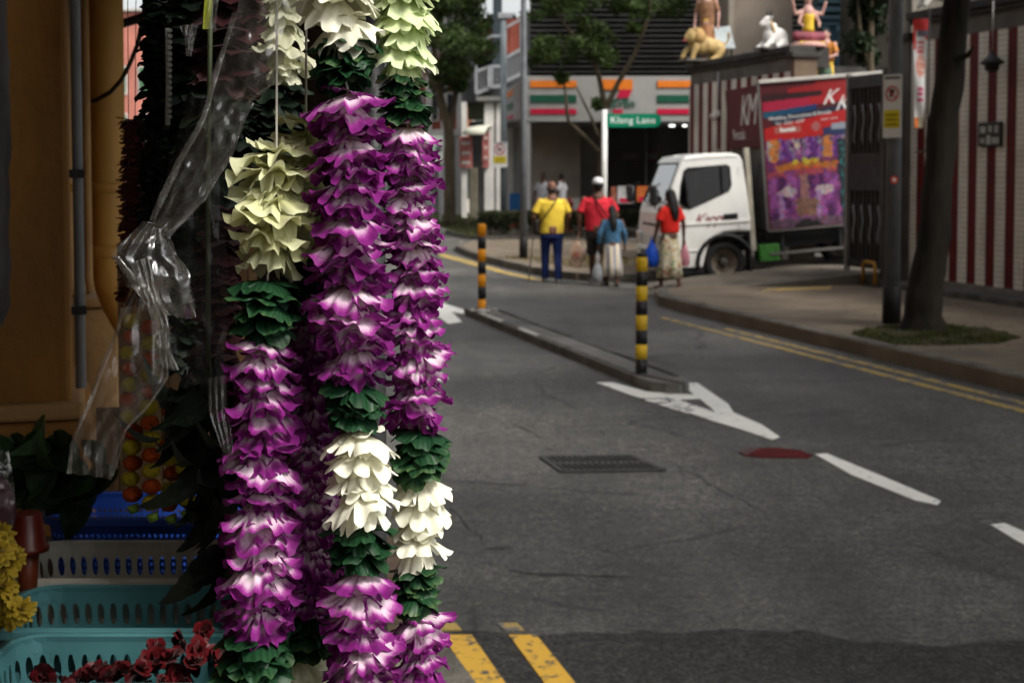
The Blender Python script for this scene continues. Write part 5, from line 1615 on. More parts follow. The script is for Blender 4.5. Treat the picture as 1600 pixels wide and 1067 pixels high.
sheet('film', t, [(324, -60, 352, -70, 1.5, 1.5), (322, 10, 346, 0, 1.5, 1.5), (318, 45, 336, 48, 1.5, 1.5)], film, 12, 24, .005, .03, 7)
sheet('film', t, [(284, 42, 312, 40, 1.55, 1.55), (290, 62, 306, 60, 1.55, 1.55), (294, 90, 302, 90, 1.55, 1.55)], film, 12, 20, .005, .03, 8)
t = thing('ribbon', 'narrow yellow green ribbon hanging at the top edge', 'ribbon', at(324, 45, 1.6))
sheet('band', t, [(322, -80, 338, -80, 1.6, 1.6), (320, 0, 333, 0, 1.6, 1.6), (317, 46, 327, 46, 1.6, 1.6)], M('yellow_green_ribbon', (.30, .34, .03), .5, .2, 9, trans=.3), 4, 20, .001, .0, 9)
t = thing('hanging_sheet', 'grey plastic sheet hanging at the left picture edge', 'plastic sheet', at(5, 505, 2.9))
sheet('sheet', t, [(-60, -80, 10, -80, 2.95, 2.9), (-60, 120, 14, 120, 2.95, 2.9), (-60, 300, 17, 300, 2.95, 2.9), (-60, 470, 17, 480, 2.95, 2.9), (-50, 505, 4, 510, 2.95, 2.9)], M('grey_plastic_sheet', (.12, .12, .125), .35, .3, 4, trans=.15), 16, 60, .006, .02, 10)
t = thing('perforated_strip', 'thin pale perforated strip hanging in the shade behind the garlands', 'strip', at(262, 195, 1.85))
ps_ = [at(262, 45, 1.85), at(263, 120, 1.85), at(262, 196, 1.85)]
MB().tube([p - t.location for p in ps_], .0035, 6).build('strip', M('dim_white_plastic', (.22, .22, .2), .5), t)
for k in range(16):
    p = at(266, 48 + k * 9, 1.845) - t.location
    MB().bx(p.x - .003, p.x + .002, p.y - .002, p.y + .002, p.z - .002, p.z + .002).build('tooth', M('dim_white_plastic', (.22, .22, .2), .5), t)

# boards added to block light from behind; unseen screen added against frontal light
t = thing('added_back_board', 'dark brown boards added behind the flower stall to block light', 'board', (at(187, 700, 3.08).x, 3.08, 1.12))
bwid = at(480, 0, 3.08).x - t.location.x
brd = M('brown_board', (.11, .062, .026), .8, .35, 4, .4, 30, stretch=(1, 1, .25))
k = 0; x = 0
while x < bwid - .02:
    MB().bx(x, min(x + .092, bwid), 0, .018, -.4, .62 if x < .045 else 1.5).build('plank', brd, t)
    x += .095; k += 1
for q in range(1):
    MB().bx(at(140, 0, 3.08).x - t.location.x, -.003, 0, .018, -.4, .26).build('plank', brd, t)
for z in (-.2, .4):
    MB().bx(0, bwid, .0185, .045, z, z + .06).build('batten', brd, t)
t = thing('unseen_light_screen', 'unseen dark canvas screen added behind the camera to cut frontal light', 'screen', sh(-.2, -4.9, .296), RZ)  # behind the camera, added to hold frontal light off the stall
MB().grid(24, 16, lambda u, v: (-1.6 + 2.15 * u, .04 * math.sin(u * 22) * (.4 + .6 * (1 - v)), .02 + 2.55 * v)).build('canvas', canvas, t, solid=.005)
for x in (-1.6, .54):
    MB().tube([(x, 0.06, 0), (x, .06, 2.6)], .02, 10).build('post', steel_dark, t)

# ---------------------------------------------------------------- stall table and baskets
ZT = 1.077
tb = thing('stall_table', 'dark timber stall table under the baskets', 'table', (-.62, 2.4, .295))
timber = M('dark_timber', (.05, .032, .02), .7, .4, 5, .4, 30, stretch=(1, 6, 1))
for k in range(9):
    y = -.72 + k * .165
    MB().bx(-.62, .42, y, y + .160, ZT - .295 - .03, ZT - .295).build('plank', timber, tb)
for x in (-.56, .30):
    for y in (-.66, .66):
        MB().bx(x, x + .06, y, y + .06, 0, ZT - .295 - .031).build('leg', timber, tb)
MB().bx(-.6, .4, -.7, -.66, .45, ZT - .326).build('apron', timber, tb)

def basket(name, label, x0, x1, y0, y1, h, mat, mode='slot', group='plastic baskets on the stall table', rim=.014, cell=.021):
    cx_, cy_ = (x0 + x1) / 2, (y0 + y1) / 2
    t = thing(name, label, 'basket', (cx_, cy_, ZT + .001), group=group)
    W_, D_ = x1 - x0, y1 - y0
    rc = .045
    tp = .82                                     # the foot is narrower than the rim
    def outline(n_c=6):
        pts = []
        for (sx_, sy_, a0) in ((1, 1, 0), (-1, 1, 90), (-1, -1, 180), (1, -1, 270)):
            for k in range(n_c + 1):
                a = R(a0 + 90 * k / n_c)
                pts.append((sx_ * (W_ / 2 - rc) + rc * math.cos(a), sy_ * (D_ / 2 - rc) + rc * math.sin(a)))
        return pts
    ol = outline()
    ol.append(ol[0])
    # perimeter resampled evenly into cells
    per = [0]
    for a, b in zip(ol, ol[1:]): per.append(per[-1] + math.hypot(b[0] - a[0], b[1] - a[1]))
    Lp = per[-1]
    def pos(s, z):
        s = s % Lp
        for i in range(len(per) - 1):
            if s <= per[i + 1]: break
        f = (s - per[i]) / max(per[i + 1] - per[i], 1e-9)
        x = ol[i][0] + (ol[i + 1][0] - ol[i][0]) * f; y = ol[i][1] + (ol[i + 1][1] - ol[i][1]) * f
        k = tp + (1 - tp) * (z / h)
        dx = W_ / 2 * (1 - k) ; 
        return (x * (1 - (1 - k) * .32), y * (1 - (1 - k) * .6), z)
    n = int(Lp / cell); cw = Lp / n
    mb = MB()
    if mode == 'slot':
        zs = [(.18, .52), (.50, .86)]
        # solid bands, then slots cut as octagons, the two rows staggered by half a cell
        bands = [(0, .20), (.84, 1.0)]
        for (z0, z1) in bands:
            for k in range(n):
                a, b = k * cw, (k + 1) * cw
                mb.add([pos(a, z0 * h), pos(b, z0 * h), pos(b, z1 * h), pos(a, z1 * h)], [(0, 1, 2, 3)])
        for r, (z0, z1) in enumerate(((.20, .52), (.52, .84))):
            for k in range(n):
                a, b = (k + .5 * r) * cw, (k + 1 + .5 * r) * cw
                m_, zm = (a + b) / 2, (z0 + z1) / 2
                outer, inner = [], []
                for q in range(12):
                    an = 2 * PI * (q + .5) / 12
                    c_, s_ = math.cos(an), math.sin(an)
                    kk = 1 / max(abs(c_), abs(s_))
                    outer.append(pos(m_ + cw / 2 * c_ * kk, (zm + (z1 - z0) / 2 * s_ * kk) * h))
                    inner.append(pos(m_ + cw * .29 * c_, (zm + (z1 - z0) * .44 * s_) * h))
                mb.add(outer + inner, [(q, (q + 1) % 12, 12 + (q + 1) % 12, 12 + q) for q in range(12)])
                cs = [pos(a, z0 * h), pos(b, z0 * h), pos(b, z1 * h), pos(a, z1 * h)]
                # close the four corners of the cell
                for ci, (qa, qb) in zip((2, 3, 0, 1), ((0, 1), (4, 3), (6, 7), (10, 9))):
                    mb.add([outer[qa], cs[ci], outer[qb]], [(0, 1, 2)])
    else:
        rows = 6
        mb.grid(n, 1, lambda u, v: pos(u * Lp, h * (.0 + .10 * v)), sm=False)
        mb.grid(n, 1, lambda u, v: pos(u * Lp, h * (.80 + .20 * v)), sm=False)
        for r in range(rows):
            z0, z1 = (.10 + .70 * r / rows) * h, (.10 + .70 * (r + 1) / rows) * h
            for k in range(n):
                a, b = k * cw, (k + 1) * cw
                g_ = .24
                o_ = [pos(a, z0), pos(b, z0), pos(b, z1), pos(a, z1)]
                i_ = [pos(a + cw * g_, z0 + (z1 - z0) * g_), pos(b - cw * g_, z0 + (z1 - z0) * g_), pos(b - cw * g_, z1 - (z1 - z0) * g_), pos(a + cw * g_, z1 - (z1 - z0) * g_)]
                mb.add(o_ + i_, [(0, 1, 5, 4), (1, 2, 6, 5), (2, 3, 7, 6), (3, 0, 4, 7)])
    mb.build('side_lattice', mat, t, solid=.0028, fix=False)
    # rolled rim
    pts = [pos(Lp * k / 72, h) for k in range(72)]
    rm = MB()
    prof = [(-.002, -.004), (-.003, .004), (.002, .007), (rim, .004), (rim + .002, -.008), (rim - .002, -.009), (rim - .003, .000)]
    for k in range(72):
        a = Vector(pts[k - 1]); b = Vector(pts[(k + 1) % 72]); tt = (b - a).normalized(); nn = Vector((tt.y, -tt.x, 0))
        for (o_, z_) in prof:
            rm.v.append(tuple(Vector(pts[k]) + nn * o_ + Vector((0, 0, z_))))
    m7 = len(prof)
    for k in range(72):
        k2 = (k + 1) % 72
        for q in range(m7):
            q2 = (q + 1) % m7
            rm.f.append([k * m7 + q, k2 * m7 + q, k2 * m7 + q2, k * m7 + q2]); rm.m.append(0); rm.sm.append(False)
    rm.build('rim', mat, t)
    MB().prism([pos(Lp * k / 40, .003)[:2] for k in range(40)], .001, .005).build('bottom', mat, t)
    return t

pw = M('white_basket_plastic', (.50, .49, .42), .45, .15, 6, .05, 30, dirt=((.14, .13, .10), .6, 9), trans=.06)
pt = M('teal_basket_plastic', (.075, .215, .23), .42, .15, 6, .05, 30, dirt=((.025, .09, .10), .6, 9), trans=.06)
pt2 = M('grey_blue_basket_plastic', (.09, .16, .18), .42, .15, 6, .05, 30)
pbl = M('blue_basket_plastic', (.025, .085, .40), .4, .15, 6, trans=.06)
Zr = ZT + .125
def yv(px): return (1.9 - Zr) * FPX / (px - 265)
basket('fruit_basket', 'blue fine mesh basket at the back of the stall table', -.935, -.40, 2.80, 3.02, .125, pbl, 'mesh', cell=.0115)
basket('fruit_basket', 'dirty white slotted basket in front of the blue one', -.875, -.36, 2.375, 2.62, .125, pw)
basket('fruit_basket', 'empty teal slotted basket between the white one and the red blooms', -.795, -.31, 2.115, 2.335, .125, pt)
basket('fruit_basket', 'teal slotted basket holding red blooms', -.735, -.26, 1.885, 2.085, .125, pt)
basket('fruit_basket', 'grey blue basket at the bottom picture edge', -.66, -.20, 1.66, 1.86, .125, pt2)

# red blooms in the second teal basket
rose_meshes = [flower_mesh('red_bloom', rose_m, [(6, 1.0, .5, 10, -30, -20, 0), (5, .85, .5, -20, -62, -10, .05), (4, .6, .5, -50, -85, 0, .1)], 800 + k, ruf=.06, serr=.05, nu=5, nv=5) for k in range(4)]
rnd = random.Random(9)
for k in range(70):
    u = rnd.random()
    x = -.69 + .42 * u ** .85
    y = rnd.uniform(1.93, 2.04)
    pile = .02 + .10 * max(0, (u - .1)) * (1 - abs(y - 1.985) / .14)
    z = ZT + .075 + .06 * u + rnd.random() * pile
    o = bpy.data.objects.new('red_bloom', rose_meshes[k % 4]); C.objects.link(o)
    s = rnd.uniform(.015, .022)
    o.matrix_world = Matrix.Translation((x, y, z)) @ Matrix.Rotation(rnd.gauss(0, .8), 4, 'X') @ Matrix.Rotation(rnd.gauss(0, .8), 4, 'Y') @ Matrix.Rotation(rnd.uniform(0, 6.28), 4, 'Z') @ Matrix.Scale(s, 4)
    tag(o, 'dark red bloom heaped in the teal basket', 'flower', 'red blooms heaped in the teal basket')

# yellow chrysanthemums, pink wrapped flowers and red cup at the left edge
chry = petal_mat('chrysanthemum_petal', [(0, (.16, .10, .005)), (.5, (.27, .18, .008)), (1, (.31, .22, .015))], trans=.2)
cm_ = [flower_mesh('chrysanthemum', chry, [(14, 1.0, .20, 10, 20, 0, 0), (13, .9, .2, -10, -20, 0, .04), (11, .75, .2, -30, -45, 0, .08), (8, .5, .2, -55, -75, 0, .1)], 900 + k, ruf=.05, serr=.04, nu=3, nv=5) for k in range(3)]
t = thing('chrysanthemum_bunch', 'bunch of yellow chrysanthemums at the left picture edge', 'flowers', (-.80, 2.02, ZT))
rnd = random.Random(14)
for k in range(26):
    y = rnd.uniform(835, 970); x = rnd.uniform(-55, 30 + (8 if 900 < y else -6))
    p = at(x, y, 2.05 + rnd.uniform(-.06, .05)) - t.location
    q = Vector((rnd.gauss(.25, .5), -1, rnd.gauss(.4, .5))).to_track_quat('Z', 'Y').to_matrix().to_4x4()
    inst('chrysanthemum', cm_[k % 3], t, Matrix.Translation(p) @ q @ Matrix.Scale(rnd.uniform(.02, .028), 4))
for k in range(5):
    MB().tube([(-.06 + .01 * k, .02, .0), (-.05 + .012 * k, .01, .15), (-.03 + .01 * k, 0, .22)], .003, 5).build('stem', betel, t)
t = thing('pink_flower_bag', 'pink flowers in a clear bag at the left picture edge', 'flower bag', at(-20, 850, 2.25))
pnk = M('dusty_pink_petal', (.10, .02, .045), .7, .5, 30, .8, 60)
mb = ruffle_ball(5); ob = mb.build('flowers', pnk, t); ob.scale = (.045, .045, .075); ob.location = (0, 0, .055)
sheet('bag', t, [(-60, 690, 15, 705, 2.2, 2.2), (-60, 740, 22, 742, 2.19, 2.19), (-60, 800, 24, 800, 2.19, 2.19), (-60, 850, 22, 855, 2.2, 2.2)], film_lo, 16, 30, .004, .05, 12)
t = thing('red_cup', 'upturned dark red plastic cup beside the white basket', 'cup', at(43, 858, 2.33)); t.scale = (.74, .74, 1)
rc_ = M('dark_red_plastic', (.06, .007, .004), .35, .15, 8)
dz = t.location.z - ZT
MB().lathe([(.030, .062), (.032, .060), (.041, .008), (.047, .006), (.047, -.002), (.040, -.002)], 28).build('body', rc_, t)
MB().lathe([(.026, -.003), (.020, -.06), (.024, -dz + .0)], 20).build('inner_vase', M('orange_red_plastic', (.09, .018, .005), .4, .15, 8), t)
# ---------------------------------------------------------------- shrine, yard buildings and statues
teal = M('shrine_blue', (.07, .145, .19), .6, .25, 1.5, dirt=((.03, .06, .08), .6, 2))
teal_l = M('shrine_pale_blue', (.13, .22, .27), .6, .2, 2)
YS2 = 36
sp0 = at(1313, 200, YS2)
t = thing('shrine_tower', 'pale blue moulded shrine tower rising behind the gate', 'shrine', (sp0.x, YS2, .3))
MB().bx(-.75, .75, -.5, 1, 0, 4.0).build('base', teal, t, bevel=.03)
for (z0, z1, w) in ((4.0, 4.12, .62), (5.15, 5.27, .60), (5.30, 5.42, .70), (5.48, 5.62, .78), (5.7, 5.95, .66), (6.0, 6.12, .74)):
    MB().bx(-w, w, -w * .7, w, z0 + .001, z1).build('moulding', teal_l, t, bevel=.03)
MB().bx(-.45, .45, -.3, .6, 4.12, 5.15).build('core', teal, t)
for x in (-.48, -.12, .24, .5):
    MB().lathe([(.11, 4.125), (.11, 4.2), (.08, 4.24), (.075, 4.95), (.10, 5.02), (.12, 5.145)], 14, (x, -.36, 0)).build('colonnette', teal_l, t)
MB().bx(-.5, .5, -.4, .6, 6.12, 8.5).build('upper_core', teal, t)
MB().lathe([(.5, 8.5), (.55, 8.7), (.35, 9.0), (.1, 9.4)], 16).build('dome', teal_l, t)

yb = thing('yard_house', 'beige rendered house behind the statues on the wall', 'building', (at(1145, 200, 34).x, 34, .0))
xw_ = at(1238, 0, 34).x - yb.location.x
MB().bx(0, xw_, 0, 5, 0, 7.5).build('wall', M('beige_render', (.18, .15, .12), .8, .15, 1.5, dirt=((.13, .11, .085), .6, 1.5)), yb)
MB().bx(-.12, 0, -.05, .2, 0, 7.5).build('corner_strip', M('pale_beige', (.24, .21, .17), .8, .1, 2), yb)
MB().bx(-.2, xw_ + .2, -.3, 5.2, 7.501, 7.7).build('roof_slab', grey_render, yb)
hall = thing('temple_hall', 'brownish temple hall rising behind the near striped wall', 'building', (at(1405, 200, 30).x, 30, 0))
MB().bx(0, 9, 0, 6, 0, 8).build('wall', M('hall_render', (.13, .115, .09), .8, .25, 1.2, dirt=((.05, .045, .035), .7, 1.5)), hall)
for k in range(6):
    MB().bx(.2 + k * 1.5, .5 + k * 1.5, -.15, -.002, 0, 7.4).build('pilaster', M('hall_trim', (.20, .18, .145), .8, .2, 2), hall)
MB().bx(-.3, 9.3, -.5, 6.3, 8.001, 8.3).build('roof_slab', cap_dark, hall)
yb2 = thing('yard_annex', 'dark annex beside the beige yard house', 'building', (at(1238, 200, 34.5).x, 34.5, .0))
MB().bx(0, 2.2, 0, 5, 0, 4.3).build('wall', M('annex_dark', (.05, .045, .04), .8, .3, 1), yb2)
MB().bx(-.1, 2.3, -.2, 5.1, 4.301, 4.4).build('roof_slab', cap_dark, yb2)
rs_ = thing('lean_to_roof', 'pale grey sloping metal roof behind the lion statue', 'roof', at(1125, 70, 33))
MB().add([(-.55, 0, -.08), (.36, 0, -.10), (.36, .9, .5), (-.10, .9, .45)], [(0, 1, 2, 3)]).build('sheet', M('metal_roofing', (.30, .33, .33), .5, .2, 4), rs_, solid=.03)
for x in (-.4, .3):
    MB().bx(x - .03, x + .03, .2, .26, -4.4, .06).build('post', steel_dark, rs_)
# spotlight on the wall above the truck
t = thing('spotlight', 'dark round spotlight on the wall above the truck box', 'spotlight', at(1243, 122, 26))
MB().lathe([(.10, 0), (.16, .05), (.17, .3), (.15, .46), (.10, .5)], 18).build('housing', steel_dark, t)
MB().lathe([(.05, 0), (.05, .01)], 14).build('lens', M('pale_lens', (.7, .7, .68), .2), t).matrix_local = Matrix.Translation((.0, -.175, .12)) @ Matrix.Rotation(PI / 2, 4, 'X')
MB().bx(-.02, .02, -.02, .5, -.35, .0).build('bracket', steel_dark, t)

def blob(parts, name, mat, parent, voxel):
    mb = MB()
    for p in parts:
        if p[0] == 'b': mb.ball(*p[1:])
        else:
            pts, rr = p[1], p[2]
            mb.tube(pts, rr, 12)
            for q, r in ((pts[0], rr[0]), (pts[-1], rr[-1])):
                r = r if not hasattr(r, '__len__') else max(r)
                mb.ball(q, r, r, r, 10)
    return mb.build(name, mat, parent, remesh=voxel)

WT = 4.072
def on_wall(px, t_guess):
    """point on top of the far wall's ledge under picture column px"""
    a, b = 5.0, 12.0
    for _ in range(40):
        m = (a + b) / 2
        p = W(m, -.1)
        x = 800 + p.x / p.y * FPX
        if x > px: a = m
        else: b = m
    p = W((a + b) / 2, -.1); p.z = WT
    return p

gold = M('tawny_statue_paint', (.40, .28, .11), .55, .35, 6, .3, 25, dirt=((.16, .09, .04), .7, 6))
white_st = M('white_statue_paint', (.62, .61, .58), .5, .15, 6, dirt=((.2, .19, .17), .7, 7))
p = on_wall(1100, 10)
t = thing('lion_statue', 'crouching tawny lion statue on the corner of the striped wall', 'statue', p, R(200)); t.scale = (.82, .82, .82)
blob([('b', (-.28, 0, .34), .26, .20, .22, 14), ('b', (.12, 0, .42), .27, .22, .26, 14), ('t', [(-.28, 0, .36), (.12, 0, .42)], [.2, .22]),
      ('t', [(.28, .12, .4), (.38, .13, .2), (.42, .13, .04)], [.09, .07, .06]), ('t', [(.28, -.12, .4), (.48, -.13, .24), (.56, -.13, .1)], [.09, .07, .06]),
      ('t', [(-.35, .14, .3), (-.25, .18, .1), (-.1, .18, .05)], [.13, .08, .06]), ('t', [(-.35, -.14, .3), (-.25, -.18, .1), (-.1, -.18, .05)], [.13, .08, .06]),
      ('b', (.34, 0, .60), .20, .19, .20, 14), ('b', (.47, 0, .56), .11, .09, .10, 12), ('b', (.33, .15, .78), .05, .04, .05, 8), ('b', (.33, -.15, .78), .05, .04, .05, 8),
      ('t', [(-.5, 0, .4), (-.62, .05, .55), (-.6, .1, .7)], [.035, .03, .045])], 'body', gold, t, .025)
mn = ruffle_ball(8); ob = mn.build('mane', M('mane_paint', (.36, .22, .08), .6, .5, 9, .5, 30), t); ob.scale = (.20, .27, .29); ob.location = (.22, 0, .58)
MB().bx(-.62, .62, -.24, .24, 0, .05).build('plinth', grey_render, t, bevel=.01)
MB().ball((.565, 0, .50), .05, .05, .03, 10).build('mouth', M('mouth_paint', (.30, .05, .07), .5), t)
for s_ in (-1, 1): MB().ball((.49, s_ * .085, .63), .022, .022, .022, 8).build('eye', ink, t)

p = on_wall(1206, 8)
t = thing('bull_statue', 'white reclining bull statue with garland on the striped wall', 'statue', p, R(205)); t.scale = (.66, .66, .8)
blob([('b', (-.15, 0, .28), .30, .2, .23, 14), ('b', (.10, 0, .30), .22, .19, .24, 14), ('t', [(.12, 0, .38), (.22, 0, .6)], [.16, .11]), ('t', [(.20, 0, .66), (.40, 0, .56)], [.11, .07]),
      ('b', (0, 0, .5), .12, .1, .12, 10), ('t', [(.2, .14, .15), (.42, .14, .06), (.3, .16, .05)], [.08, .06, .05]), ('t', [(.2, -.14, .15), (.42, -.14, .06), (.3, -.16, .05)], [.08, .06, .05]),
      ('t', [(-.25, .17, .15), (0, .2, .07)], [.11, .06]), ('t', [(-.25, -.17, .15), (0, -.2, .07)], [.11, .06]),
      ('t', [(.18, .1, .72), (.18, .22, .70)], [.035, .02]), ('t', [(.18, -.1, .72), (.18, -.22, .70)], [.035, .02])], 'body', white_st, t, .022)
MB().tube([(.16, .06, .75), (.14, .10, .85), (.17, .06, .92)], [.03, .024, .006], 8).build('horn', ink, t)
MB().tube([(.16, -.06, .75), (.14, -.10, .85), (.17, -.06, .92)], [.03, .024, .006], 8).build('horn', ink, t)
MB().tube([(.20, .17, .62), (.10, .18, .4), (.16, .0, .26), (.10, -.18, .4), (.20, -.17, .62)], .03, 8).build('painted_garland', M('gold_paint', (.45, .26, .03), .5, .3, 9), t)
MB().bx(-.5, .5, -.25, .25, 0, .05).build('plinth', grey_render, t, bevel=.01)
for s_ in (-1, 1): MB().ball((.30, s_ * .082, .66), .02, .02, .02, 8).build('eye', ink, t)

# ---------------------------------------------------------------- figures
skin_b = M('brown_skin', (.14, .065, .038), .55, .12, 5)
skin_d = M('dark_skin', (.085, .04, .025), .55, .12, 5)
hair_m = M('black_hair', (.008, .007, .007), .45, .3, 30, .6, 90)
def hand(parts, w, d, s, side):
    """palm and five bent fingers hanging from wrist w along d"""
    w = Vector(w); d = Vector(d).normalized()
    a = Vector((1, 0, 0)); a = (a - d * a.dot(d)).normalized(); c = d.cross(a)
    parts.append(('t', [w, w + d * .05 * s, w + d * .09 * s], [(.022 * s), (.03 * s), (.028 * s)]))
    for k in range(4):
        o = (k - 1.5) * .019 * s
        L_ = (.075, .088, .082, .064)[k] * s
        r = .0095 * s
        b = w + d * .085 * s + c * o
        parts.append(('t', [b, b + d * L_ * .5 - a * side * .006 * s, b + d * L_ * .85 - a * side * .028 * s], [r, r, r * .9]))
    b = w + d * .03 * s + c * .03 * s
    parts.append(('t', [b, b + d * .035 * s + c * .022 * s, b + d * .065 * s + c * .018 * s - a * side * .01], [.012 * s, .011 * s, .0095 * s]))

def person(label, loc, rz, h, girth=1.0, skin=None, shirt=None, sleeve=.55, long_sleeve=False, legs='trousers', legm=None, shoe=None, hair='short', stride=.16, arms=None, hair_mat=None, name='person', cat='person', hem=None, voxel=.011, faces=True):
    s = h / 1.72
    skin = skin or skin_b
    t = thing(name, label, cat, loc, rz)
    g_ = girth
    A = arms or {-1: [(-.205 * g_, 0, 1.40), (-.275 * g_, -.03, 1.13), (-.285 * g_, .06, .88)], 1: [(.205 * g_, 0, 1.40), (.275 * g_, -.03, 1.13), (.285 * g_, .06, .88)]}
    hipx = .095
    L_ = {}
    for sd_, f in ((-1, 1), (1, -1)):
        L_[sd_] = [(sd_ * hipx, 0, .90), (sd_ * (hipx + .005), f * stride * .55 + .04, .49), (sd_ * hipx, f * stride - (.05 if f < 0 else 0), .085)]
    S_ = lambda p: (p[0] * s, p[1] * s, p[2] * s)
    P_ = []
    P_.append(('b', S_((0, .012, 1.625)), .078 * s, .096 * s, .112 * s, 16))
    P_.append(('b', S_((0, .045, 1.575)), .058 * s, .06 * s, .062 * s, 12))
    P_.append(('t', [S_((0, -.005, 1.42)), S_((0, 0, 1.56))], [.062 * s, .055 * s]))
    P_.append(('t', [S_((0, .108, 1.63)), S_((0, .122, 1.60))], [.012 * s, .016 * s]))
    for sd_ in (-1, 1):
        P_.append(('b', S_((sd_ * .082, 0, 1.615)), .013 * s, .022 * s, .032 * s, 8))
    P_.append(('t', [S_((0, 0, .9)), S_((0, 0, 1.1)), S_((0, 0, 1.3)), S_((0, 0, 1.4))], [(.10 * s * g_, .15 * s * g_), (.10 * s * g_, .145 * s * g_), (.10 * s, .16 * s * g_), (.07 * s, .12 * s)]))
    for sd_ in (-1, 1):
        a = A[sd_]
        P_.append(('t', [S_(q) for q in a], [.052 * s, .042 * s, .027 * s]))
        dvec = Vector(a[2]) - Vector(a[1])
        hand(P_, S_(a[2]), dvec, s, sd_)
        l = L_[sd_]
        P_.append(('t', [S_(q) for q in l], [.083 * s, .056 * s, .036 * s]))
        P_.append(('t', [S_((l[2][0], l[2][1] - .03, .04)), S_((l[2][0], l[2][1] + .09, .035)), S_((l[2][0], l[2][1] + .17, .025))], [.036 * s, .04 * s, .028 * s]))
    blob(P_, 'body', skin, t, voxel)
    if faces:
        for sd_ in (-1, 1):
            MB().ball(S_((sd_ * .032, .098, 1.635)), .011 * s, .008 * s, .009 * s, 8).build('eye', M('eye_white', (.5, .5, .5), .3), t)
        MB().ball(S_((0, .104, 1.562)), .024 * s, .008 * s, .008 * s, 8).build('mouth', M('lip', (.18, .05, .04), .5), t)
    # shirt
    if shirt:
        mb = MB()
        hz = hem or .84
        mb.rings([(0, 0, z * s, rx * s * g_, ry * s * g_) for z, rx, ry in ((hz, .188, .132), (.97, .185, .130), (1.1, .188, .132), (1.25, .205, .130), (1.36, .195, .118))] + [(0, 0, 1.43 * s, .135 * s, .088 * s), (0, 0, 1.475 * s, .075 * s, .07 * s)], 20)
        for sd_ in (-1, 1):
            a = [Vector(S_(q)) for q in A[sd_]]
            st = a[0] + Vector((-sd_ * .06, 0, -.02)) * s
            a[0] = a[0] + Vector((-sd_ * .012, 0, -.025)) * s
            if long_sleeve:
                mb.tube([st, a[0], a[1], a[1].lerp(a[2], .9)], [.062 * s, .062 * s, .054 * s, .042 * s], 12)
            else:
                mb.tube([st, a[0], a[0].lerp(a[1], sleeve), a[0].lerp(a[1], sleeve + .2)], [.066 * s, .066 * s, .068 * s, .072 * s], 12)
        mb.build('shirt', shirt, t, remesh=.014)
    if legs in ('trousers', 'shorts'):
        mb = MB()
        mb.rings([(0, 0, z * s, rx * s * g_, ry * s * g_) for z, rx, ry in ((.76, .175, .125), (.86, .178, .122), (.99, .165, .115))], 18)
        for sd_ in (-1, 1):
            l = [Vector(S_(q)) for q in L_[sd_]]
            l[0].z -= .05 * s
            if legs == 'trousers':
                mb.tube([l[0], l[1], l[1].lerp(l[2], .5), l[2] + Vector((0, 0, -.03 * s))], [.10 * s * g_, .078 * s, .07 * s, .066 * s], 12)
            else:
                mb.tube([l[0], l[0].lerp(l[1], .6), l[1] + Vector((0, 0, .01 * s))], [.10 * s * g_, .092 * s, .095 * s], 12)
        mb.build(legs, legm, t, remesh=.014)
    elif legs == 'skirt':
        n = 40; secs = [(.99, .135, .10, 0), (.90, .165, .13, .0), (.70, .185, .16, .012), (.45, .20, .18, .03), (.22, .215, .20, .045)]
        mb = MB(); o = 0
        for (z, rx, ry, pl) in secs:
            for k in range(n):
                a = 2 * PI * k / n
                q = 1 + pl * 3.2 * math.sin(a * 7 + z * 3)
                mb.v.append((rx * q * math.cos(a) * s * g_, ry * q * math.sin(a) * s * g_, z * s))
        for i in range(len(secs) - 1):
            for k in range(n):
                k2 = (k + 1) % n
                mb.f.append([i * n + k, i * n + k2, (i + 1) * n + k2, (i + 1) * n + k]); mb.m.append(0); mb.sm.append(True)
        mb.build('skirt', legm, t, solid=.006)
    if shoe:
        for sd_ in (-1, 1):
            l = L_[sd_][2]
            MB().rings([(l[0] * s, (l[1] + .06) * s, z * s, rx * s, ry * s) for z, rx, ry in ((0, .047, .135), (.03, .05, .14), (.06, .045, .12), (.085, .04, .07))], 14).build('shoe', shoe, t)
    hm = hair_mat or hair_m
    if hair == 'short':
        mb = MB(); mb.ball(S_((0, -.008, 1.655)), .088 * s, .102 * s, .095 * s, 16); mb.ball(S_((0, -.04, 1.61)), .08 * s, .07 * s, .075 * s, 14)
        mb.build('hair', hm, t, remesh=.014)
    elif hair == 'fringe':
        mb = MB(); mb.ball(S_((0, -.045, 1.585)), .083 * s, .062 * s, .045 * s, 14)
        for sd_ in (-1, 1): mb.ball(S_((sd_ * .068, -.02, 1.60)), .018 * s, .05 * s, .04 * s, 10)
        mb.build('hair', hm, t, remesh=.012)
    elif hair == 'long':
        mb = MB(); mb.ball(S_((0, -.01, 1.655)), .09 * s, .105 * s, .095 * s, 16)
        mb.tube([S_((0, -.05, 1.64)), S_((0.01, -.10, 1.52)), S_((.02, -.135, 1.36)), S_((.03, -.14, 1.20))], [(.06 * s, .085 * s), (.05 * s, .085 * s), (.04 * s, .09 * s), (.025 * s, .05 * s)], 14)
        mb.build('hair', hm, t, remesh=.014)
    return t, s

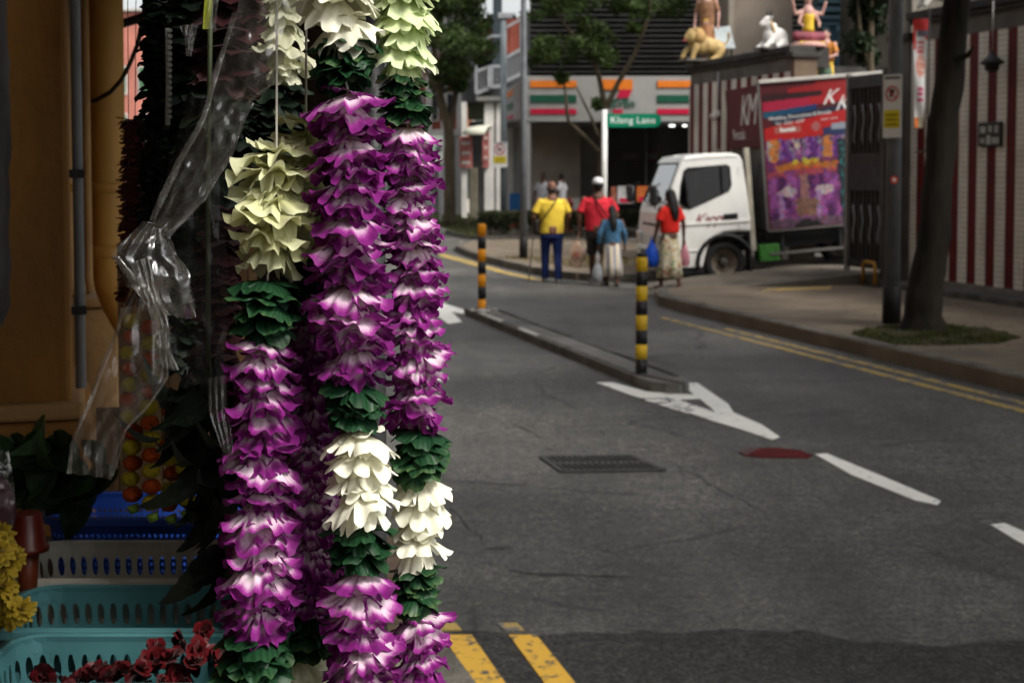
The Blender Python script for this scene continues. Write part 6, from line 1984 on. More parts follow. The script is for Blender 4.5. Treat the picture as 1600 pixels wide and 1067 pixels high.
yshirt = M('yellow_polo_cloth', (.62, .44, .045), .85, .12, 9, 1.0, 8)
rshirt = M('red_tee_cloth', (.50, .02, .035), .85, .15, 9, 1.0, 8)
navy = M('navy_trouser_cloth', (.008, .018, .085), .85, .25, 9, .3, 14)
greyc = M('dark_grey_cloth', (.032, .03, .03), .85, .2, 9, .3, 14)
denim = M('denim_cloth', (.045, .12, .21), .85, .3, 20, .3, 20)
redtop = M('scarlet_top_cloth', (.60, .018, .012), .85, .12, 9, .3, 14)
shoe_g = M('grey_shoe', (.22, .22, .22), .6, .2, 9)
shoe_b = M('black_shoe', (.015, .014, .014), .5, .2, 9)
strapm = M('dark_strap', (.02, .015, .012), .6, .2, 9)

yp = gnd(862, 441)
t, s = person('man in yellow polo shirt and navy trousers walking away with a stick', yp, R(6), 1.69, 1.13, skin_b, yshirt, legm=navy, shoe=shoe_g, hair='fringe', stride=.13, hair_mat=M('cropped_hair', (.03, .02, .016), .7),
              arms={-1: [(-.23, 0, 1.40), (-.31, .0, 1.13), (-.30, .14, .93)], 1: [(.23, 0, 1.40), (.30, -.01, 1.13), (.27, .13, .95)]})
t2 = thing('sling_bag', 'black sling bag worn across the yellow polo shirt', 'bag', yp, R(6))
def strap(root, s, girth, hi, lo_, mat):
    n = 26; pts = []
    # closed loop round the torso: over the shoulder, down the back to the hip and up the front
    for k in range(n + 1):
        a = 2 * PI * k / n
        c, sn = math.cos(a), math.sin(a)
        z = (hi[1] + lo_[1]) / 2 + (hi[1] - lo_[1]) / 2 * c
        x = (hi[0] + lo_[0]) / 2 + (hi[0] - lo_[0]) / 2 * c
        wid = .158 * girth * (1 if z < 1.35 else 1 - (z - 1.35) * 3.2)
        pts.append((x * s, -wid * sn * s, z * s))
    mb = MB()
    mb.tube(pts, [(.008, .022)] * len(pts), 8, caps=False)
    return mb.build('strap', mat, root)
strap(t2, s, 1.13, (.11, 1.475), (-.225, 1.02), strapm)
MB().rings([(-.26 * s, .02 * s, z * s, rx, .10) for z, rx in ((.84, .035), (.87, .055), (1.02, .06), (1.08, .04))], 14).build('pouch', strapm, t2)
t3 = thing('walking_stick', 'thin pale walking stick held by the man in yellow', 'walking stick', gnd(826, 438))
pk_ = Vector((yp.x - .30 * s, yp.y + .16 * s, .92)) - t3.location
MB().tube([(0, 0, 0), pk_ * .97, pk_ + Vector((0, .01, .02))], [.011, .012, .012], 8).build('shaft', M('pale_metal_stick', (.35, .34, .33), .35, metal=.4), t3)
MB().tube([pk_ + Vector((0, -.06, .03)), pk_ + Vector((0, .06, .03))], .014, 8).build('handle', strapm, t3)

rp = gnd(934, 444)
t, s = person('man in red tee shirt, dark shorts and white cap walking away', rp, R(-4), 1.73, 1.16, skin_d, rshirt, legs='shorts', legm=greyc, shoe=shoe_g, hair='short', stride=.17, hem=.88,
              arms={-1: [(-.235, 0, 1.40), (-.31, -.02, 1.12), (-.31, .02, .88)], 1: [(.235, 0, 1.40), (.31, -.02, 1.13), (.30, .06, .90)]})
t2 = thing('cap', 'white cap with dark band on the head of the man in red', 'hat', rp, R(-4))
MB().rings([(0, 0, z * s, rx * s, ry * s) for z, rx, ry in ((1.655, .094, .112), (1.70, .092, .108), (1.74, .07, .082), (1.762, .03, .035))], 18).build('crown', M('cap_white', (.62, .62, .62), .7, .2, 18), t2)
MB().rings([(0, -.002, z * s, rx * s, ry * s) for z, rx, ry in ((1.615, .0955, .114), (1.654, .0955, .1135))], 18).build('band', M('cap_black', (.015, .015, .016), .7), t2)
MB().rings([(0, .13 * s, z * s, .075 * s, .07 * s) for z in (1.645, 1.657)], 14).build('peak', M('cap_black', (.015, .015, .016), .7), t2)
t2 = thing('shoulder_strap_bag', 'small bag on a dark strap across the red tee shirt', 'bag', rp, R(-4))
strap(t2, s, 1.16, (-.10, 1.475), (.235, 1.02), strapm)
MB().rings([(.275 * s, .06 * s, z * s, rx, .09) for z, rx in ((.86, .03), (.9, .05), (1.02, .05), (1.06, .03))], 14).build('pouch', strapm, t2)
hb = Vector((rp.x - .31 * s, rp.y + .0, .80 * s))
t2 = thing('paper_bag', 'brown paper carrier bag held by the man in red', 'bag', (hb.x - .02, hb.y, hb.z - .50), R(-18))
kraft = M('kraft_paper', (.42, .29, .21), .8, .25, 14, .3, 20)
MB().add([(-.10, -.05, .0), (.03, -.05, -.04), (.03, .05, -.04), (-.10, .05, .0), (-.13, -.06, .22), (.13, -.06, .20), (.13, .06, .20), (-.13, .06, .22), (-.06, -.05, .40), (.0, -.05, .41), (.0, .05, .41), (-.06, .05, .40)],
         [(0, 3, 2, 1), (0, 1, 5, 4), (1, 2, 6, 5), (2, 3, 7, 6), (3, 0, 4, 7), (4, 5, 9, 8), (5, 6, 10, 9), (6, 7, 11, 10), (7, 4, 8, 11)]).build('bag_body', kraft, t2, bevel=.008)
MB().tube([(-.05, 0, .40), (-.03, 0, .47), (0.01, 0, .49), (.02, 0, .40)], .006, 6).build('bag_handle', kraft, t2)
MB().bx(-.06, .04, -.0725, -.0615, .14, .24).build('printed_mark', M('bag_print', (.34, .13, .09), .7, .5, 25), t2)

stripes_m = M('striped_skirt_cloth', (.55, .50, .42), .85, .1, 9)
nt = stripes_m.node_tree; N = nt.nodes; L = nt.links
tc = N.new('ShaderNodeTexCoord'); sx2 = N.new('ShaderNodeSeparateXYZ'); L.new(tc.outputs['Object'], sx2.inputs[0])
at2 = N.new('ShaderNodeMath'); at2.operation = 'MULTIPLY'; at2.inputs[1].default_value = 60; L.new(sx2.outputs[0], at2.inputs[0])
sn2 = N.new('ShaderNodeMath'); sn2.operation = 'SINE'; L.new(at2.outputs[0], sn2.inputs[0])
gt2 = N.new('ShaderNodeMath'); gt2.operation = 'GREATER_THAN'; gt2.inputs[1].default_value = .35; L.new(sn2.outputs[0], gt2.inputs[0])
mx = N.new('ShaderNodeMix'); mx.data_type = 'RGBA'; L.new(gt2.outputs[0], mx.inputs[0])
mx.inputs[6].default_value = (.60, .52, .40, 1); mx.inputs[7].default_value = (.24, .25, .30, 1)
L.new(mx.outputs[2], N['Principled BSDF'].inputs['Base Color'])
gp_ = gnd(956, 447)
t, s = person('girl in denim jacket and pale striped skirt beside the man in red', gp_, R(3), 1.30, 1.0, skin_d, denim, long_sleeve=True, legs='skirt', legm=stripes_m, shoe=shoe_b, hair='long', stride=.08, hem=.92, voxel=.009)
t2 = thing('carrier_bag', 'small grey carrier bag hanging beside the girl', 'bag', (gp_.x - .24, gp_.y - .05, .06))
MB().rings([(0, 0, z, rx, ry) for z, rx, ry in ((0, .05, .04), (.02, .09, .06), (.14, .10, .07), (.24, .07, .04), (.34, .02, .015), (.50, .008, .008))], 16).build('bag_body', M('grey_film_bag', (.25, .26, .28), .35, .3, 20, .6, 25, trans=.2), t2)

fl = M('floral_skirt_cloth', (.5, .46, .33), .85, .1, 9)
nt = fl.node_tree; N = nt.nodes; L = nt.links
tc = N.new('ShaderNodeTexCoord'); vo = N.new('ShaderNodeTexVoronoi'); vo.inputs['Scale'].default_value = 26; L.new(tc.outputs['Object'], vo.inputs['Vector'])
cr = N.new('ShaderNodeValToRGB'); e = cr.color_ramp.elements
for k in range(3): e.new(.5)
cr.color_ramp.interpolation = 'CONSTANT'
for k, (p_, c_) in enumerate(((0, (.55, .50, .38)), (.45, (.50, .40, .20)), (.6, (.22, .30, .16)), (.75, (.45, .16, .10)), (.86, (.62, .58, .46)))):
    e[k].position = p_; e[k].color = (*c_, 1)
sp3 = N.new('ShaderNodeSeparateColor'); L.new(vo.outputs['Color'], sp3.inputs[0]); L.new(sp3.outputs[0], cr.inputs[0])
L.new(cr.outputs[0], N['Principled BSDF'].inputs['Base Color'])
wp_ = gnd(1046, 453, .03)
t, s = person('long haired woman in scarlet top and floral skirt beside the truck cab', wp_, R(28), 1.55, .98, skin_d, redtop, legs='skirt', legm=fl, hair='long', stride=.12, hem=1.0,
              arms={-1: [(-.19, 0, 1.40), (-.24, .0, 1.14), (-.24, .10, .92)], 1: [(.19, 0, 1.40), (.25, -.05, 1.14), (.27, -.03, .89)]})
MB().rings([(0, 0, z * s, .145 * s, .108 * s) for z in (.985, 1.0, 1.02)], 16).build('waistband', M('waistband_cloth', (.3, .24, .16), .8), t)
lw = Matrix.Rotation(R(28), 4, 'Z')
h1 = wp_ + lw @ Vector((-.24 * s, .13 * s, .84 * s))
t2 = thing('blue_carrier_bag', 'bright blue plastic bag in the left hand of the woman', 'bag', (h1.x - .03, h1.y, h1.z - .40))
MB().rings([(0, 0, z, rx, ry) for z, rx, ry in ((0, .08, .05), (.03, .13, .08), (.14, .14, .09), (.26, .10, .06), (.36, .045, .03), (.44, .02, .02))], 18).build('bag_body', M('blue_film_bag', (.01, .07, .45), .35, .4, 16, .7, 22, trans=.2), t2)
MB().tube([(-.02, 0, .42), (-.025, .02, .47), (.02, .02, .47), (.02, 0, .42)], .007, 6).build('bag_handle', M('blue_film_bag', (.01, .07, .45), .35), t2)
h2 = wp_ + lw @ Vector((.275 * s, -.03 * s, .82 * s))
t2 = thing('pink_carrier_bag', 'pale pink plastic bag in the right hand of the woman', 'bag', (h2.x + .01, h2.y + .02, h2.z - .38))
MB().rings([(0, 0, z, rx, ry) for z, rx, ry in ((0, .05, .03), (.03, .085, .05), (.16, .085, .05), (.28, .05, .035), (.38, .02, .015))], 16).build('bag_body', M('pink_film_bag', (.55, .24, .30), .4, .25, 16, .6, 22, trans=.25), t2)

shop_white = M('white_shirt_cloth', (.42, .42, .44), .85, .1, 9)
for lab, x, Yp in (('left hand person in pale shirt standing in the store porch', 848, 43.0), ('right hand person in pale shirt standing in the store porch', 877, 42.6)):
    q = at(x, 300, Yp)
    person(lab, (q.x, Yp, .112), R(150 if x < 860 else 60), 1.68, 1.0, skin_d, shop_white, legm=greyc, shoe=shoe_b, hair='short', stride=.05, voxel=.02, faces=True)
# red hydrant stub behind the hedge
t = thing('fire_hydrant', 'dull red hydrant standing behind the hedge by the porch', 'hydrant', (at(890, 300, 41.2).x, 41.2, .09))
hyd = M('hydrant_red', (.22, .03, .02), .6, .3, 9)
MB().lathe([(.14, 0), (.14, .05), (.09, .07), (.09, .75), (.12, .78), (.12, .84), (.09, .9), (.04, 1.0)], 16).build('barrel', hyd, t)
MB().tube([(-.17, 0, .6), (.17, 0, .6)], .05, 12).build('outlet', hyd, t)

# statues in figure form on and behind the wall
sk_pink = M('statue_skin_paint', (.42, .24, .20), .5, .15, 6)
sgold = M('statue_gold_paint', (.55, .36, .03), .45, .2, 6)
smaroon = M('statue_maroon_paint', (.17, .035, .05), .55, .3, 8)
p = on_wall(1262, 7)
p = W(7.15, -.15, WT)
q = at(1262, 68, p.y)
t = thing('deity_statue', 'seated many armed deity statue in gold and maroon above the truck', 'statue', (q.x, p.y, q.z), R(-165)); t.scale = (.78, .78, .9)
sc = .9
blob([('t', [(-.33, .05, .13), (0, .12, .10), (.33, .05, .13)], [.10, .12, .10]), ('b', (0, 0, .14), .24, .18, .12, 14)], 'legs', smaroon, t, .02)
blob([('t', [(0, 0, .15), (0, 0, .42), (0, 0, .62)], [.14, .12, .15]), ('b', (0, .01, .86), .085, .09, .11, 14), ('t', [(0, 0, .66), (0, 0, .78)], [.05, .05]),
      ('t', [(-.15, 0, .62), (-.34, .02, .58), (-.42, .06, .82)], [.05, .045, .035]), ('t', [(.15, 0, .62), (.34, .02, .58), (.42, .06, .82)], [.05, .045, .035]),
      ('t', [(-.15, 0, .60), (-.26, .06, .40), (-.2, .16, .32)], [.05, .04, .03]), ('t', [(.15, 0, .60), (.26, .06, .40), (.2, .16, .32)], [.05, .04, .03])], 'body', sk_pink, t, .02)
MB().rings([(0, .02, z, rx, rx * .9) for z, rx in ((.22, .15), (.30, .13), (.40, .125), (.52, .14), (.60, .13))], 16).build('breastplate', sgold, t)
MB().lathe([(.09, .93), (.11, .97), (.085, 1.05), (.06, 1.15), (.02, 1.24)], 14).build('crown', sgold, t)
MB().rings([(0, .14, z, .1, .03) for z in (.02, .10, .2)], 12).build('sash', sgold, t)
MB().lathe([(.42, -.10), (.45, -.06), (.38, -.01), (.30, 0.02)], 20).build('lotus_seat', sk_pink, t)
for k in range(7):
    MB().ball((-.27 + k * .09, .30 - abs(k - 3) * .02, -.03), .045, .04, .06, 8).build('petal_ornament', sgold, t)
MB().bx(-.4, .4, -.3, .3, -.5, -.101).build('pedestal', cap_dark, t)
for s_ in (-1, 1): MB().ball((s_ * .035, .093, .87), .013, .01, .01, 8).build('eye', ink, t)

q = at(1290, 150, 26.7); q.z = 3.05 + .42
t, s = person('standing statue of a woman in gold blouse and green skirt holding a pot', (q.x, 26.7, q.z - .42), R(150), 1.45, .95, sk_pink, M('statue_orange_paint', (.40, .15, .02), .5, .25, 8), legs='skirt', legm=M('statue_green_paint', (.07, .12, .07), .5, .4, 10), hair='long', stride=.02, hem=1.02, name='woman_statue', cat='statue', voxel=.015,
              arms={-1: [(-.19, 0, 1.40), (-.25, .05, 1.15), (-.10, .26, 1.08)], 1: [(.19, 0, 1.40), (.25, .05, 1.15), (.10, .26, 1.08)]})
MB().bx(-.3, .3, -.3, .3, -2.7, -.002).build('pedestal', grey_render, t)
MB().rings([(0, 0, z * s, .16 * s, .125 * s) for z in (.93, .96, 1.0)], 16).build('girdle', sgold, t)
for sd_ in (-1, 1):
    MB().tube([(sd_ * .19 * s, .0, .3 * s), (sd_ * .17 * s, .02, .6 * s), (sd_ * .14 * s, .03, .93 * s)], .03, 8).build('sari_border', sgold, t)
mt = Matrix.Rotation(R(150), 4, 'Z') @ Vector((0, .30 * s, 1.06 * s))
t2 = thing('offering_pot', 'painted gold and green pot in the hands of the woman statue', 'pot', Vector((q.x, 26.7, q.z - .42)) + mt)
MB().lathe([(.05, 0), (.11, .04), (.12, .08), (.08, .13), (.09, .15)], 16).build('bowl', sgold, t2)
MB().lathe([(.075, .151), (.09, .20), (.06, .27), (.02, .30)], 14).build('filling', M('pot_green', (.06, .16, .09), .5, .3, 9), t2)

q = on_wall(1098, 10)
t, s = person('standing guardian statue in blue and gold behind the lion on the wall corner', (q.x + .12, q.y + .45, WT), R(160), 1.55, .95, sk_pink, M('statue_umber_paint', (.20, .10, .05), .5, .3, 8), legs='skirt', legm=M('statue_ochre_paint', (.26, .12, .05), .5, .3, 8), hair='short', stride=.05, name='guardian_statue', cat='statue', voxel=.016)
MB().bx(-.25, .25, -.25, .25, -.6, -.002).build('pedestal', grey_render, t)
MB().rings([(0, 0, z * s, .16 * s, .125 * s) for z in (.93, .96, 1.0)], 16).build('girdle', sgold, t)
# white statue at the top of the near stretch
q = W(2.05, -.1, 4.252)
t = thing('white_beast_statue', 'white crouching beast statue on the near wall above the banner', 'statue', q, R(190))
blob([('t', [(-.25, 0, .2), (.15, 0, .26)], [.13, .14]), ('b', (.28, 0, .38), .13, .11, .13, 12), ('t', [(.2, .09, .2), (.32, .1, .03)], [.06, .04]), ('t', [(.2, -.09, .2), (.32, -.1, .03)], [.06, .04]), ('t', [(-.25, .1, .15), (-.1, .12, .03)], [.09, .05]), ('t', [(-.25, -.1, .15), (-.1, -.12, .03)], [.09, .05]), ('t', [(-.36, 0, .25), (-.45, 0, .45)], [.03, .04])], 'body', white_st, t, .02)
for s_ in (-1, 1): MB().ball((.385, s_ * .055, .42), .02, .02, .02, 8).build('eye', ink, t)

# ---------------------------------------------------------------- truck
twp = at(1135, 443, 23.4)
KX = 94.6
truck = thing('delivery_truck', 'white cab truck with a colourful printed box pulling out of the temple gate', 'truck', twp)
truck.rotation_euler = (0, R(-4.6), R(6.5))
white_body = M('white_truck_paint', (.66, .66, .63), .3, .05, 2, coat=.3, dirt=((.36, .34, .29), .5, 2.2))
black_tr = M('black_trim', (.012, .012, .013), .5, .2, 6)
cabglass = glass_mat('cab_glass', (.16, .18, .18), .035)
scrglass = glass_mat('windscreen_glass', (.30, .34, .34), .22)
def tl(px, py):
    lx, lz = (px - 1135) / KX, (443 - py) / KX
    return (lx + .08 * lz, lz - .08 * lx)
WD = 1.86
prof = [tl(*q) for q in ((1042, 418), (1033, 405), (1030, 372), (1033, 335), (1037, 320), (1062, 254), (1070, 246), (1104, 241), (1142, 240), (1155, 243), (1162, 251), (1169, 300), (1173, 340), (1174, 363), (1150, 362), (1130, 364), (1114, 373), (1105, 388), (1100, 408), (1098, 418))]
win = [tl(*q) for q in ((1060, 318), (1063, 290), (1068, 268), (1074, 264), (1135, 259), (1140, 262), (1142, 290), (1138, 299), (1110, 312), (1076, 327), (1066, 325))]
def side_panel(y):
    b = bmesh.new()
    ed = []
    for poly in (prof, win):
        vs = [b.verts.new((x, y, z)) for x, z in poly]
        for i in range(len(vs)):
            ed.append(b.edges.new((vs[i], vs[(i + 1) % len(vs)])))
    bmesh.ops.triangle_fill(b, use_beauty=True, use_dissolve=False, edges=ed)
    return b
def inset_y(y, z):
    k = max(0, (z - 1.2)) * .075
    return k if y < WD / 2 else WD - k
bm_ = bmesh.new()
for y in (0, WD):
    b = side_panel(y)
    mp_ = {}
    for v in b.verts:
        mp_[v] = bm_.verts.new((v.co.x, inset_y(y, v.co.z), v.co.z))
    for f in b.faces:
        try: bm_.faces.new([mp_[v] for v in f.verts])
        except ValueError: pass
    b.free()
n = len(prof)
for i in range(n):
    j = (i + 1) % n
    if i in (4,): continue                       # the windscreen opening gets its own frame
    if 13 <= i <= 18: pass
    a, c = prof[i], prof[j]
    q = [(a[0], inset_y(0, a[1]), a[1]), (c[0], inset_y(0, c[1]), c[1]), (c[0], inset_y(WD, c[1]), c[1]), (a[0], inset_y(WD, a[1]), a[1])]
    bm_.faces.new([bm_.verts.new(v) for v in q])
a, c = prof[4], prof[5]
oq = [Vector((a[0], inset_y(0, a[1]), a[1])), Vector((c[0], inset_y(0, c[1]), c[1])), Vector((c[0], inset_y(WD, c[1]), c[1])), Vector((a[0], inset_y(WD, a[1]), a[1]))]
cn = sum(oq, Vector()) / 4
iq = [Vector((cn.x + (v.x - cn.x) * .92, cn.y + (v.y - cn.y) * .92, cn.z + (v.z - cn.z) * .92)) for v in oq]
ov = [bm_.verts.new(v) for v in oq]; iv = [bm_.verts.new(v) for v in iq]
for k in range(4):
    bm_.faces.new([ov[k], ov[(k + 1) % 4], iv[(k + 1) % 4], iv[k]])
bmesh.ops.remove_doubles(bm_, verts=bm_.verts, dist=.0006)
bmesh.ops.recalc_face_normals(bm_, faces=bm_.faces)
me = bpy.data.meshes.new('cab'); bm_.to_mesh(me); bm_.free(); me.materials.append(white_body)
cab = bpy.data.objects.new('cab', me); C.objects.link(cab); cab.parent = truck
md = cab.modifiers.new('bevel', 'BEVEL'); md.width = .045; md.segments = 3; md.limit_method = 'ANGLE'; md.angle_limit = R(50)
for p_ in me.polygons: p_.use_smooth = False
MB().add([v + Vector((.012, 0, 0)) for v in iq], [(0, 1, 2, 3)]).build('windscreen', scrglass, truck)
for y in (0, WD):
    vs = [(x, inset_y(y, z) + (.012 if y == 0 else -.012), z) for x, z in win]
    MB().add(vs, [list(range(len(vs)))]).build('side_window', cabglass, truck)
    lp = [Vector((x, inset_y(y, z) + (-.004 if y == 0 else .004), z)) for x, z in win]
    MB().tube(lp + [lp[0]], .012, 6, caps=False).build('window_seal', black_tr, truck)
MB().tube([iq[0], iq[1], iq[2], iq[3], iq[0]], .014, 6, caps=False).build('windscreen_seal', black_tr, truck)
# dark cabin
xi0, zi0 = tl(1045, 330); xi1, zi1 = tl(1168, 370)
MB().bx(xi0, xi1, .06, WD - .06, zi1 + .02, zi0 - .02).build('cabin_floor', M('cabin_dark', (.02, .02, .021), .8), truck)
for y in (.3, 1.15):
    MB().bx(.12, .26, y, y + .48, 1.0, 1.75).build('seat_back', M('seat_cloth', (.03, .03, .032), .9), truck, bevel=.05)
st = [(-.50 + .08 * math.cos(a), 1.38 + .19 * math.sin(a), 1.38 + .16 * math.cos(a)) for a in [2 * PI * k / 20 for k in range(21)]]
MB().tube(st, .015, 6, caps=False).build('steering_wheel', black_tr, truck)
# fittings
MB().bx(prof[2][0] - .05, prof[2][0] + .02, .06, WD - .06, .34, .66).build('bumper', white_body, truck, bevel=.03)
MB().bx(prof[2][0] - .075, prof[2][0] - .049, .5, WD - .5, .38, .60).build('lower_grille', black_tr, truck, bevel=.03)
MB().bx(prof[3][0] - .035, prof[3][0] - .012, .35, WD - .35, .98, 1.06).build('upper_grille', black_tr, truck, bevel=.01)
MB().bx(prof[3][0] - .03, prof[3][0] - .012, .72, WD - .72, .86, .93).build('badge', M('badge_red', (.4, .03, .03), .4), truck, bevel=.005)
for y in (.1, WD - .4):
    hl_ = MB().bx(prof[2][0] - .045, prof[2][0] + .01, y, y + .3, .72, .90).build('headlight', M('lamp_lens', (.5, .5, .48), .1), truck, bevel=.02)
    MB().bx(prof[2][0] - .048, prof[2][0] - .046, y + .2, y + .28, .74, .88).build('indicator', M('indicator_amber', (.5, .16, .01), .3), hl_)
for (px, y, h_) in ((1016, -.16, .34), (1019, WD + .10, .30)):
    x, z = tl(px, 306)
    mr_ = MB().bx(x - .05, x + .06, y - .03, y + .15, z - h_ / 2, z + h_ / 2).build('mirror', black_tr, truck, bevel=.03)
    ya = .02 if y < 0 else WD - .02
    MB().tube([(x, y + .06, z - .12), (x + .05, ya, z - .22)], .014, 6).build('mirror_arm', black_tr, mr_)
    MB().tube([(x, y + .06, z + .12), (x + .16, ya, z + .18)], .012, 6).build('mirror_arm', black_tr, mr_)
for y in (.45, 1.15):                              # wipers parked across the windscreen
    a_ = iq[0].lerp(iq[3], (y - .1) / 1.7) ; b_ = iq[0].lerp(iq[3], (y + .5) / 1.9).lerp(iq[1].lerp(iq[2], (y + .5) / 1.9), .16)
    MB().tube([a_ + Vector((-.02, 0, -.02)), b_ + Vector((-.015, 0, 0))], .010, 6).build('wiper', black_tr, truck)
for q_ in ((1064, 322, 1140, 300), (1100, 330, 1140, 318)):
    pass
a_, b_ = tl(1126, 262), tl(1128, 303)
MB().bar((a_[0], .006, a_[1]), (b_[0], .006, b_[1]), .014, .022).build('window_divider', black_tr, truck)
x, z = tl(1141, 339)
MB().bx(x - .12, x + .12, -.012, .002, z - .05, z + .05).build('door_handle', black_tr, truck, bevel=.012)
def seam(p, q, w=.008):
    a, b = tl(*p), tl(*q)
    MB().bar((a[0], inset_y(0, a[1]) - .001, a[1]), (b[0], inset_y(0, b[1]) - .001, b[1]), .006, w).build('door_seam', M('seam_shadow_gap', (.08, .08, .08), .7), truck)
seam((1153, 262), (1154, 362)); seam((1052, 330), (1052, 404)); seam((1154, 362), (1130, 363)); seam((1058, 253), (1153, 246))
a, b = tl(1050, 352), tl(1172, 345)
MB().bar((a[0], -.004, a[1]), (b[0], -.004, b[1]), .022, .05).build('door_crease', white_body, truck, bevel=.008)
a, b = tl(1050, 393), tl(1099, 391)
MB().bar((a[0], -.004, a[1]), (b[0], -.004, b[1]), .022, .03).build('door_crease', white_body, truck, bevel=.008)
a, b = tl(1060, 404), tl(1100, 414)
MB().bx(a[0], b[0], .03, .3, b[1] - .14, b[1] - .003).build('step', black_tr, truck, bevel=.01)
f = frame((tl(1104, 346)[0], -.003, tl(1104, 346)[1] + .03), (1, 0, 0), (0, 0, 1))
script_red = M('script_dark_red', (.20, .02, .03), .5)
lettering('Kapp', .26, script_red, truck, f, shear=.55, ext=.001, spacing=.86, name='door_lettering')
# wheels
tyre_m = M('tyre_rubber', (.014, .014, .014), .85, .25, 14, .3, 50)
rim_m = M('dusty_rim', (.17, .14, .105), .6, .3, 9, dirt=((.08, .06, .05), .8, 9))
def wheel(x, y, face, r=.35, w=.2):
    prof_ = [(r * .62, -w / 2), (r * .9, -w / 2), (r, -w * .34), (r, w * .34), (r * .9, w / 2), (r * .62, w / 2)]
    o = MB().lathe(prof_ + [prof_[0]], 36, caps=False).build('wheel', tyre_m, truck)
    o.rotation_euler = (PI / 2, 0, 0); o.location = (x, y, r)
    for zf in (1,):
        MB().lathe([(.02, -w * .2), (r * .26, -w * .2), (r * .28, -w * .12), (r * .50, .0), (r * .56, w * .2), (r * .63, w * .46), (r * .66, w * .47), (r * .66, -w * .45)], 28).build('rim', rim_m, o)
        MB().lathe([(r * .22, -w * .2), (r * .2, w * .28), (r * .12, w * .36), (.02, w * .37)], 18).build('hub', M('dark_hub', (.05, .045, .04), .6, .3, 9), o)
        for k in range(5):
            an = 2 * PI * k / 5
            MB().lathe([(.014, 0), (.014, w * .16)], 6, (r * .38 * math.cos(an), r * .38 * math.sin(an), 0)).build('wheel_nut', rim_m, o)
for x, y in ((0, .12), (0, WD - .12), (2.55, .12), (2.55, WD - .12)):
    wheel(x, y, 1)
ar = [(.46 * math.cos(a), .34 + .46 * math.sin(a)) for a in [R(200 - 210 * k / 16) for k in range(17)]]
MB().tube([(x, -.015, z) for x, z in ar[1:-2]], .035, 8).build('wheel_arch', black_tr, truck)
MB().bx(.42, .46, .0, .24, .12, .78).build('mud_flap', black_tr, truck)
# chassis and box
bx0, bz1 = tl(1184, 134); _, bz0 = tl(1197, 361); bx1 = bx0 + 3.25
MB().bx(-.3, bx1 - .1, .45, .60, .48, .66).build('chassis_rail', black_tr, truck)
MB().bx(-.3, bx1 - .1, WD - .6, WD - .45, .48, .66).build('chassis_rail', black_tr, truck)
MB().bx(.47, .55, .02, .12, .50, 2.2).build('front_post', M('cream_frame', (.34, .31, .25), .6, .2, 4, dirt=((.12, .1, .07), .7, 5)), truck)
MB().bx(.47, .55, WD - .12, WD - .02, .50, 2.2).build('front_post', M('cream_frame', (.34, .31, .25), .6, .2, 4), truck)
MB().bx(bx0 - .002, bx0 + .02, 0.0, WD + .1, bz0, 2.17).build('headboard', M('dull_headboard', (.10, .09, .08), .7, .3, 4), truck)
maroon = M('maroon_panel', (.085, .006, .010), .75, .1, 2)
MB().bx(bx0 + .003, bx1, -.028, WD + .13, bz0, bz1).build('box_body', maroon, truck, bevel=.01)
MB().bx(bx0 - .04, bx0 + .002, -.02, WD + .12, 2.18, bz1 - .005).build('front_panel', maroon, truck, bevel=.006)
MB().bx(bx0 - .045, bx0 - .005, -.05, -.029, bz0, bz1).build('corner_trim', M('pale_alloy', (.09, .085, .08), .5), truck)
MB().bx(bx0 - .02, bx1, -.07, .0, bz1 + .001, bz1 + .06).build('top_trim', M('white_alloy', (.40, .38, .35), .45), truck, bevel=.008)
MB().bx(bx0 - .02, bx1, -.06, -.0, bz0 - .03, bz0 - .001).build('bottom_trim', M('pale_alloy', (.09, .085, .08), .5), truck)
MB().bx(bx0, bx1, .0, .06, .40, .44).build('side_guard', M('pale_alloy', (.09, .085, .08), .5), truck)
for x in (bx0 + .2, bx0 + 1.2, bx0 + 2.4):
    MB().bx(x, x + .05, .005, .05, .441, bz0 - .04).build('guard_post', black_tr, truck)
MB().bx(bx0, bx1, .15, WD - .15, .66, bz0 - .031).build('underframe', black_tr, truck)
MB().bx(.60, .95, .02, .35, .30, .58).build('battery_box', M('green_crate', (.03, .13, .02), .6, .3, 6), truck, bevel=.02)
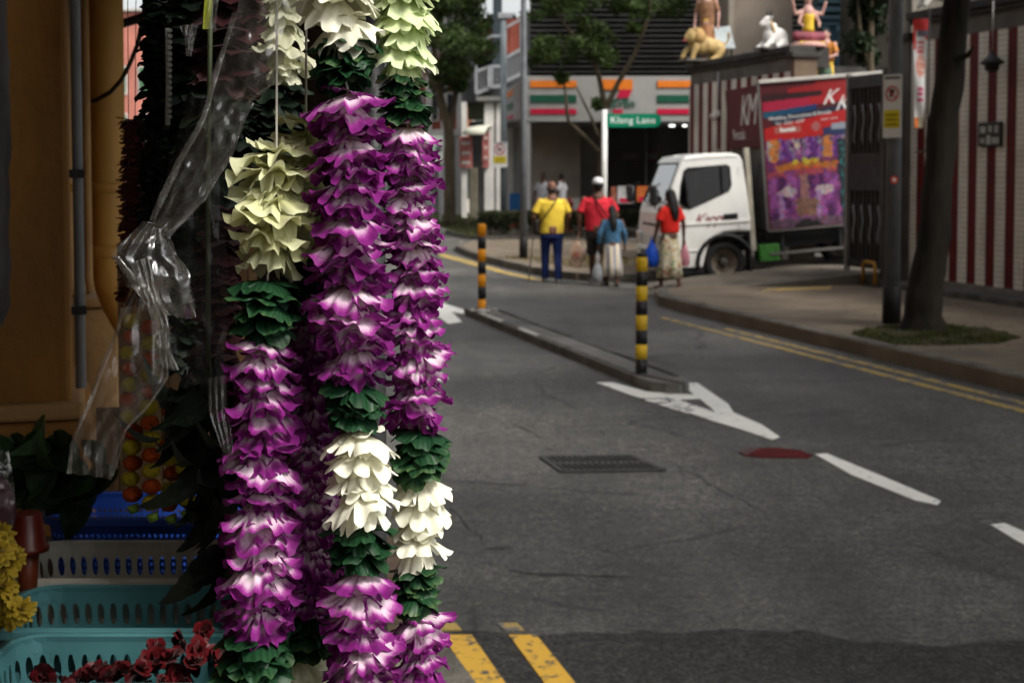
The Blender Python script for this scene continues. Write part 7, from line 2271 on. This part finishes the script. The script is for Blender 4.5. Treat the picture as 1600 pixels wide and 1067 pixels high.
# printed picture on the side of the box
PW, PH = bx1 - bx0 - .06, bz1 - bz0 - .03
VIS = 1.46
def pn(x, y, k): return noise.noise((x, y, k))
def picture(u, v):
    s, t_ = u * PW / VIS, 1 - v                      # s=1 at the gate stile, t_ from the top
    nz = pn(s * 9, t_ * 9, 2)
    c = (.085, .008, .012)
    if t_ < .385:
        if .055 - .05 * s < t_ < .085 + .0 * s and s > .3: c = (.30, .008, .012)
        if s > .62 and t_ < .10: c = (.34, .012, .015)
        if .07 < t_ < .115 and s < .7: c = (.03, .006, .008)
        lo, hi = .125 - .03 * s, .19 - .04 * s
        if lo < t_ < hi and s < 1.1: c = (.40, .012, .05) if s < .55 else (.42, .015, .02)
        if .195 - .055 * s < t_ < .235 - .06 * s and s < .62: c = (.005, .09 * (1 - s), .15)
        if .235 - .06 * s < t_ < .29 - .06 * s and s > .1: c = (.012, .02, .05)
        lo, hi = .305 - .10 * s, .385 - .03 * max(0, s - .4)
        if lo < t_ < hi: c = (.46, .012, .012)
        if s > .68 and t_ > .33 - .05 * (s - .68) and t_ < .385: c = (.02, .03, .10)
        if s > .78 and .30 < t_ < .345: c = (.28, .32, .38)
        if math.hypot((s - .60) * 1.5, (t_ - .315) * 2.3) < .075: c = (.40, .12, .12)
        if .30 < t_ < .345 and .12 < s < .42: c = (.42, .12, .10) 
        return c
    q = (t_ - .385) / .615
    w = math.sin(s * 21 + 2.2 * pn(s * 5, t_ * 3, 5))
    if q < .24:
        pal = ((.10, .02, .16), (.28, .10, .30), (.02, .04, .18), (.32, .26, .24), (.06, .01, .09), (.22, .05, .20), (.40, .36, .28))
        c = pal[int((w * .5 + .5 + .25 * nz) * 6.9) % 7]
        if abs(s - .10 - .02 * math.sin(q * 30)) < .05 or abs(s - .72) < .05: c = (.45, .16, .04)
    elif q < .36:
        c = (.14, .02, .10)
        if abs(s - .45) < .16 and q < .33 and nz > -.25: c = (.42, .34, .03)
        if .1 < s < .82 and q > .28 and nz > -.35: c = (.42, .13, .02)
        if .25 < s < .65 and q > .33: c = (.40, .08, .03)
    elif q < .42:
        c = (.32, .05, .08) if s < .8 else (.06, .01, .05)
        if nz > .15: c = (.20, .04, .16)
    else:
        c = (.16, .03, .16)
        if nz > .12: c = (.28, .07, .26)
        if nz < -.22: c = (.06, .01, .07)
        for cx_ in (.20, .64):
            if math.hypot((s - cx_) * 1.1, (q - .60) * 2.0) < .11 + .05 * nz: c = (.46, .36, .38)
            if abs(s - cx_ + .06) < .03 and .6 < q < .9: c = (.34, .18, .36)
        if abs(s - .42) < .05 and q < .72: c = (.26, .12, .12)
        if .30 < s < .56 and .68 < q < .88 and abs(s - .43) < .14 - (q - .68) * .15: c = (.20, .10, .07)
        if q > .90: c = (.12, .06, .10)
        if math.hypot((s - .44) * .9, (q - 1.02) * 1.6) < .16: c = (.012, .01, .012)
    if s > .83 and q > .05:
        c = (.008, .012, .02)
        if pn(s * 40, t_ * 40, 7) > .18 and abs(s - .93) < .07: c = (.02, .20, .20)
    return c
def tone(u, v):
    # the photo print: shapes with ragged outlines, speckle and soft drifts of colour
    s, t_ = u * PW, v * PH
    low = 1 - v > .385
    k = .035 if low else .004
    c = picture(u + k / PW * 1.4 * pn(s * 16, t_ * 16, 3), v + k / PH * 1.4 * pn(s * 16, t_ * 16, 9))
    g_ = .62 * (1 + (.75 if low else .15) * pn(s * 38, t_ * 38, 4) + (.45 if low else .1) * pn(s * 11, t_ * 11, 6))
    d = [c[0] * g_, c[1] * g_, c[2] * g_]
    if low:
        h = pn(s * 22, t_ * 22, 13)
        d = [d[0] * (1 + .5 * h), d[1] * (1 - .3 * h), d[2] * (1 - .5 * h)]
    return [min(1, max(0, q)) for q in d]
gu, gv = 230, 190
mb = MB().grid(gu, gv, lambda u, v: (bx0 + .03 + PW * u, -.031, bz0 + .015 + PH * v), sm=False)
pr = mb.build('printed_panel', attr_mat('box_print', .4), truck, fix=False)
ca = pr.data.color_attributes.new('pigment', 'FLOAT_COLOR', 'POINT')
for j in range(gv + 1):
    for i in range(gu + 1):
        ca.data[j * (gu + 1) + i].color = (*tone(i / gu, j / gv), 1)
pale = M('pale_lettering', (.55, .54, .52), .5)
def bt(body, s, t_, size, shear=0, sp=1.0, off=0):
    lettering(body, size, pale, truck, frame((bx0 + .03 + s * VIS, -.033, bz1 - .015 - t_ * PH), (1, 0, .04), (-.04, 0, 1)), shear=shear, ext=.0008, spacing=sp, name='box_lettering', offset=off)
bt('K', .76, .125, .34, .6); bt('Kr', .95, .17, .34, .6)
bt('Wedding, Decorations & Rentals', .42, .232, .085, .1, .95); bt('Tel : 6222  6297', .30, .275, .075); bt('Rentals', .27, .322, .09, 0, 1, .004); bt('events  events', .76, .268, .05)
lettering('KM', .74, pale, truck, frame((bx0 - .0415, .66, 2.80), (0, -1, 0), (0, 0, 1)), shear=.5, ext=.0008, spacing=.8, name='front_lettering')
lettering('Rentals', .26, pale, truck, frame((bx0 - .0415, 1.25, 2.42), (0, -1, 0), (0, 0, 1)), ext=.0008, name='front_lettering')
